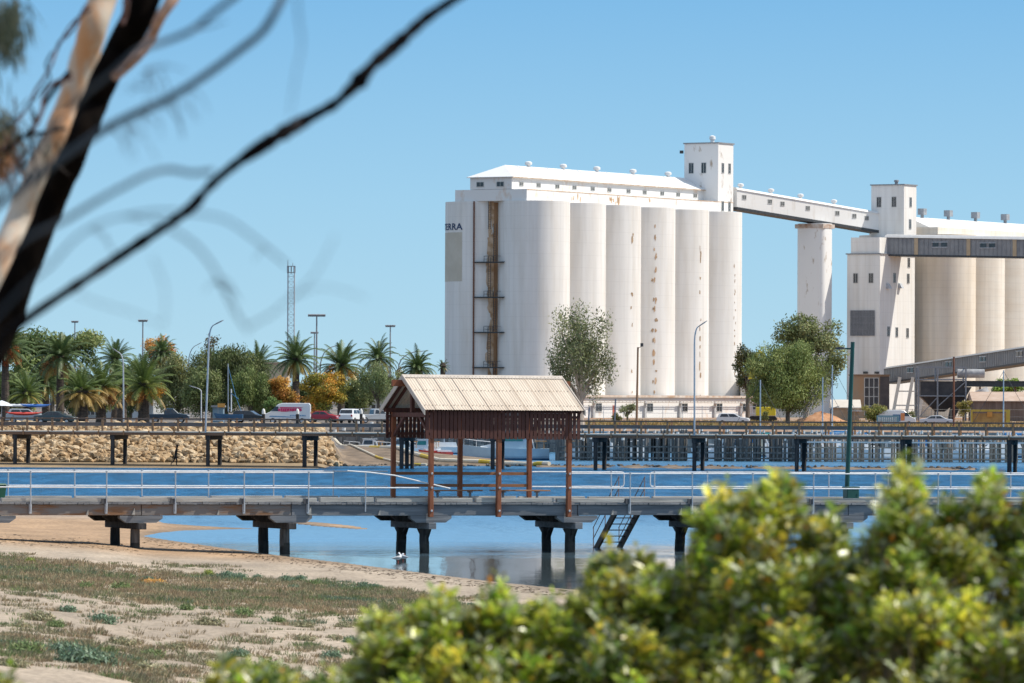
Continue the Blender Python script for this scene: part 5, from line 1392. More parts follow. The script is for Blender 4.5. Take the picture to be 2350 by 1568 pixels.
for i, (u, vt, hw, Y, pal, lb) in enumerate([
    (45, 842, 46, 735, [(.07, .1, .035), (.09, .12, .04)], 'bright bushy tree between the leftmost palms'),
    (168, 838, 44, 745, [(.08, .1, .045), (.06, .085, .035)], 'round olive green tree behind the brown fruited palm'),
    (225, 846, 42, 760, [(.065, .09, .035), (.085, .11, .045)], 'leafy green tree filling the gap behind the low palms'),
    (300, 838, 38, 780, [(.09, .11, .05), (.07, .095, .04)], 'soft grey green tree just right of the thin lamp post'),
    (462, 838, 44, 745, [(.08, .105, .045), (.1, .125, .055)], 'bushy olive tree joining the big willow on its left'),
    (615, 880, 26, 790, [(.07, .095, .04), (.09, .115, .045)], 'small green tree below the tan building'),
    (825, 862, 30, 770, [(.07, .09, .04), (.1, .12, .05)], 'dull green tree between the yellow tree and the pepper tree'),
    (930, 872, 26, 800, [(.08, .1, .045), (.06, .08, .035)], 'green bush showing just above the left shelter eave')]):
    broad_tree('tree', lb, u, Y, vt, hw, pal, vbot=955, nb=32, leaves=6500, size=.36, seed=70 + i, droop=.6, aspect=.42)
# trees before the silos
broad_tree('gum_tree', 'tall airy grey green gum tree in front of the big silo', 1332, 760, 690, 84, [(.105, .125, .07), (.085, .105, .058), (.13, .15, .085), (.065, .08, .045)], vbot=925, nb=70, br=(.12, .26), leaves=9500, size=.42, bark=bark_gum, seed=21, shape='tall', droop=.7, aspect=.36, fill=1.0)
broad_tree('gum_tree', 'large gum tree right of the big silo, behind the bright pepper tree', 1850, 860, 722, 92, [(.095, .115, .055), (.075, .095, .042), (.12, .14, .07)], vbot=900, nb=54, br=(.16, .3), leaves=11500, size=.5, bark=bark_gum, seed=22, droop=.5, aspect=.42, fill=1.0)
broad_tree('pepper_tree', 'dense bright green pepper tree on a dark trunk right of the big silo', 1808, 770, 780, 90, [(.11, .145, .05), (.09, .125, .045), (.135, .17, .065), (.07, .095, .036)], vbot=952, nb=64, leaves=24000, size=.36, seed=23, droop=1.0, aspect=.35)
broad_tree('pine_tree', 'dark conifer tucked against the right edge of the big silo', 1716, 930, 788, 30, [(.05, .065, .03), (.08, .075, .03), (.04, .05, .025)], vbot=905, nb=24, leaves=3600, size=.4, seed=24)
broad_tree('shrub', 'olive green shrubs left of the white van with the blue sign', 2008, 800, 928, 34, [(.09, .11, .035), (.13, .13, .04)], vbot=966, nb=22, leaves=3200, size=.25, seed=25, cat='shrub')
broad_tree('tree', 'round bright green tree above the brown warehouse roof', 2318, 1030, 868, 34, [(.1, .16, .03), (.08, .13, .025), (.13, .19, .04)], vbot=915, nb=24, leaves=3600, size=.4, seed=26)
broad_tree('shrub', 'scruffy yellow shrub at the left end of the brown warehouse', 2212, 940, 918, 18, [(.17, .15, .05), (.12, .12, .04)], vbot=955, nb=14, leaves=1500, size=.3, seed=27, cat='shrub')
broad_tree('shrub', 'small silvery shrub against the white annex wall', 1440, 900, 922, 17, [(.16, .18, .11), (.13, .15, .09)], vbot=956, nb=12, leaves=900, size=.28, seed=28, cat='shrub')
for i, (u, hw, vt, lb) in enumerate(((1755, 12, 944, 'dark little bush right of the white car by the annex'), (1415, 10, 948, 'low dark bush by the red annex door'), (2090, 16, 945, 'weedy bush behind the nose of the right hand van'))):
    broad_tree('shrub', lb, u, 850, vt, hw, [(.07, .09, .035), (.1, .11, .05)], vbot=966, nb=10, leaves=900, size=.22, seed=40 + i, cat='shrub', trunk=True)
# dry weeds along the quay
def weeds(u0, u1, Y0, Y1, n, cols, h, label):
    VV = []; CC = []; r = random.Random(int(u0))
    for i in range(n):
        Y = r.uniform(Y0, Y1); x = X_at(r.uniform(u0, u1), Y); g = gz(x, Y); hh = h * r.uniform(.4, 1.2)
        for j in range(5):
            a = r.uniform(0, 6.28); d = Vector((math.cos(a), math.sin(a), 0)); b = Vector((x, Y, g)) + d * .1; s_ = Vector((-d.y, d.x, 0)) * .08
            VV += [b - s_, b + s_, b + d * hh * .5 + Vector((0, 0, hh))]; CC.append(np.array(r.choice(cols)) * r.uniform(.7, 1.3))
    o = poly_mesh('weeds', np.array([tuple(v) for v in VV]), 3, np.array(CC), leaf_mat); tag(o, label, kind='stuff')
weeds(1345, 2400, 700, 900, 2600, [(.4, .27, .1), (.3, .22, .08), (.2, .17, .07)], .55, 'dry straw coloured weeds on the harbour verge')
q = MB(); 
def mound(u, Y, hw, h, label):
    x = X_at(u, Y); g = gz(x, Y); q = MB(); r = random.Random(int(u)); rings = []
    for i in range(7):
        t = i / 6; rings.append([(hw * (1 - t) ** .9 * math.cos(a) * r.uniform(.7, 1.2), hw * .7 * (1 - t) ** .9 * math.sin(a) * r.uniform(.85, 1.1), h * (1 - (1 - t) ** 1.3) * r.uniform(.8, 1.15) - .1 * (i == 0)) for a in [2 * math.pi * k / 22 for k in range(22)]])
    q.loft(rings); o = q.build('earth_mound', M('orange earth', (.42, .2, .1), (.56, .32, .18), 1.2, .9, bump=.6), None, smooth=True); o.location = (x, Y, g); tag(o, label, 'mound')
mound(1885, 860, 4.6, 1.7, 'orange earth mound at the foot of the bridge pier buttress')

# ------------------------------------------------------------------ buildings on the left
t, wl, L_, h = shed('warehouse', 'white painted warehouse behind the row of low palms', 'warehouse', 165, 400, 800, 906, 2.9, 10, M('white warehouse wall', (.56, .55, .53), (.64, .63, .6), .5, .7), white_roof, pitch=1.0)
glaze(t, 2, 4.5, .5, 2.2, 4, 1, pale_frame, dim_glass); glaze(t, 6, 8.2, 0, 2.0, 2, 2, pale_frame, dim_glass)
t, wl, L_, h = shed('shed', 'bright white gabled shed right of the palms beside the dark ute', 'shed', 352, 397, 780, 908, 2.9, 6, M('bright white wall', (.68, .68, .67), (.74, .74, .73), .5, .7), white_roof, rot=R(32))
t, wl, L_, h = shed('building', 'tan rendered building behind the tallest palm', 'building', 560, 660, 900, 834, 2.9, 10, M('tan render', (.5, .38, .26), (.56, .44, .31), .4, .8), M('tan parapet', (.5, .4, .28), (.55, .45, .33), .5, .8))
glaze(t, 1.0, 2.4, 1.0, 2.4, 2, 1, pale_frame, dim_glass)
t, wl, L_, h = shed('building', 'cream building under the pepper tree left of the shelter', 'building', 832, 905, 800, 896, 2.9, 9, M('cream render', (.5, .45, .35), (.56, .5, .4), .4, .8), M('cream roof trim', (.55, .5, .4), (.6, .55, .45), .5, .8))
glaze(t, 1.2, 2.6, .9, 2.2, 2, 1, pale_frame, dim_glass)
t, wl, L_, h = shed('kiosk', 'small blue grey kiosk behind the tall jetty lamp', 'kiosk', 488, 512, 700, 935, 2.9, 3, M('blue grey boards', (.12, .2, .26), (.17, .26, .33), .8, .7), grey_clad)
sg = thing('sign_board', 'orange sign board on two posts right of the tall jetty lamp', 'sign', (X_at(508, 690), 690, 2.9), 0)
q = MB(); q.box(-.45, .45, -.04, .04, Z_at(508, 935, 690) - 2.9, Z_at(508, 926, 690) - 2.9); q.build('board', M('orange sign face', (.5, .25, .05), (.56, .3, .08), 1, .6), sg)
q = MB(); 
for x in (-.4, .4): q.box(x - .03, x + .03, -.03, .03, 0, Z_at(508, 935.2, 690) - 2.9)
q.build('posts', grey_steel, sg)

# ------------------------------------------------------------------ poles and masts
def street_lamp(label, u, v, Y, base_z, tip_du, tip_dv, r_=.09, base_u=None, mat=None, bend=.16, group=None):
    x = X_at(base_u or u, Y); t = thing('street_lamp', label, 'street lamp', (x, Y, base_z), 0, group)
    top = P(u, v, Y) - Vector((x, Y, base_z)); tip = P(u + tip_du, v + tip_dv, Y) - Vector((x, Y, base_z))
    a = Vector((top.x * .93, 0, top.z * (1 - bend)))
    pts = [Vector((0, 0, 0)), Vector((0, 0, 0)).lerp(a, .5), a]
    for i in range(1, 7):
        s = i / 6; c1 = a + (top - a) * 1.0
        pts.append(a * (1 - s) ** 2 + top * 2 * s * (1 - s) + tip * s ** 2)
    n = len(pts); q = MB(); q.tube(pts, [r_ * (1.15 - .6 * i / n) for i in range(n)], 8); q.build('pole', mat or galv, t, smooth=True)
    d = (tip - pts[-2]).normalized(); q = MB(); q.loft([[tuple(tip + d * s + Vector((0, y, z))) for y, z in ((-.13 * k, -.05 * k), (.13 * k, -.05 * k), (.1 * k, .06 * k), (-.1 * k, .06 * k))] for s, k in ((-.1, .5), (.15, 1.1), (.6, 1.1), (.85, .4))]); q.build('lamp_head', grey_steel, t)
    return t
fl = FJ(sF(472, -.1), -.12, FZ - .1)
street_lamp('tall silver curved lamp standing on the far jetty left of the shelter', 480, 748, fl.y, fl.z, 13, -3, .075, base_u=472)
fl = FJ(sF(1594, -.1), -.12, FZ - .1)
street_lamp('tall silver curved lamp standing on the far jetty in front of the silo bins', 1594, 752, fl.y, fl.z, 10, -3, .07, base_u=1594)
street_lamp('thin silver curved lamp among the low palms', 283, 814, 640, 2.85, -12, -6, .08, base_u=284)
street_lamp('dark curved street lamp behind the tallest palms', 735, 800, 900, 2.9, 36, -6, .1, bend=.3, mat=grey_steel)
street_lamp('dark curved street lamp with a long arm left of the silo', 914, 806, 900, 2.9, 58, 0, .1, bend=.3, mat=grey_steel)
street_lamp('short white lamp with a flat head in front of the olive tree', 462, 893, 640, 2.85, -12, -3, .05, bend=.08, mat=white_pipe)
street_lamp('small dark lamp in front of the bridge pier buttress', 1906, 938, 780, 2.4, 8, -2, .06, bend=.12, mat=dark_steel)
street_lamp('dim curved street lamp between the olive tree and the willow', 432, 798, 900, 2.9, 20, -6, .08, bend=.3, mat=grey_steel)
pp_ = thing('power_pole', 'leaning brown timber pole with a lamp bracket before the silo', 'pole', (X_at(1461, 700), 700, 2.35), 0)
tp = P(1464, 797, 700) - Vector(pp_.location); q = MB(); q.tube([(0, 0, -.2), tp], [.16, .11], 8); q.build('pole', M('brown pole timber', (.2, .13, .08), (.3, .21, .14), 1.5, .85, stretch=(3, 3, .5)), pp_)
q = MB(); q.bar(tp - Vector((0, 0, .15)), tp + Vector((.45, 0, .1)), .07); q.box(tp.x + .3, tp.x + .65, -.15, .15, tp.z + .08, tp.z + .5); q.build('lamp_bracket', dark_steel, pp_)
pp_ = thing('power_pole', 'rust brown steel pole standing before the hopper and climbing conveyor', 'pole', (X_at(2189, 760), 760, 2.35), 0)
tp = P(2189, 820, 760) - Vector(pp_.location); q = MB(); q.tube([(0, 0, -.2), (tp.x, tp.y, tp.z)], [.15, .12], 8); q.build('pole', rust_paint, pp_)
q = MB(); q.lathe(tp.x, tp.y, [(.16, tp.z + .003), (.16, tp.z + .06)], 8); q.build('cap', dark_steel, pp_)
for u, vt, lb in ((1410, 916, 'blue grey steel post before the white annex'), (1350, 935, 'thin post at the left of the annex wall')):
    q = MB(); Y = 720; z = gz(X_at(u, Y), Y); q.tube([(0, 0, -.2), (.15, 0, Z_at(u, vt, Y) - z)], .1, 8); o = q.build('post', M('blue grey post', (.1, .14, .2), (.15, .19, .25), 3, .5)); o.location = (X_at(u, Y), Y, z); tag(o, lb, 'post')
def stadium(label, u, v, Y, wpx, n=4):
    x = X_at(u, Y); t = thing('floodlight_mast', label, 'floodlight mast', (x, Y, 3), 0, 'floodlight masts on the skyline')
    h = Z_at(u, v, Y) - 3; wd = wpx * Y / F
    q = MB(); q.tube([(0, 0, -.3), (0, 0, h)], [.3, .14], 8); q.build('pole', grey_steel, t)
    q = MB(); q.box(-wd / 2, wd / 2, -.12, .12, h, h + .15)
    q.build('crossarm', grey_steel, t)
    for i in range(n):
        xx = -wd / 2 + wd * (i + .5) / n; q = MB(); q.loft([[(xx - .35, -.3, h + .16), (xx + .35, -.3, h + .16), (xx + .35, .3, h + .16), (xx - .35, .3, h + .16)], [(xx - .4, -.4, h + .42), (xx + .4, -.4, h + .42), (xx + .4, .2, h + .55), (xx - .4, .2, h + .55)]]); q.build('floodlight', grey_steel, t)
stadium('small floodlight mast above the spreading gum tree', 171, 741, 1500, 15, 3)
stadium('floodlight mast beside the brown autumn tree', 327, 739, 1350, 20, 4)
stadium('widest floodlight mast right of the lattice tower', 726, 727, 1200, 40, 5)
stadium('smaller floodlight mast just behind the widest one', 721, 766, 1600, 18, 3)
stadium('floodlight mast alone in the sky left of the silo', 895, 751, 1400, 22, 4)
stadium('faint low floodlight mast at the far left', 58, 769, 1600, 18, 3)
# lattice communications tower
CT = thing('lattice_tower', 'slim lattice communications tower behind the palms', 'tower', (X_at(667, 1150), 1150, 3), 0)
k_ = 1150 / F; hh = Z_at(667, 612, 1150) - 3; wd = 15 * k_ / 2
q = MB()
for x, y in ((-wd, -wd), (wd, -wd), (wd, wd), (-wd, wd)): q.tube([(x, y, 0), (x, y, hh)], .1, 6)
nz = int(hh / 1.1)
for i in range(nz):
    z = i * 1.1
    for (a, b) in (((-wd, -wd), (wd, -wd)), ((wd, -wd), (wd, wd)), ((wd, wd), (-wd, wd)), ((-wd, wd), (-wd, -wd))):
        q.bar((*a, z), (*b, z), .06); q.bar((*(a if i % 2 else b), z), (*(b if i % 2 else a), z + 1.1), .06)
q.build('lattice', galv, CT)
q = MB()
for z in (hh, hh - 1.3): 
    for r_ in (wd * 1.25,): q.box(-r_, r_, -r_, r_, z, z + .12)
for i in range(8):
    a = i * math.pi / 4; q.tube([(wd * 1.2 * math.cos(a), wd * 1.2 * math.sin(a), hh - 1.2), (wd * 1.2 * math.cos(a), wd * 1.2 * math.sin(a), hh + .1)], .08, 5)
q.build('platform', grey_steel, CT)
q = MB(); q.tube([(-wd, -wd, hh), (-wd, -wd, hh + 1.3)], .07, 5); q.tube([(.3, 0, hh), (.3, 0, hh + .7)], .06, 5); q.build('antenna', grey_steel, CT)
# fences
def fence(label, u0, u1, Y, z, h, step, mat, cat='fence'):
    x0, x1 = X_at(u0, Y), X_at(u1, Y); L_ = x1 - x0; t = thing('wire_fence', label, cat, (x0, Y, z), 0)
    q = MB()
    for zz in (.1, h * .5, h): q.tube([(0, 0, zz), (L_, 0, zz)], .03, 5)
    n = int(L_ / .35)
    for i in range(n): q.tube([(i * .35, 0, .1), (i * .35, 0, h)], .008, 3, cap=False)
    q.build('wires', mat, t)
    n = min(95, int(L_ / step) + 1)
    for i in range(n): q = MB(); q.tube([(i * step, .05, 0), (i * step, .05, h + .1)], .045, 6); q.build('fence_post', mat, t)
fence('wire mesh fence along the front of the white annex', 1340, 1760, 980, 2.4, 2.4, 3.4, galv)
fence('wire mesh fence in front of the brown warehouse and hopper', 1960, 2400, 880, 2.4, 2.2, 3.0, M('dull fence wire', (.2, .19, .17), (.28, .27, .25), 3, .6))
fence('low dark fence behind the parked cars left of the shelter', 790, 890, 735, 2.9, 1.7, 2.5, grey_steel)
# ------------------------------------------------------------------ vehicles
PROF = {
 'sedan': ([(0, .24), (0, .58), (.03, .66), (.18, .70), (.33, .97), (.45, 1.0), (.6, .98), (.76, .70), (.96, .58), (1, .48), (1, .24)], [(.22, .70), (.345, .93), (.59, .94), (.72, .71)], (6, 7), (3, 4)),
 'suv': ([(0, .22), (.0, .6), (.03, .66), (.09, .96), (.15, 1), (.55, .98), (.72, .68), (.95, .58), (1, .48), (1, .22)], [(.1, .67), (.15, .92), (.54, .92), (.68, .68)], (5, 6), (2, 3)),
 'van': ([(0, .15), (0, .9), (.03, 1), (.6, 1), (.7, .94), (.86, .58), (.97, .47), (1, .38), (1, .15)], [(.68, .6), (.69, .83), (.755, .83), (.845, .6)], (4, 5), (0, 1)),
 'ute': ([(0, .24), (0, .6), (.39, .6), (.41, .95), (.45, 1), (.62, .98), (.75, .64), (.96, .56), (1, .48), (1, .24)], [(.43, .65), (.455, .92), (.61, .92), (.715, .66)], (5, 6), (2, 3)),
}
def paint(name, c): return M(name, c, tuple(x * .93 for x in c), 1.5, .22, spec=.6)
w_red, w_white = M('red tail lens', (.45, .02, .02), (.5, .04, .03), 3, .25), M('clear headlamp', (.6, .62, .64), (.7, .72, .74), 3, .2)
def vehicle(name, label, cat, kind, u, Y, z, L_, H_, W_, heading, mat, group='parked vehicles'):
    t = thing(name, label, cat, (X_at(u, Y), Y, z), heading, group)
    prof, sw, ws, rw = PROF[kind]
    def half(zf): return W_ / 2 * (1 - (.16 if kind != 'van' else .09) * max(0, (zf - .6)) / .4)
    q = MB(); rings = []
    for ins, k in ((0.0, -1), (0.0, 1)): pass
    left = [(x * L_ - L_ / 2, half(zf), zf * H_) for x, zf in prof]; right = [(x, -y, z_) for x, y, z_ in left]
    n = len(prof); q.add(left + right, [tuple(range(n)), tuple(range(2 * n - 1, n - 1, -1))] + [(i, (i + 1) % n, n + (i + 1) % n, n + i) for i in range(n)])
    bo = q.build('body', mat, t, bevel=.05)
    for sd in (-1, 1):
        if kind == 'van': q = MB(); q.face([(x * L_ - L_ / 2, sd * (half(zf) + .012), zf * H_) for x, zf in sw]); q.build('side_window', glass_dark, t, fix=False)
        else:
            xm = (sw[1][0] + sw[2][0]) / 2; m0 = (sw[0][0] + sw[3][0]) / 2
            lo = lambda f: (f * L_ - L_ / 2, sd * (half(sw[0][1]) + .012), sw[0][1] * H_); hi = lambda f: (f * L_ - L_ / 2, sd * (half(sw[1][1]) + .012), sw[1][1] * H_)
            q = MB(); q.face([lo(sw[0][0]), hi(sw[1][0]), hi(xm - .012), lo(m0 - .012)]); q.build('side_window', glass_dark, t, fix=False)
            q = MB(); q.face([lo(m0 + .012), hi(xm + .012), hi(sw[2][0]), lo(sw[3][0])]); q.build('side_window', glass_dark, t, fix=False)
    for (i, j), nm in ((ws, 'windscreen'), (rw, 'rear_window')):
        if nm == 'rear_window' and kind == 'van': continue
        a, b = prof[i], prof[j]; q = MB(); P4 = []
        dx, dz = b[0] - a[0], b[1] - a[1]; nx, nz2 = -dz * H_, dx * L_; ll = math.hypot(nx, nz2); nx, nz2 = nx / ll * .02, nz2 / ll * .02
        for f, sd in ((.1, -1), (.1, 1), (.9, 1), (.9, -1)):
            x, zf = a[0] + dx * f, a[1] + dz * f; P4.append((x * L_ - L_ / 2 + nx, sd * half(zf) * .88, zf * H_ + nz2))
        q.face(P4); q.build(nm, glass_dark, t, fix=False)
    r_ = H_ * (.2 if kind != 'van' else .135); r_ = max(.31, min(.38, r_))
    for fx in (.18, .81):
        for sd in (-1, 1):
            x = fx * L_ - L_ / 2; y = sd * (W_ / 2 - .08); wh = MB(); wh.tube([(x, y - .11, r_), (x, y + .11, r_)], r_, 20); wo = wh.build('wheel', rubber, t, smooth=True)
            rm = MB(); yy = sd * (W_ / 2 + .035); rm.tube([(x, yy - .012, r_), (x, yy + .012, r_)], r_ * .62, 14); rm.build('rim', chrome, wo)
    for sd in (-1, 1):
        q = MB(); q.box(L_ / 2 - .12, L_ / 2 + .02, sd * W_ * .36 - .17, sd * W_ * .36 + .17, H_ * .44, H_ * .53); q.build('headlight', w_white, t, bevel=.02)
        q = MB(); q.box(-L_ / 2 - .02, -L_ / 2 + .06, sd * W_ * .42 - .1, sd * W_ * .42 + .1, H_ * .46, H_ * (.6 if kind != 'van' else .58)); q.build('tail_light', w_red, t, bevel=.02)
    q = MB(); q.box(L_ / 2 - .05, L_ / 2 + .05, -W_ * .46, W_ * .46, H_ * .2, H_ * .34); q.box(-L_ / 2 - .05, -L_ / 2 + .05, -W_ * .46, W_ * .46, H_ * .2, H_ * .34); q.build('bumper', mat if kind != 'van' else rubber, t, bevel=.03)
    return t
white_car, silver_car = paint('white car paint', (.74, .75, .76)), paint('silver car paint', (.42, .44, .46))
red_car, navy_car, black_car = paint('red car paint', (.4, .03, .05)), paint('navy car paint', (.025, .05, .08)), paint('black car paint', (.02, .022, .026))
gl = 2.9
VY = 680
van = vehicle('delivery_van', 'white high roofed van with a pink side graphic facing away from the shelter', 'van', 'van', 660, VY, gl, 5.55, 2.45, 2.0, math.pi, white_car)
pink = M('magenta vinyl', (.55, .03, .12), (.6, .05, .16), 2, .4); bluev = M('blue vinyl', (.1, .25, .45), (.14, .3, .5), 2, .4)
q = MB(); y = 1.006  # the side towards the harbour (van faces -x, so its +y side)
r = random.Random(2)
x = -1.75
q.prism([(-1.9, y, 1.95), (1.05, y, 1.98), (.75, y, 1.82), (-1.6, y, 1.86)], (0, .01, 0))
while x < .8:
    wd = r.uniform(.16, .34); q.prism([(x, y, 1.5 + r.uniform(-.06, .05)), (x + wd, y, 1.5 + r.uniform(-.06, .05)), (x + wd + .06, y, 1.8), (x + .06, y, 1.8)], (0, .01, 0)); x += wd + .03
q.prism([(.1, y, 1.42), (.7, y, 1.42), (.85, y, 1.5), (-.6, y, 1.5)], (0, .012, 0))
q.build('side_graphic', pink, van)
q = MB(); x = -2.2
while x < -.3:
    wd = r.uniform(.06, .14); q.box(x, x + wd, y, y + .01, .88, 1.0 + r.uniform(0, .05)); x += wd + r.uniform(.04, .08)
q.prism([(-1.2, y, .72), (2.2, y, .8), (2.0, y, .92), (.2, y, .86)], (0, .01, 0)); q.build('blue_lettering', bluev, van)
vehicle('station_wagon', 'silver wagon parked at the far left beside kayaks', 'car', 'suv', 62, 655, gl, 4.7, 1.7, 1.85, 0, silver_car)
vehicle('parked_car', 'dark green grey sedan right of the silver wagon', 'car', 'sedan', 128, 640, gl, 4.7, 1.45, 1.82, -.15, paint('dark green car paint', (.05, .07, .07)))
vehicle('utility_truck', 'dark navy pickup in front of the bright white shed', 'pickup', 'ute', 388, 690, gl, 4.9, 1.75, 1.85, 0, navy_car)
vehicle('parked_car', 'black car parked just left of the white van', 'car', 'suv', 574, 690, gl, 4.3, 1.5, 1.8, -.25, black_car)
vehicle('parked_car', 'red hatchback parked behind the white van', 'car', 'sedan', 741, 715, gl, 4.3, 1.45, 1.75, -.3, red_car)
vehicle('parked_car', 'white four wheel drive seen from behind near the shelter', 'car', 'suv', 808, 700, gl, 4.7, 1.75, 1.86, R(72), white_car)
vehicle('utility_truck', 'silver pickup half hidden by the shelter eave', 'pickup', 'ute', 862, 705, gl, 5.0, 1.78, 1.85, R(20), silver_car)
gr_ = 2.45
vehicle('parked_car', 'white four wheel drive parked before the white annex', 'car', 'suv', 1683, 800, gr_, 4.6, 1.65, 1.85, -.12, white_car)
vehicle('parked_car', 'long silver sedan beside the rust brown pole', 'car', 'sedan', 2151, 800, gr_, 4.9, 1.45, 1.85, -.12, paint('pale silver car paint', (.56, .59, .63)))
v2 = vehicle('delivery_van', 'white van with an orange panel behind the blue harbour sign', 'van', 'van', 2058, 800, gr_, 5.3, 2.2, 1.95, 0, white_car)
q = MB(); q.box(.5, 1.05, -1.0, -.985, .7, 1.75); q.build('orange_panel', M('orange vinyl', (.62, .22, .08), (.68, .28, .12), 2, .4), v2)
q = MB(); q.box(-.6, .45, -1.0, -.985, .6, 1.55); q.build('blue_panel', M('dark blue vinyl', (.05, .13, .28), (.07, .17, .34), 2, .4), v2)
# kayaks and trailer at far left
kd = [('kayak', 'long red kayak on the near side of the roof rack', 55, 641, .9, red_p, 4.2), ('kayak', 'blue kayak on top of the silver wagon', 82, 655, 1.78, M('blue kayak plastic', (.03, .12, .4), (.05, .16, .46), 2, .5), 3.6), ('kayak', 'white kayak behind the blue one on the wagon', 40, 657, 1.8, hull_white, 4.0)]
for nm, lb, u, Y, dz, mt, L_ in kd:
    t = thing(nm, lb, 'kayak', (X_at(u, Y), Y, gl + dz), 0, 'kayaks at the car park')
    q = MB(); q.loft([[(x, r_ * math.cos(a), .25 + rk + r_ * .6 * math.sin(a)) for a in [2 * math.pi * k / 10 for k in range(10)]] for x, r_, rk in ((-L_ / 2, .02, .22), (-L_ * .4, .16, .08), (-L_ * .2, .3, .01), (0, .34, 0), (L_ * .2, .3, .01), (L_ * .4, .16, .08), (L_ / 2, .02, .22))]); q.build('hull', mt, t, smooth=True)
    q = MB(); q.lathe(0, 0, [(.22, .44), (.25, .47), (.2, .48)], 12); q.build('cockpit', rubber, t)
t = thing('kayak_rack', 'low steel rack carrying the red kayak at the far left', 'rack', (X_at(55, 641), 641, gl), 0)
q = MB()
for x in (-1.2, 1.2): q.box(x - .05, x + .05, -.3, .3, .88, .96); q.box(x - .04, x + .04, -.04, .04, 0, .9)
q.box(-1.159, 1.159, -.03, .03, .4, .46); q.box(-1.2, 1.2, -.02, .02, .39, .47)
q.build('frame', grey_steel, t)
tr = thing('boat_on_trailer', 'small blue hulled yacht with two masts standing on a trailer in the car park', 'boat', (X_at(524, 660), 660, gl), 0)
q = MB(); hull(q, 3.4, 1.5, .4); q.v = [(a, b, c + .75) for a, b, c in q.v]; q.build('hull', hull_blue, tr)
mz_ = Z_at(523, 835, 660) - gl; q = MB(); q.tube([(0, 0, 1.45), (-.05, 0, mz_)], [.07, .05], 8); q.build('mast', galv, tr)
q = MB(); q.tube([(.35, .1, 1.45), (.33, .1, Z_at(528, 893, 660) - gl)], .07, 8); q.build('mast', white_pipe, tr)
q = MB(); q.tube([(-.05, 0, mz_ - .3), (.9, 0, 3.1), (1.5, 0, 1.5)], .04, 6); q.tube([(.3, 0, 3.6), (1.2, 0, 2.9)], .05, 6); q.build('stay', M('blue rope', (.05, .18, .32), (.08, .22, .38), 2, .7), tr)
q = MB()
for x in (.2,):
    for y in (-.75, .75): q.tube([(x, y - .1, .28), (x, y + .1, .28)], .28, 14)
q.build('wheel', rubber, tr)
q = MB(); q.box(-1.9, 1.6, -.6, -.5, .4, .5); q.box(-1.9, 1.6, .5, .6, .4, .5); q.box(-1.2, -1.1, -.49, .49, .4, .5); q.box(1.1, 1.2, -.49, .49, .4, .5); q.build('trailer_frame', galv, tr)
ub = thing('beach_umbrella', 'white sun umbrella at the far left edge of the car park', 'umbrella', (X_at(4, 640), 640, gl), 0)
q = MB(); q.lathe(0, 0, [(1.3, 2.05), (.7, 2.4), (.03, 2.65)], 12); q.build('canopy', hull_white, ub)
q = MB(); q.tube([(0, 0, 0), (0, 0, 2.6)], .025, 6); q.build('pole', white_pipe, ub)
# harbour sign panel in front of the right hand van
sg = thing('banner_sign', 'pale blue banner with white lettering fixed on a low frame before the right hand van', 'banner', (X_at(2038, 770), 770, gr_), 0)
kx = 770 / F
q = MB(); q.box(-26 * kx, 26 * kx, -.03, .03, .35, 1.5); q.build('panel', M('teal blue banner', (.14, .26, .32), (.2, .33, .38), 1.5, .6), sg)
q = MB(); r = random.Random(6); x = -22 * kx
while x < 21 * kx:
    wd = r.uniform(.09, .17); q.box(x, x + wd * .35, -.05, -.033, .6, 1.25); q.box(x + wd * .65, x + wd, -.05, -.033, .6, 1.25); q.box(x, x + wd, -.055, -.052, 1.17 if r.random() < .5 else .88, 1.27 if r.random() < .5 else 1.0); x += wd + .12
q.build('lettering', cap_white, sg)
q = MB()
for x in (-25 * kx, 25 * kx): q.box(x - .03, x + .03, -.02, .02, 0, .349)
q.build('leg', grey_steel, sg)
# yellow plant
sk = thing('skip_frame', 'yellow steel skip frame with an orange sign before the brown warehouse', 'skip', (X_at(2228, 830), 830, gr_), 0)
L_ = X_at(2318, 830) - X_at(2228, 830); yel = M('dirty yellow paint', (.5, .4, .06), (.42, .3, .06), .9, .6)
q = MB(); q.box(0, L_, -.1, .1, 1.95, 2.25); q.box(.01, .25, -.09, .09, 0, 1.97); q.box(L_ - .6, L_ - .01, -.11, .11, 0, 1.97); q.build('frame', yel, sk)
q = MB(); q.box(.26, L_ - .61, .2, 2.2, 0, 1.7); q.build('crate', M('ochre crate boards', (.3, .19, .07), (.42, .28, .1), .9, .8), sk)
q = MB(); q.box(L_ * .42, L_ * .55, -.02, .02, 1.2, 1.9); q.build('sign', M('orange sign face', (.55, .22, .02)), sk)
ex = thing('excavator', 'yellow excavator with a bent raised boom half hidden by the gum trees', 'excavator', (X_at(1742, 905), 905, gr_), 0)
def E(u, v): p = P(u, v, 905); return (p.x - ex.location.x, 0, p.z - gr_)
yb = M('bright yellow boom paint', (.62, .5, .02), (.68, .56, .04), 1, .45)
q = MB(); q.bar(E(1728, 850), E(1739, 808), .5, .6); q.build('stick', yb, ex)
q = MB(); q.bar(E(1740, 806), E(1749, 812), .5, .6); q.bar(E(1749, 811), E(1759, 836), .5, .7); q.bar(E(1759, 835), E(1752, 930), .6, .8); q.build('boom', yb, ex)
q = MB(); p = E(1727, 858); q.loft([[(p[0] - .7, -.6, p[2] - .9), (p[0] + .4, -.6, p[2] - .7), (p[0] + .4, .6, p[2] - .7), (p[0] - .7, .6, p[2] - .9)], [(p[0] - .3, -.6, p[2] + .6), (p[0] + .3, -.6, p[2] + .5), (p[0] + .3, .6, p[2] + .5), (p[0] - .3, .6, p[2] + .6)]]); q.build('bucket', yb, ex)
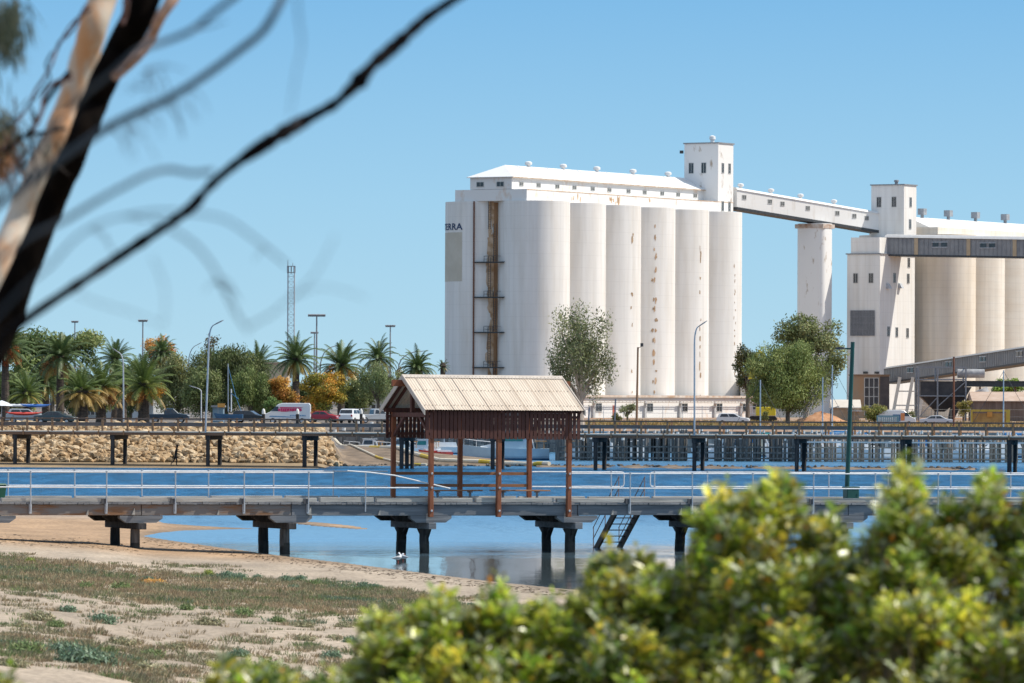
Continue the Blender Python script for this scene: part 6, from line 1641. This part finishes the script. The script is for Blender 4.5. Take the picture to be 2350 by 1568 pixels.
q = MB(); q.box(-.5, 2.6, -1.2, 1.2, 1.0, 2.4); q.build('body', yb, ex, bevel=.08)
q = MB(); q.box(-.45, .9, -1.1, 0, 2.403, 3.3); q.build('cab', glass_dark, ex, bevel=.08)
for y in (-1.1, .6): 
    q = MB(); q.prism([(-1.4, y, .1), (-1.6, y, .5), (-1.3, y, .95), (2.5, y, .95), (2.9, y, .5), (2.6, y, .1)], (0, .5, 0)); q.build('track', rubber, ex)

# ------------------------------------------------------------------ person walking along the beach
PYd = 487.5
px_ = X_at(404, PYd); pg = gz(px_, PYd)
bm_me = bpy.data.meshes.new('person')
J_ = {'pel': (0, 0, .93), 'spi': (.02, 0, 1.15), 'che': (.06, 0, 1.36), 'nec': (.09, 0, 1.5), 'chi': (.11, 0, 1.57), 'hea': (.125, 0, 1.66), 'top': (.12, 0, 1.75),
      'hR': (0, -.1, .9), 'kR': (.09, -.1, .5), 'aR': (.06, -.1, .09), 'fR': (.2, -.1, .04), 'hL': (-.02, .1, .9), 'kL': (-.12, .1, .52), 'aL': (-.42, .1, .16), 'fL': (-.36, .1, .03),
      'sR': (.06, -.19, 1.41), 'eR': (-.06, -.25, 1.14), 'wR': (.1, -.25, .96), 'pR': (.16, -.25, .92), 'sL': (.06, .19, 1.41), 'eL': (.02, .25, 1.12), 'wL': (.22, .22, 1.0), 'pL': (.28, .22, .98)}
ED = [('pel', 'spi'), ('spi', 'che'), ('che', 'nec'), ('nec', 'chi'), ('chi', 'hea'), ('hea', 'top'), ('pel', 'hR'), ('hR', 'kR'), ('kR', 'aR'), ('aR', 'fR'), ('pel', 'hL'), ('hL', 'kL'), ('kL', 'aL'), ('aL', 'fL'), ('che', 'sR'), ('sR', 'eR'), ('eR', 'wR'), ('wR', 'pR'), ('che', 'sL'), ('sL', 'eL'), ('eL', 'wL'), ('wL', 'pL')]
RAD = {'pel': .15, 'spi': .14, 'che': .165, 'nec': .06, 'chi': .07, 'hea': .1, 'top': .07, 'hR': .1, 'kR': .065, 'aR': .045, 'fR': .035, 'hL': .1, 'kL': .065, 'aL': .045, 'fL': .035, 'sR': .07, 'eR': .048, 'wR': .034, 'pR': .035, 'sL': .07, 'eL': .048, 'wL': .034, 'pL': .035}
ks = list(J_); ed = [(ks.index(a), ks.index(b)) for a, b in ED]
vv = [J_[k] for k in ks]; rad = [RAD[k] for k in ks]
for hand, sgn in (('pR', -1), ('pL', 1)):
    b = Vector(J_[hand]); bi = ks.index(hand)
    for i, (dy, ln) in enumerate(((-.027, .06), (-.009, .075), (.009, .07), (.027, .055))):
        p1 = b + Vector((.035, dy, -.02)); p2 = p1 + Vector((ln * .5, 0, -ln * .6)); vv += [tuple(p1), tuple(p2)]; rad += [.009, .007]; ed += [(bi, len(vv) - 2), (len(vv) - 2, len(vv) - 1)]
    p1 = b + Vector((-.005, -sgn * .035, 0)); p2 = p1 + Vector((.035, -sgn * .015, -.02)); vv += [tuple(p1), tuple(p2)]; rad += [.011, .008]; ed += [(bi, len(vv) - 2), (len(vv) - 2, len(vv) - 1)]
bm_me.from_pydata(vv, ed, [])
po = bpy.data.objects.new('person', bm_me); col.objects.link(po); po.location = (px_, PYd, pg)
sk_ = po.modifiers.new('skin', 'SKIN')
if not bm_me.skin_vertices: bpy.context.view_layer.objects.active = po; bpy.ops.mesh.customdata_skin_add()
for i, r_ in enumerate(rad): bm_me.skin_vertices[0].data[i].radius = (r_, r_)
bm_me.skin_vertices[0].data[0].use_root = True
ss_ = po.modifiers.new('smooth', 'SUBSURF'); ss_.levels = 1; ss_.render_levels = 1
bm_me.materials.append(M('black walking clothes', (.012, .013, .017), (.022, .023, .028), 4, .85))
tag(po, 'person in dark clothes striding along the foot of the rubble wall', 'person')
q = MB(); q.lathe(.12, 0, [(.098, 1.69), (.108, 1.73), (.1, 1.78), (.06, 1.82), (.01, 1.83)], 12); q.box(.17, .3, -.07, .07, 1.715, 1.73); q.build('cap', M('dark cap', (.015, .015, .02), (.025, .025, .03), 3, .9), po, smooth=True)
q = MB(); q.lathe(.2, 0, [(.004, 1.62), (.014, 1.635), (.008, 1.665)], 6); q.lathe(.19, -.035, [(.004, 1.66), (.012, 1.665), (.004, 1.67)], 6); q.lathe(.19, .035, [(.004, 1.66), (.012, 1.665), (.004, 1.67)], 6); q.box(.185, .205, -.02, .02, 1.59, 1.6); q.build('face', M('shaded skin', (.2, .12, .09), (.24, .15, .11), 3, .7), po)
# ------------------------------------------------------------------ salt marsh plants
def tuft(n, rad, h, cols, r, wid=.018):
    VV = []; CC = []
    for i in range(n):
        a = r.uniform(0, 6.283); q = rad * math.sqrt(r.random()); b = Vector((q * math.cos(a), q * math.sin(a), -.02))
        ln = h * r.uniform(.45, 1.1); out = Vector((math.cos(a), math.sin(a), 0)) * (q / rad * .6 + r.uniform(-.2, .3)) * ln
        s_ = Vector((r.uniform(-1, 1), r.uniform(-1, 1), 0)).normalized() * wid * r.uniform(.7, 1.4)
        top = b + out + Vector((0, 0, ln)); mid = b.lerp(top, .55) + Vector((0, 0, ln * .08))
        c = np.array(r.choice(cols)) * r.uniform(.7, 1.3)
        VV += [b - s_ * .6, b + s_ * .6, mid + s_, top, mid - s_]; CC.append(c)
    return VV, CC
marsh_mat = M_leaf('salt marsh leaves', .75, .15, .15)
_MC = {'grey': [(.17, .16, .095), (.2, .175, .11), (.14, .14, .085)], 'brown': [(.22, .17, .105), (.185, .145, .09), (.26, .2, .13)], 'green': [(.1, .135, .055), (.13, .16, .07), (.085, .11, .05)], 'blue': [(.09, .13, .085), (.11, .15, .1)], 'bright': [(.16, .2, .05), (.2, .22, .06)], 'orange': [(.36, .2, .05), (.3, .17, .06)]}
MC = {k: [tuple(min(1, q * 1.5) for q in c) for c in v] for k, v in _MC.items()}
rm = random.Random(77)
VV = []; CC = []; cnt = 0; tries = 0
while cnt < 9000 and tries < 120000:
    tries += 1
    Y = 98 + 98 * rm.random() ** 1.25; u = rm.uniform(-260, 1900); X = X_at(u, Y)
    v = hz(u) + (CAM_H - .45) * F / Y
    shore = lerp_tab(T_L, u)
    if u < 330: shore = 1268 + (u * .01)
    if v < shore + 24: continue
    d1 = noise.noise(Vector((X * .32, Y * .11, 1))); d2 = noise.noise(Vector((X * 1.3, Y * .4, 5)))
    band = sstep(1300, 1322, v - (u - 300) * .03) * (1 - sstep(1395, 1425, v)) * (1 - sstep(900, 1100, u) * .6)
    low = sstep(1490, 1545, v) * .75
    dens = .03 + .6 * band + .38 * low + .6 * d1 + .5 * d2
    if d2 < -.1 and band < .5: dens -= .25
    if rm.random() > max(.012, dens) : continue
    k = d1 + noise.noise(Vector((X * .5, Y * .5, 9))) * .8
    cs = 'brown' if k < -.12 else 'grey' if k < .3 else 'green' if k < .52 else 'blue'
    if rm.random() < .3: cs = rm.choice(['grey', 'brown', 'brown', 'green'])
    h = rm.uniform(.06, .15) * (1.25 if band > .5 else 1.0); rd = rm.uniform(.1, .32)
    a, c = tuft(rm.randint(20, 36), rd, h, MC[cs], rm, .0085)
    o = Vector((X, Y, gz(X, Y))); VV += [tuple(p + o) for p in a]; CC += c; cnt += 1
tag(poly_mesh('ground_cover', np.array(VV), 5, np.array(CC), marsh_mat), 'low grey green and brown samphire spreading over the sand', kind='stuff')
V_ = []; C_ = []
for i in range(1300):
    u = rm.uniform(-100, 1500); off = abs(rm.gauss(0, 7)) + 1.5
    if rm.random() < .35: off = 16 + rm.gauss(0, 4)
    v = (lerp_tab(T_L, u) if u > 330 else 1262 + rm.gauss(0, 6)) + off; Y = Y_at(u, v, .08); X = X_at(u, Y); g = gz(X, Y)
    a = rm.uniform(0, 6.28); l = rm.uniform(.03, .16); d = Vector((math.cos(a), math.sin(a), 0)) * l; s_ = Vector((-d.y, d.x, 0)) * rm.uniform(.2, .5)
    p = Vector((X, Y, g + .012)); V_ += [p - d, p + s_, p + d + Vector((0, 0, .02)), p - s_ + Vector((0, 0, .015))]; C_.append(np.array(rm.choice([(.06, .045, .03), (.1, .075, .05), (.16, .12, .08)])))
tag(poly_mesh('seaweed', np.array([tuple(p) for p in V_]), 4, np.array(C_), marsh_mat), 'dark dried seaweed flecks along the strand line', kind='stuff')
protos = []
for i, (cs, rd, h) in enumerate((('green', .3, .13), ('blue', .28, .14), ('bright', .2, .17), ('grey', .36, .1), ('orange', .38, .06))):
    bl = [(rm.uniform(-.33, .33) * rd, rm.uniform(-.33, .33) * rd, h * rm.uniform(.25, .6), rd * rm.uniform(.4, .55), rd * rm.uniform(.4, .55), h * .5, 55, j) for j in range(11)] + [(0, 0, h * .3, rd * .72, rd * .72, h * .4, 260, 0)]
    o = leaf_cloud('saltbush', None, bl, .07, [tuple(q * 1.25 for q in c) for c in MC[cs]], marsh_mat, -.9, .28, .45); protos.append(o)
bush_spots = [(72, 1296, 2, 1.0), (480, 1320, 2, .9), (520, 1328, 1, 1.4), (550, 1330, 1, 1.2), (592, 1327, 1, .8), (660, 1335, 1, 1.2), (690, 1333, 1, 1.0), (675, 1352, 1, .9), (722, 1345, 0, 1.0), (840, 1350, 1, 1.1), (865, 1352, 1, .9), (280, 1352, 0, 1.3), (200, 1350, 0, 1.0), (340, 1335, 1, 1.0), (300, 1330, 0, .9), (355, 1338, 4, 1.3), (330, 1340, 4, 1.1), (160, 1405, 1, 1.1), (240, 1430, 1, 1.5), (90, 1425, 3, 1.5), (130, 1440, 0, .9), (50, 1440, 3, .9), (430, 1400, 0, 1.0), (560, 1415, 0, 1.3), (480, 1435, 3, 1.4), (640, 1428, 0, .9), (700, 1440, 3, 1.1), (790, 1440, 3, 1.0), (700, 1470, 3, 1.0), (808, 1475, 1, .9), (770, 1465, 3, .8), (280, 1480, 3, 1.2), (350, 1510, 0, 1.1), (180, 1520, 1, 1.8), (150, 1500, 1, 1.4), (230, 1525, 1, 1.5), (60, 1500, 0, 1.4), (30, 1530, 3, 1.2), (400, 1490, 3, 1.0), (550, 1508, 1, 1.0), (620, 1540, 0, 1.4), (500, 1530, 3, 1.3), (330, 1540, 3, 1.4), (765, 1512, 1, 1.1), (900, 1395, 3, 1.1), (960, 1370, 3, 1.0), (1020, 1390, 3, 1.1), (1100, 1372, 3, .9), (1230, 1388, 3, .9)]
names = {0: 'mid green saltbush tuft', 1: 'blue green saltbush tuft', 2: 'bright yellow green saltbush tuft', 3: 'grey olive saltbush tuft', 4: 'orange tinted saltbush patch'}
used = set()
for u, v, k, s in bush_spots:
    Y = Y_at(u, v, .35); X = X_at(u, Y)
    for _ in range(3):
        g = gz(X, Y); Y = Y_at(u, v, g); X = X_at(u, Y)
    if k in used: o = protos[k].copy(); col.objects.link(o)
    else: o = protos[k]; used.add(k)
    o.location = (X, Y, gz(X, Y)); o.scale = (s * 1.1, s, s * rm.uniform(.8, 1.05)); o.rotation_euler = (0, 0, rm.uniform(0, 6.28))
    tag(o, names[k] + ' growing on the pale sand of the marsh', 'saltbush', names[k] + 's')

# ------------------------------------------------------------------ mangrove bushes close to the camera
mg_leaf = M_leaf('mangrove leaves', .3, .4, .5)
mg_bark = M('mangrove twig', (.1, .075, .04), (.2, .15, .08), 6, .8)
_MG = [(.16, .2, .022), (.11, .155, .02), (.2, .22, .03), (.24, .24, .035), (.07, .1, .018), (.05, .075, .015), (.13, .15, .03), (.3, .27, .04), (.17, .17, .035)]
MGC = [tuple(q * k for q, k in zip(c, (2.4, 2.5, 2.3))) for c in _MG]
def mangrove(name, label, outline, Y0, nshoots, depth, seed, base_u, floor_v=1700, leafscale=1.0, spray_k=1.0):
    r = random.Random(seed); u0, u1 = outline[0][0], outline[-1][0]
    bx, by = X_at(base_u, Y0 + depth * .4), Y0 + depth * .4; bz = gz(bx, by)
    t = thing(name, label, 'mangrove', (bx, by, bz), 0)
    org = Vector((bx, by, bz)); VV = []; CC = []; tw = MB()
    # rounded sprays of shoots heaped under the outline, each turned its own way
    sprays = []
    nsp = int((u1 - u0) / 4.0 * spray_k)
    for i in range(nsp):
        su = r.uniform(u0, u1); vt = lerp_tab(outline, su); rp = r.uniform(26, 78)
        if i % 3 == 0: sv = vt + rp * .8 + r.uniform(-14, 20); rp *= .7
        else: sv = vt + rp + 20 + (floor_v - vt) * r.random() ** 1.2
        if noise.noise(Vector((su * .009, sv * .009, seed * 3.1))) < -.2 and vt + 70 < sv < 1430: continue
        sprays.append((su, sv, Y0 - max(0, sv - vt) * .0030 + r.gauss(0, .16), rp, r.choice(MGC), r.uniform(.5, 1.35)))
    for i in range(int((u1 - u0) / 7)):   # the inner, lower mass of the bush
        su = r.uniform(u0, u1); vt = lerp_tab(outline, su); sv = r.uniform(max(vt + 120, 1440), floor_v + 40)
        sprays.append((su, sv, Y0 + r.uniform(.1, .5), r.uniform(50, 85), r.choice(MGC), r.uniform(.6, 1.2)))
    shoots = []
    for su, sv, sy, rp, bc, br in sprays:
        for j in range(int(5 + rp * .2)):
            d = Vector((r.gauss(0, 1), r.gauss(0, 1) - .35, r.gauss(0, 1) + .55)).normalized(); q_ = rp * r.uniform(.55, 1.05)
            shoots.append((su + d.x * q_, sv - d.z * q_, sy + d.y * q_ * Y0 / F, d, bc, br))
        if r.random() < .3: shoots.append((su + r.gauss(0, 8), sv - rp * r.uniform(1.2, 1.9), sy, Vector((0, 0, 1)), bc, br))
    for u, v, Y, d0, bc, br in shoots:
        tip = P(u, v, Y)
        L_ = r.uniform(.11, .2) * leafscale / 1.3; lean = (d0 * .9 + Vector((r.gauss(0, .25), r.gauss(0, .25), .75))).normalized()
        root = tip - lean * L_
        tw.tube([root - org, tip - org], [.0035, .0015], 4, cap=False)
        if r.random() < .3: tw.tube([root - org, root - org - Vector((r.uniform(-.08, .08), r.uniform(-.08, .08), .3))], [.005, .0035], 4, cap=False)
        npair = int(L_ / (.024 * leafscale)); base = np.array(bc if r.random() < .6 else r.choice(MGC)) * br
        for k in range(npair + 1):
            p = root.lerp(tip, k / npair); ang = k * 1.57 + r.uniform(-.3, .3)
            for sd in (0, math.pi):
                if r.random() < .12: continue
                side = Vector((math.cos(ang + sd), math.sin(ang + sd), 0)); d = (side * r.uniform(.6, 1.0) + lean * r.uniform(.3, .95)).normalized()
                ln = leafscale * r.uniform(.036, .072) * (1 if k < npair else .7); wd = ln * r.uniform(.38, .48)
                b = d.cross(Vector((0, 0, 1))); b = (b.normalized() if b.length > .05 else Vector((1, 0, 0)))
                rollv = d.cross(b); b = (b * math.cos(r.gauss(0, .5)) + rollv * math.sin(r.gauss(0, .5))).normalized(); up = b.cross(d)
                m_ = p + d * ln * .5 - up * wd * .12
                c = np.array(base) * r.uniform(.7, 1.35) * np.array([r.uniform(.85, 1.2), 1, r.uniform(.8, 1.3)])
                if r.random() < .21: c = np.array((.52, .56, .36)) * r.uniform(.55, 1.25)  # some leaves pale: sky gloss painted in, and grey green undersides
                if r.random() < .025: c = np.array((.4, .3, .03)) * r.uniform(.8, 1.2)
                if r.random() < .012: c = np.array((.5, .2, .03))
                e0 = p + d * ln * .04; e1 = p + d * ln
                VV += [e0, p + d * ln * .3 + b * wd * .46 + up * wd * .1, p + d * ln * .68 + b * wd * .44 + up * wd * .1, e1]; CC.append(c)
                VV += [e0, e1, p + d * ln * .68 - b * wd * .44 + up * wd * .1, p + d * ln * .3 - b * wd * .46 + up * wd * .1]; CC.append(c)
    st = MB()
    for i in range(9):
        u = u0 + (u1 - u0) * (i + .5) / 9; e = P(u, min(lerp_tab(outline, u) + 150, 1850), Y0 - .45) - org
        a = Vector((r.uniform(-.1, .1), r.uniform(-.1, .1), -.05)); st.tube([a, a.lerp(e, .45) + Vector((0, 0, -.15)), e], [.035, .022, .008], 6)
    st.build('stems', mg_bark, t, smooth=True); tag(tw.build('twigs', mg_bark, t, fix=False), kind='stuff')
    poly_mesh('leaves', np.array([tuple(p - org) for p in VV]), 4, np.array(CC), mg_leaf, t)
    return t
mangrove('mangrove', 'low leafy mangrove mound in front of the sandy shore', [(800, 1570), (835, 1470), (860, 1400), (885, 1375), (905, 1420), (950, 1425), (985, 1345), (1005, 1330), (1030, 1390), (1075, 1420), (1110, 1385), (1145, 1345), (1180, 1395), (1210, 1405), (1240, 1365), (1275, 1400), (1310, 1375), (1340, 1350), (1370, 1340), (1400, 1300), (1430, 1290)], 28.8, 900, 1.4, 1, 1130, leafscale=1.48)
mangrove('mangrove', 'tall leafy mangrove clump hiding the jetty right of the stairs', [(1360, 1360), (1385, 1280), (1405, 1262), (1440, 1280), (1480, 1262), (1510, 1310), (1560, 1345), (1595, 1325), (1615, 1200), (1630, 1145), (1660, 1140), (1690, 1125), (1725, 1140), (1760, 1095), (1790, 1088), (1820, 1110), (1850, 1150), (1875, 1200), (1905, 1190), (1925, 1240), (1950, 1300)], 28.8, 1350, 1.5, 2, 1660, leafscale=1.48)
mangrove('mangrove', 'mangrove with tall upright sprigs at the right edge below the marina', [(1930, 1350), (1960, 1300), (1990, 1245), (2010, 1200), (2040, 1165), (2058, 1085), (2075, 1045), (2092, 1095), (2110, 1205), (2140, 1195), (2172, 1135), (2190, 1110), (2210, 1185), (2240, 1195), (2258, 1100), (2270, 1085), (2284, 1140), (2310, 1205), (2350, 1180), (2380, 1110), (2420, 1150)], 28.3, 1350, 1.5, 3, 2160, leafscale=1.48)
mangrove('mangrove', 'small bright mangrove tip at the lower middle of the marsh', [(440, 1590), (475, 1545), (510, 1530), (545, 1512), (570, 1530), (600, 1525), (630, 1550), (660, 1540), (700, 1560), (760, 1552), (800, 1580)], 28.0, 230, .9, 4, 600, leafscale=1.48)
mangrove('mangrove', 'sliver of mangrove leaves in the lower left corner', [(-120, 1560), (-60, 1530), (-10, 1535), (20, 1548), (40, 1575)], 28.0, 50, .7, 5, -50, leafscale=1.48)

# ------------------------------------------------------------------ leaning gum tree at the left, and a bare sapling nearer
bark_dark = M('gum bark dark with canopy shade', (.0015, .0012, .001), (.006, .004, .003), 5, 1.0, spec=.05, bump=.6, stretch=(2, 2, .6))  # near black puts the canopy's shade into the bark colour
bark_pale = M('peeling cream bark', (.5, .43, .35), (.52, .27, .13), 2.6, .8, stretch=(3, 3, .5), lo=.45, hi=.62)
bark_tan = M('pinkish peeling bark', (.42, .27, .2), (.24, .14, .1), 4, .85, stretch=(3, 3, .6))
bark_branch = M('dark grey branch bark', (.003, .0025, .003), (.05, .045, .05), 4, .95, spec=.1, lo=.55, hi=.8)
twig_red = M('purple brown twig', (.06, .03, .03), (.12, .06, .05), 6, .85)
GTY = 28.0
gx, gy = X_at(-260, GTY), GTY; gzz = gz(gx, gy)
GT = thing('gum_tree', 'leaning gum tree with black and cream limbs crossing the upper left sky', 'tree', (gx, gy, gzz), 0)
go = Vector((gx, gy, gzz))
def Q(pts, Y, wob=0.0, seed=0):
    r = random.Random(seed)
    return [P(u * .5 if True else u, v * .5, Y + r.uniform(-wob, wob)) - go for u, v in pts]
k35 = GTY / F
def limb(name, pts, widths, mat, Y=GTY, parent=GT, org=None, n=10, sub=3, seed=0, wob=.12, rough=.06):
    r = random.Random(seed); org = go if org is None else org
    W = [P(u * .5, v * .5, Y + r.uniform(-wob, wob)) - org for u, v in pts]
    # Catmull-Rom
    PP = []; RR = []
    for i in range(len(W) - 1):
        p0, p1, p2, p3 = W[max(0, i - 1)], W[i], W[i + 1], W[min(len(W) - 1, i + 2)]
        for k in range(sub):
            t = k / sub
            PP.append(.5 * ((2 * p1) + (p2 - p0) * t + (2 * p0 - 5 * p1 + 4 * p2 - p3) * t * t + (3 * p1 - p0 - 3 * p2 + p3) * t ** 3))
            RR.append((widths[i] * (1 - t) + widths[i + 1] * t) * .25 * Y / F * (1 + r.uniform(-rough, rough)))
    PP.append(W[-1]); RR.append(widths[-1] * .25 * Y / F)
    q = MB(); q.tube(PP, RR, n); return q.build(name, mat, parent, smooth=True, fix=False)
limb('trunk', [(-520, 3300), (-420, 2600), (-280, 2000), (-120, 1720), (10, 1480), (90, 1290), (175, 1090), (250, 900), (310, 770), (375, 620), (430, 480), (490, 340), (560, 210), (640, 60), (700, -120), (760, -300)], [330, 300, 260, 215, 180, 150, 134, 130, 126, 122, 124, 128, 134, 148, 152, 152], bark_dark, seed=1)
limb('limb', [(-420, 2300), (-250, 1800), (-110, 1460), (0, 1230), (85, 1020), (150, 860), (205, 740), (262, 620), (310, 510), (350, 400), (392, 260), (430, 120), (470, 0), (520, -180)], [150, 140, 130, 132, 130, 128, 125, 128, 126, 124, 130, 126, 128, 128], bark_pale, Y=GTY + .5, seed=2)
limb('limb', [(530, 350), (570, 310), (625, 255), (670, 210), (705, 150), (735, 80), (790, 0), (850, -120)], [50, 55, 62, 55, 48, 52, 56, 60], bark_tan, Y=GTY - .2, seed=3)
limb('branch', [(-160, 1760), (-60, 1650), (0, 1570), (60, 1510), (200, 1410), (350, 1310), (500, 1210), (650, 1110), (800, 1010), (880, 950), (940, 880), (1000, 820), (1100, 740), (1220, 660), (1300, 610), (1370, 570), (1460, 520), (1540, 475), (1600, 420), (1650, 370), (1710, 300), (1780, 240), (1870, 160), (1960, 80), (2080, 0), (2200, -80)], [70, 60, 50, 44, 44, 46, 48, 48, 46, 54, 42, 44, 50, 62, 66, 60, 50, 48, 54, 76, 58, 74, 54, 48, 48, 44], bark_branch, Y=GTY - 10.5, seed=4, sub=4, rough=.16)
for i, (pts, w_) in enumerate((([(400, 20), (330, 140), (270, 200), (240, 290), (200, 360), (160, 420), (130, 490), (80, 560), (40, 640), (-20, 720)], 16), ([(320, 330), (260, 400), (210, 470), (170, 560), (120, 620), (60, 660), (0, 700), (-60, 730)], 26), ([(330, 360), (250, 380), (200, 440), (190, 520), (150, 600)], 20), ([(240, 240), (210, 300), (230, 360), (170, 440), (100, 520), (20, 590)], 12), ([(580, 0), (575, 60), (560, 110)], 34), ([(300, 590), (190, 610), (110, 630), (40, 690), (-30, 800)], 18), ([(420, 40), (350, 90), (300, 150), (250, 260)], 12), ([(130, 480), (160, 530), (140, 640), (160, 740)], 9), ([(60, 660), (90, 760), (60, 860)], 9))):
    limb('twig', pts, [w_ * (1 - .5 * j / len(pts)) for j in range(len(pts))], twig_red if i % 2 == 0 else bark_branch, Y=GTY - 2.5 - .5 * (i % 3), seed=10 + i, n=6)
fl = []
def hang(cu, cv, su, sv, n, Y, cols, ln, seed):
    r = random.Random(seed); VV = []; CC = []
    for i in range(n):
        p = P((cu + r.gauss(0, su)) * .5, (cv + r.gauss(0, sv)) * .5, Y + r.gauss(0, .4)) - go
        d = Vector((r.gauss(0, .5), r.gauss(0, .5), -1 + r.gauss(0, .5))).normalized(); b = Vector((r.uniform(-1, 1), r.uniform(-1, 1), 0)).normalized() * .006; l = ln * r.uniform(.6, 1.3)
        VV += [p, p + d * l * .4 + b, p + d * l, p + d * l * .4 - b]; CC.append(np.array(r.choice(cols)) * r.uniform(.7, 1.3))
    return VV, CC
V1, C1 = hang(30, 100, 45, 70, 420, 24, [(.03, .045, .03), (.05, .06, .035)], .12, 1)
V2, C2 = hang(-10, 590, 45, 60, 260, 26, [(.06, .06, .03), (.1, .09, .04), (.05, .05, .03)], .12, 2)
V3, C3 = hang(5, 690, 35, 50, 180, 26, [(.22, .09, .03), (.12, .06, .03)], .11, 3)
V4, C4 = hang(90, 640, 70, 80, 120, 26, [(.06, .045, .035), (.04, .04, .03)], .11, 4)
poly_mesh('foliage', np.array([tuple(v) for v in V1 + V2 + V3 + V4]), 4, np.array(C1 + C2 + C3 + C4), leaf_mat, GT)
# bare sapling much nearer the lens, thrown far out of focus
SY = 11.5
sx = X_at(-700, SY); sg_ = gz(sx, SY); so_ = Vector((sx, SY, sg_))
SP = thing('bare_sapling', 'bare thin sapling close by whose blurred twigs arch over the sky', 'tree', (sx, SY, sg_), 0)
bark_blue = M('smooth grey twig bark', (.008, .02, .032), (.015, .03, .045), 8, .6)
def sap(pts, w0, w1, Y, seed, nm='branch'):
    w0, w1 = w0 * .85, w1 * .85
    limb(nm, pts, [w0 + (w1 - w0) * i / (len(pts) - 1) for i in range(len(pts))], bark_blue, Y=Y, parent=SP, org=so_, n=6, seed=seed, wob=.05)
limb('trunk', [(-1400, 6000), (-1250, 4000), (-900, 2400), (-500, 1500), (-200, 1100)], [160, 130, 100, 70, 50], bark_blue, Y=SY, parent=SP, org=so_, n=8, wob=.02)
sap([(-200, 1100), (100, 860), (440, 620), (600, 530), (740, 470), (860, 400), (980, 320), (1100, 230), (1200, 150), (1260, 60), (1320, -60)], 46, 42, SY + 3, 1)
sap([(-100, 1000), (300, 520), (520, 330), (640, 230), (760, 190), (880, 140), (980, 60), (1100, -30)], 34, 34, SY + 2.5, 2)
sap([(880, 140), (960, 120), (1040, 95)], 14, 6, SY + 2.5, 3, 'twig')
sap([(-200, 1350), (100, 1110), (300, 1010), (450, 920), (580, 850), (680, 800), (780, 778), (880, 795), (980, 785)], 30, 26, SY + 1.5, 4)
sap([(-150, 1600), (100, 1330), (230, 1220), (330, 1110), (430, 1040), (560, 995), (680, 1010)], 22, 12, SY + .5, 5)
sap([(560, 995), (720, 970), (900, 980), (1040, 1010), (1160, 1090), (1260, 1170), (1320, 1220)], 15, 12, SY + .3, 6)
sap([(700, 1000), (800, 1060), (900, 1130), (980, 1230), (1030, 1330), (1080, 1430), (1140, 1520)], 17, 14, SY, 7)
sap([(700, 1180), (750, 1300), (760, 1420), (740, 1500)], 8, 5, SY - .3, 8, 'twig')
sap([(1140, 1500), (1250, 1440), (1330, 1370), (1430, 1280), (1490, 1180), (1540, 1080)], 12, 5, SY, 9, 'twig')
sap([(1330, 1370), (1450, 1320), (1560, 1330), (1680, 1370)], 8, 4, SY - .2, 10, 'twig')
sap([(1360, -60), (1370, 80), (1385, 200), (1360, 330), (1340, 460), (1330, 540)], 13, 5, SY + .4, 11, 'twig')
sap([(350, 1350), (480, 1400), (620, 1440), (760, 1500)], 9, 5, SY - .2, 12, 'twig')
rt = random.Random(31)
for i in range(26):
    a, b = rt.choice([(620, 520), (700, 490), (780, 450), (860, 400), (560, 580), (700, 330), (760, 460), (500, 600), (900, 1130), (1000, 1290), (1200, 1120), (420, 1050)])
    a += rt.uniform(-40, 40); b += rt.uniform(-15, 15); dx, dy = rt.uniform(-90, 150), rt.uniform(40, 190)
    sap([(a, b), (a + dx * .6, b + dy * .4), (a + dx, b + dy)], rt.uniform(7, 12), 3, SY + rt.uniform(1.5, 4.5), 60 + i, 'twig')
for i, (a, b, c, d) in enumerate(((760, 470, 840, 640), (780, 460, 920, 560), (700, 480, 740, 640), (620, 520, 560, 700), (560, 560, 620, 740), (660, 330, 780, 300), (640, 400, 560, 420), (740, 470, 700, 360), (860, 400, 960, 520), (600, 420, 700, 400), (690, 320, 860, 330))):
    sap([(a, b), ((a + c) / 2 + 14, (b + d) / 2 - 18), (c, d)], 9, 3, SY + 2.8, 20 + i, 'twig')
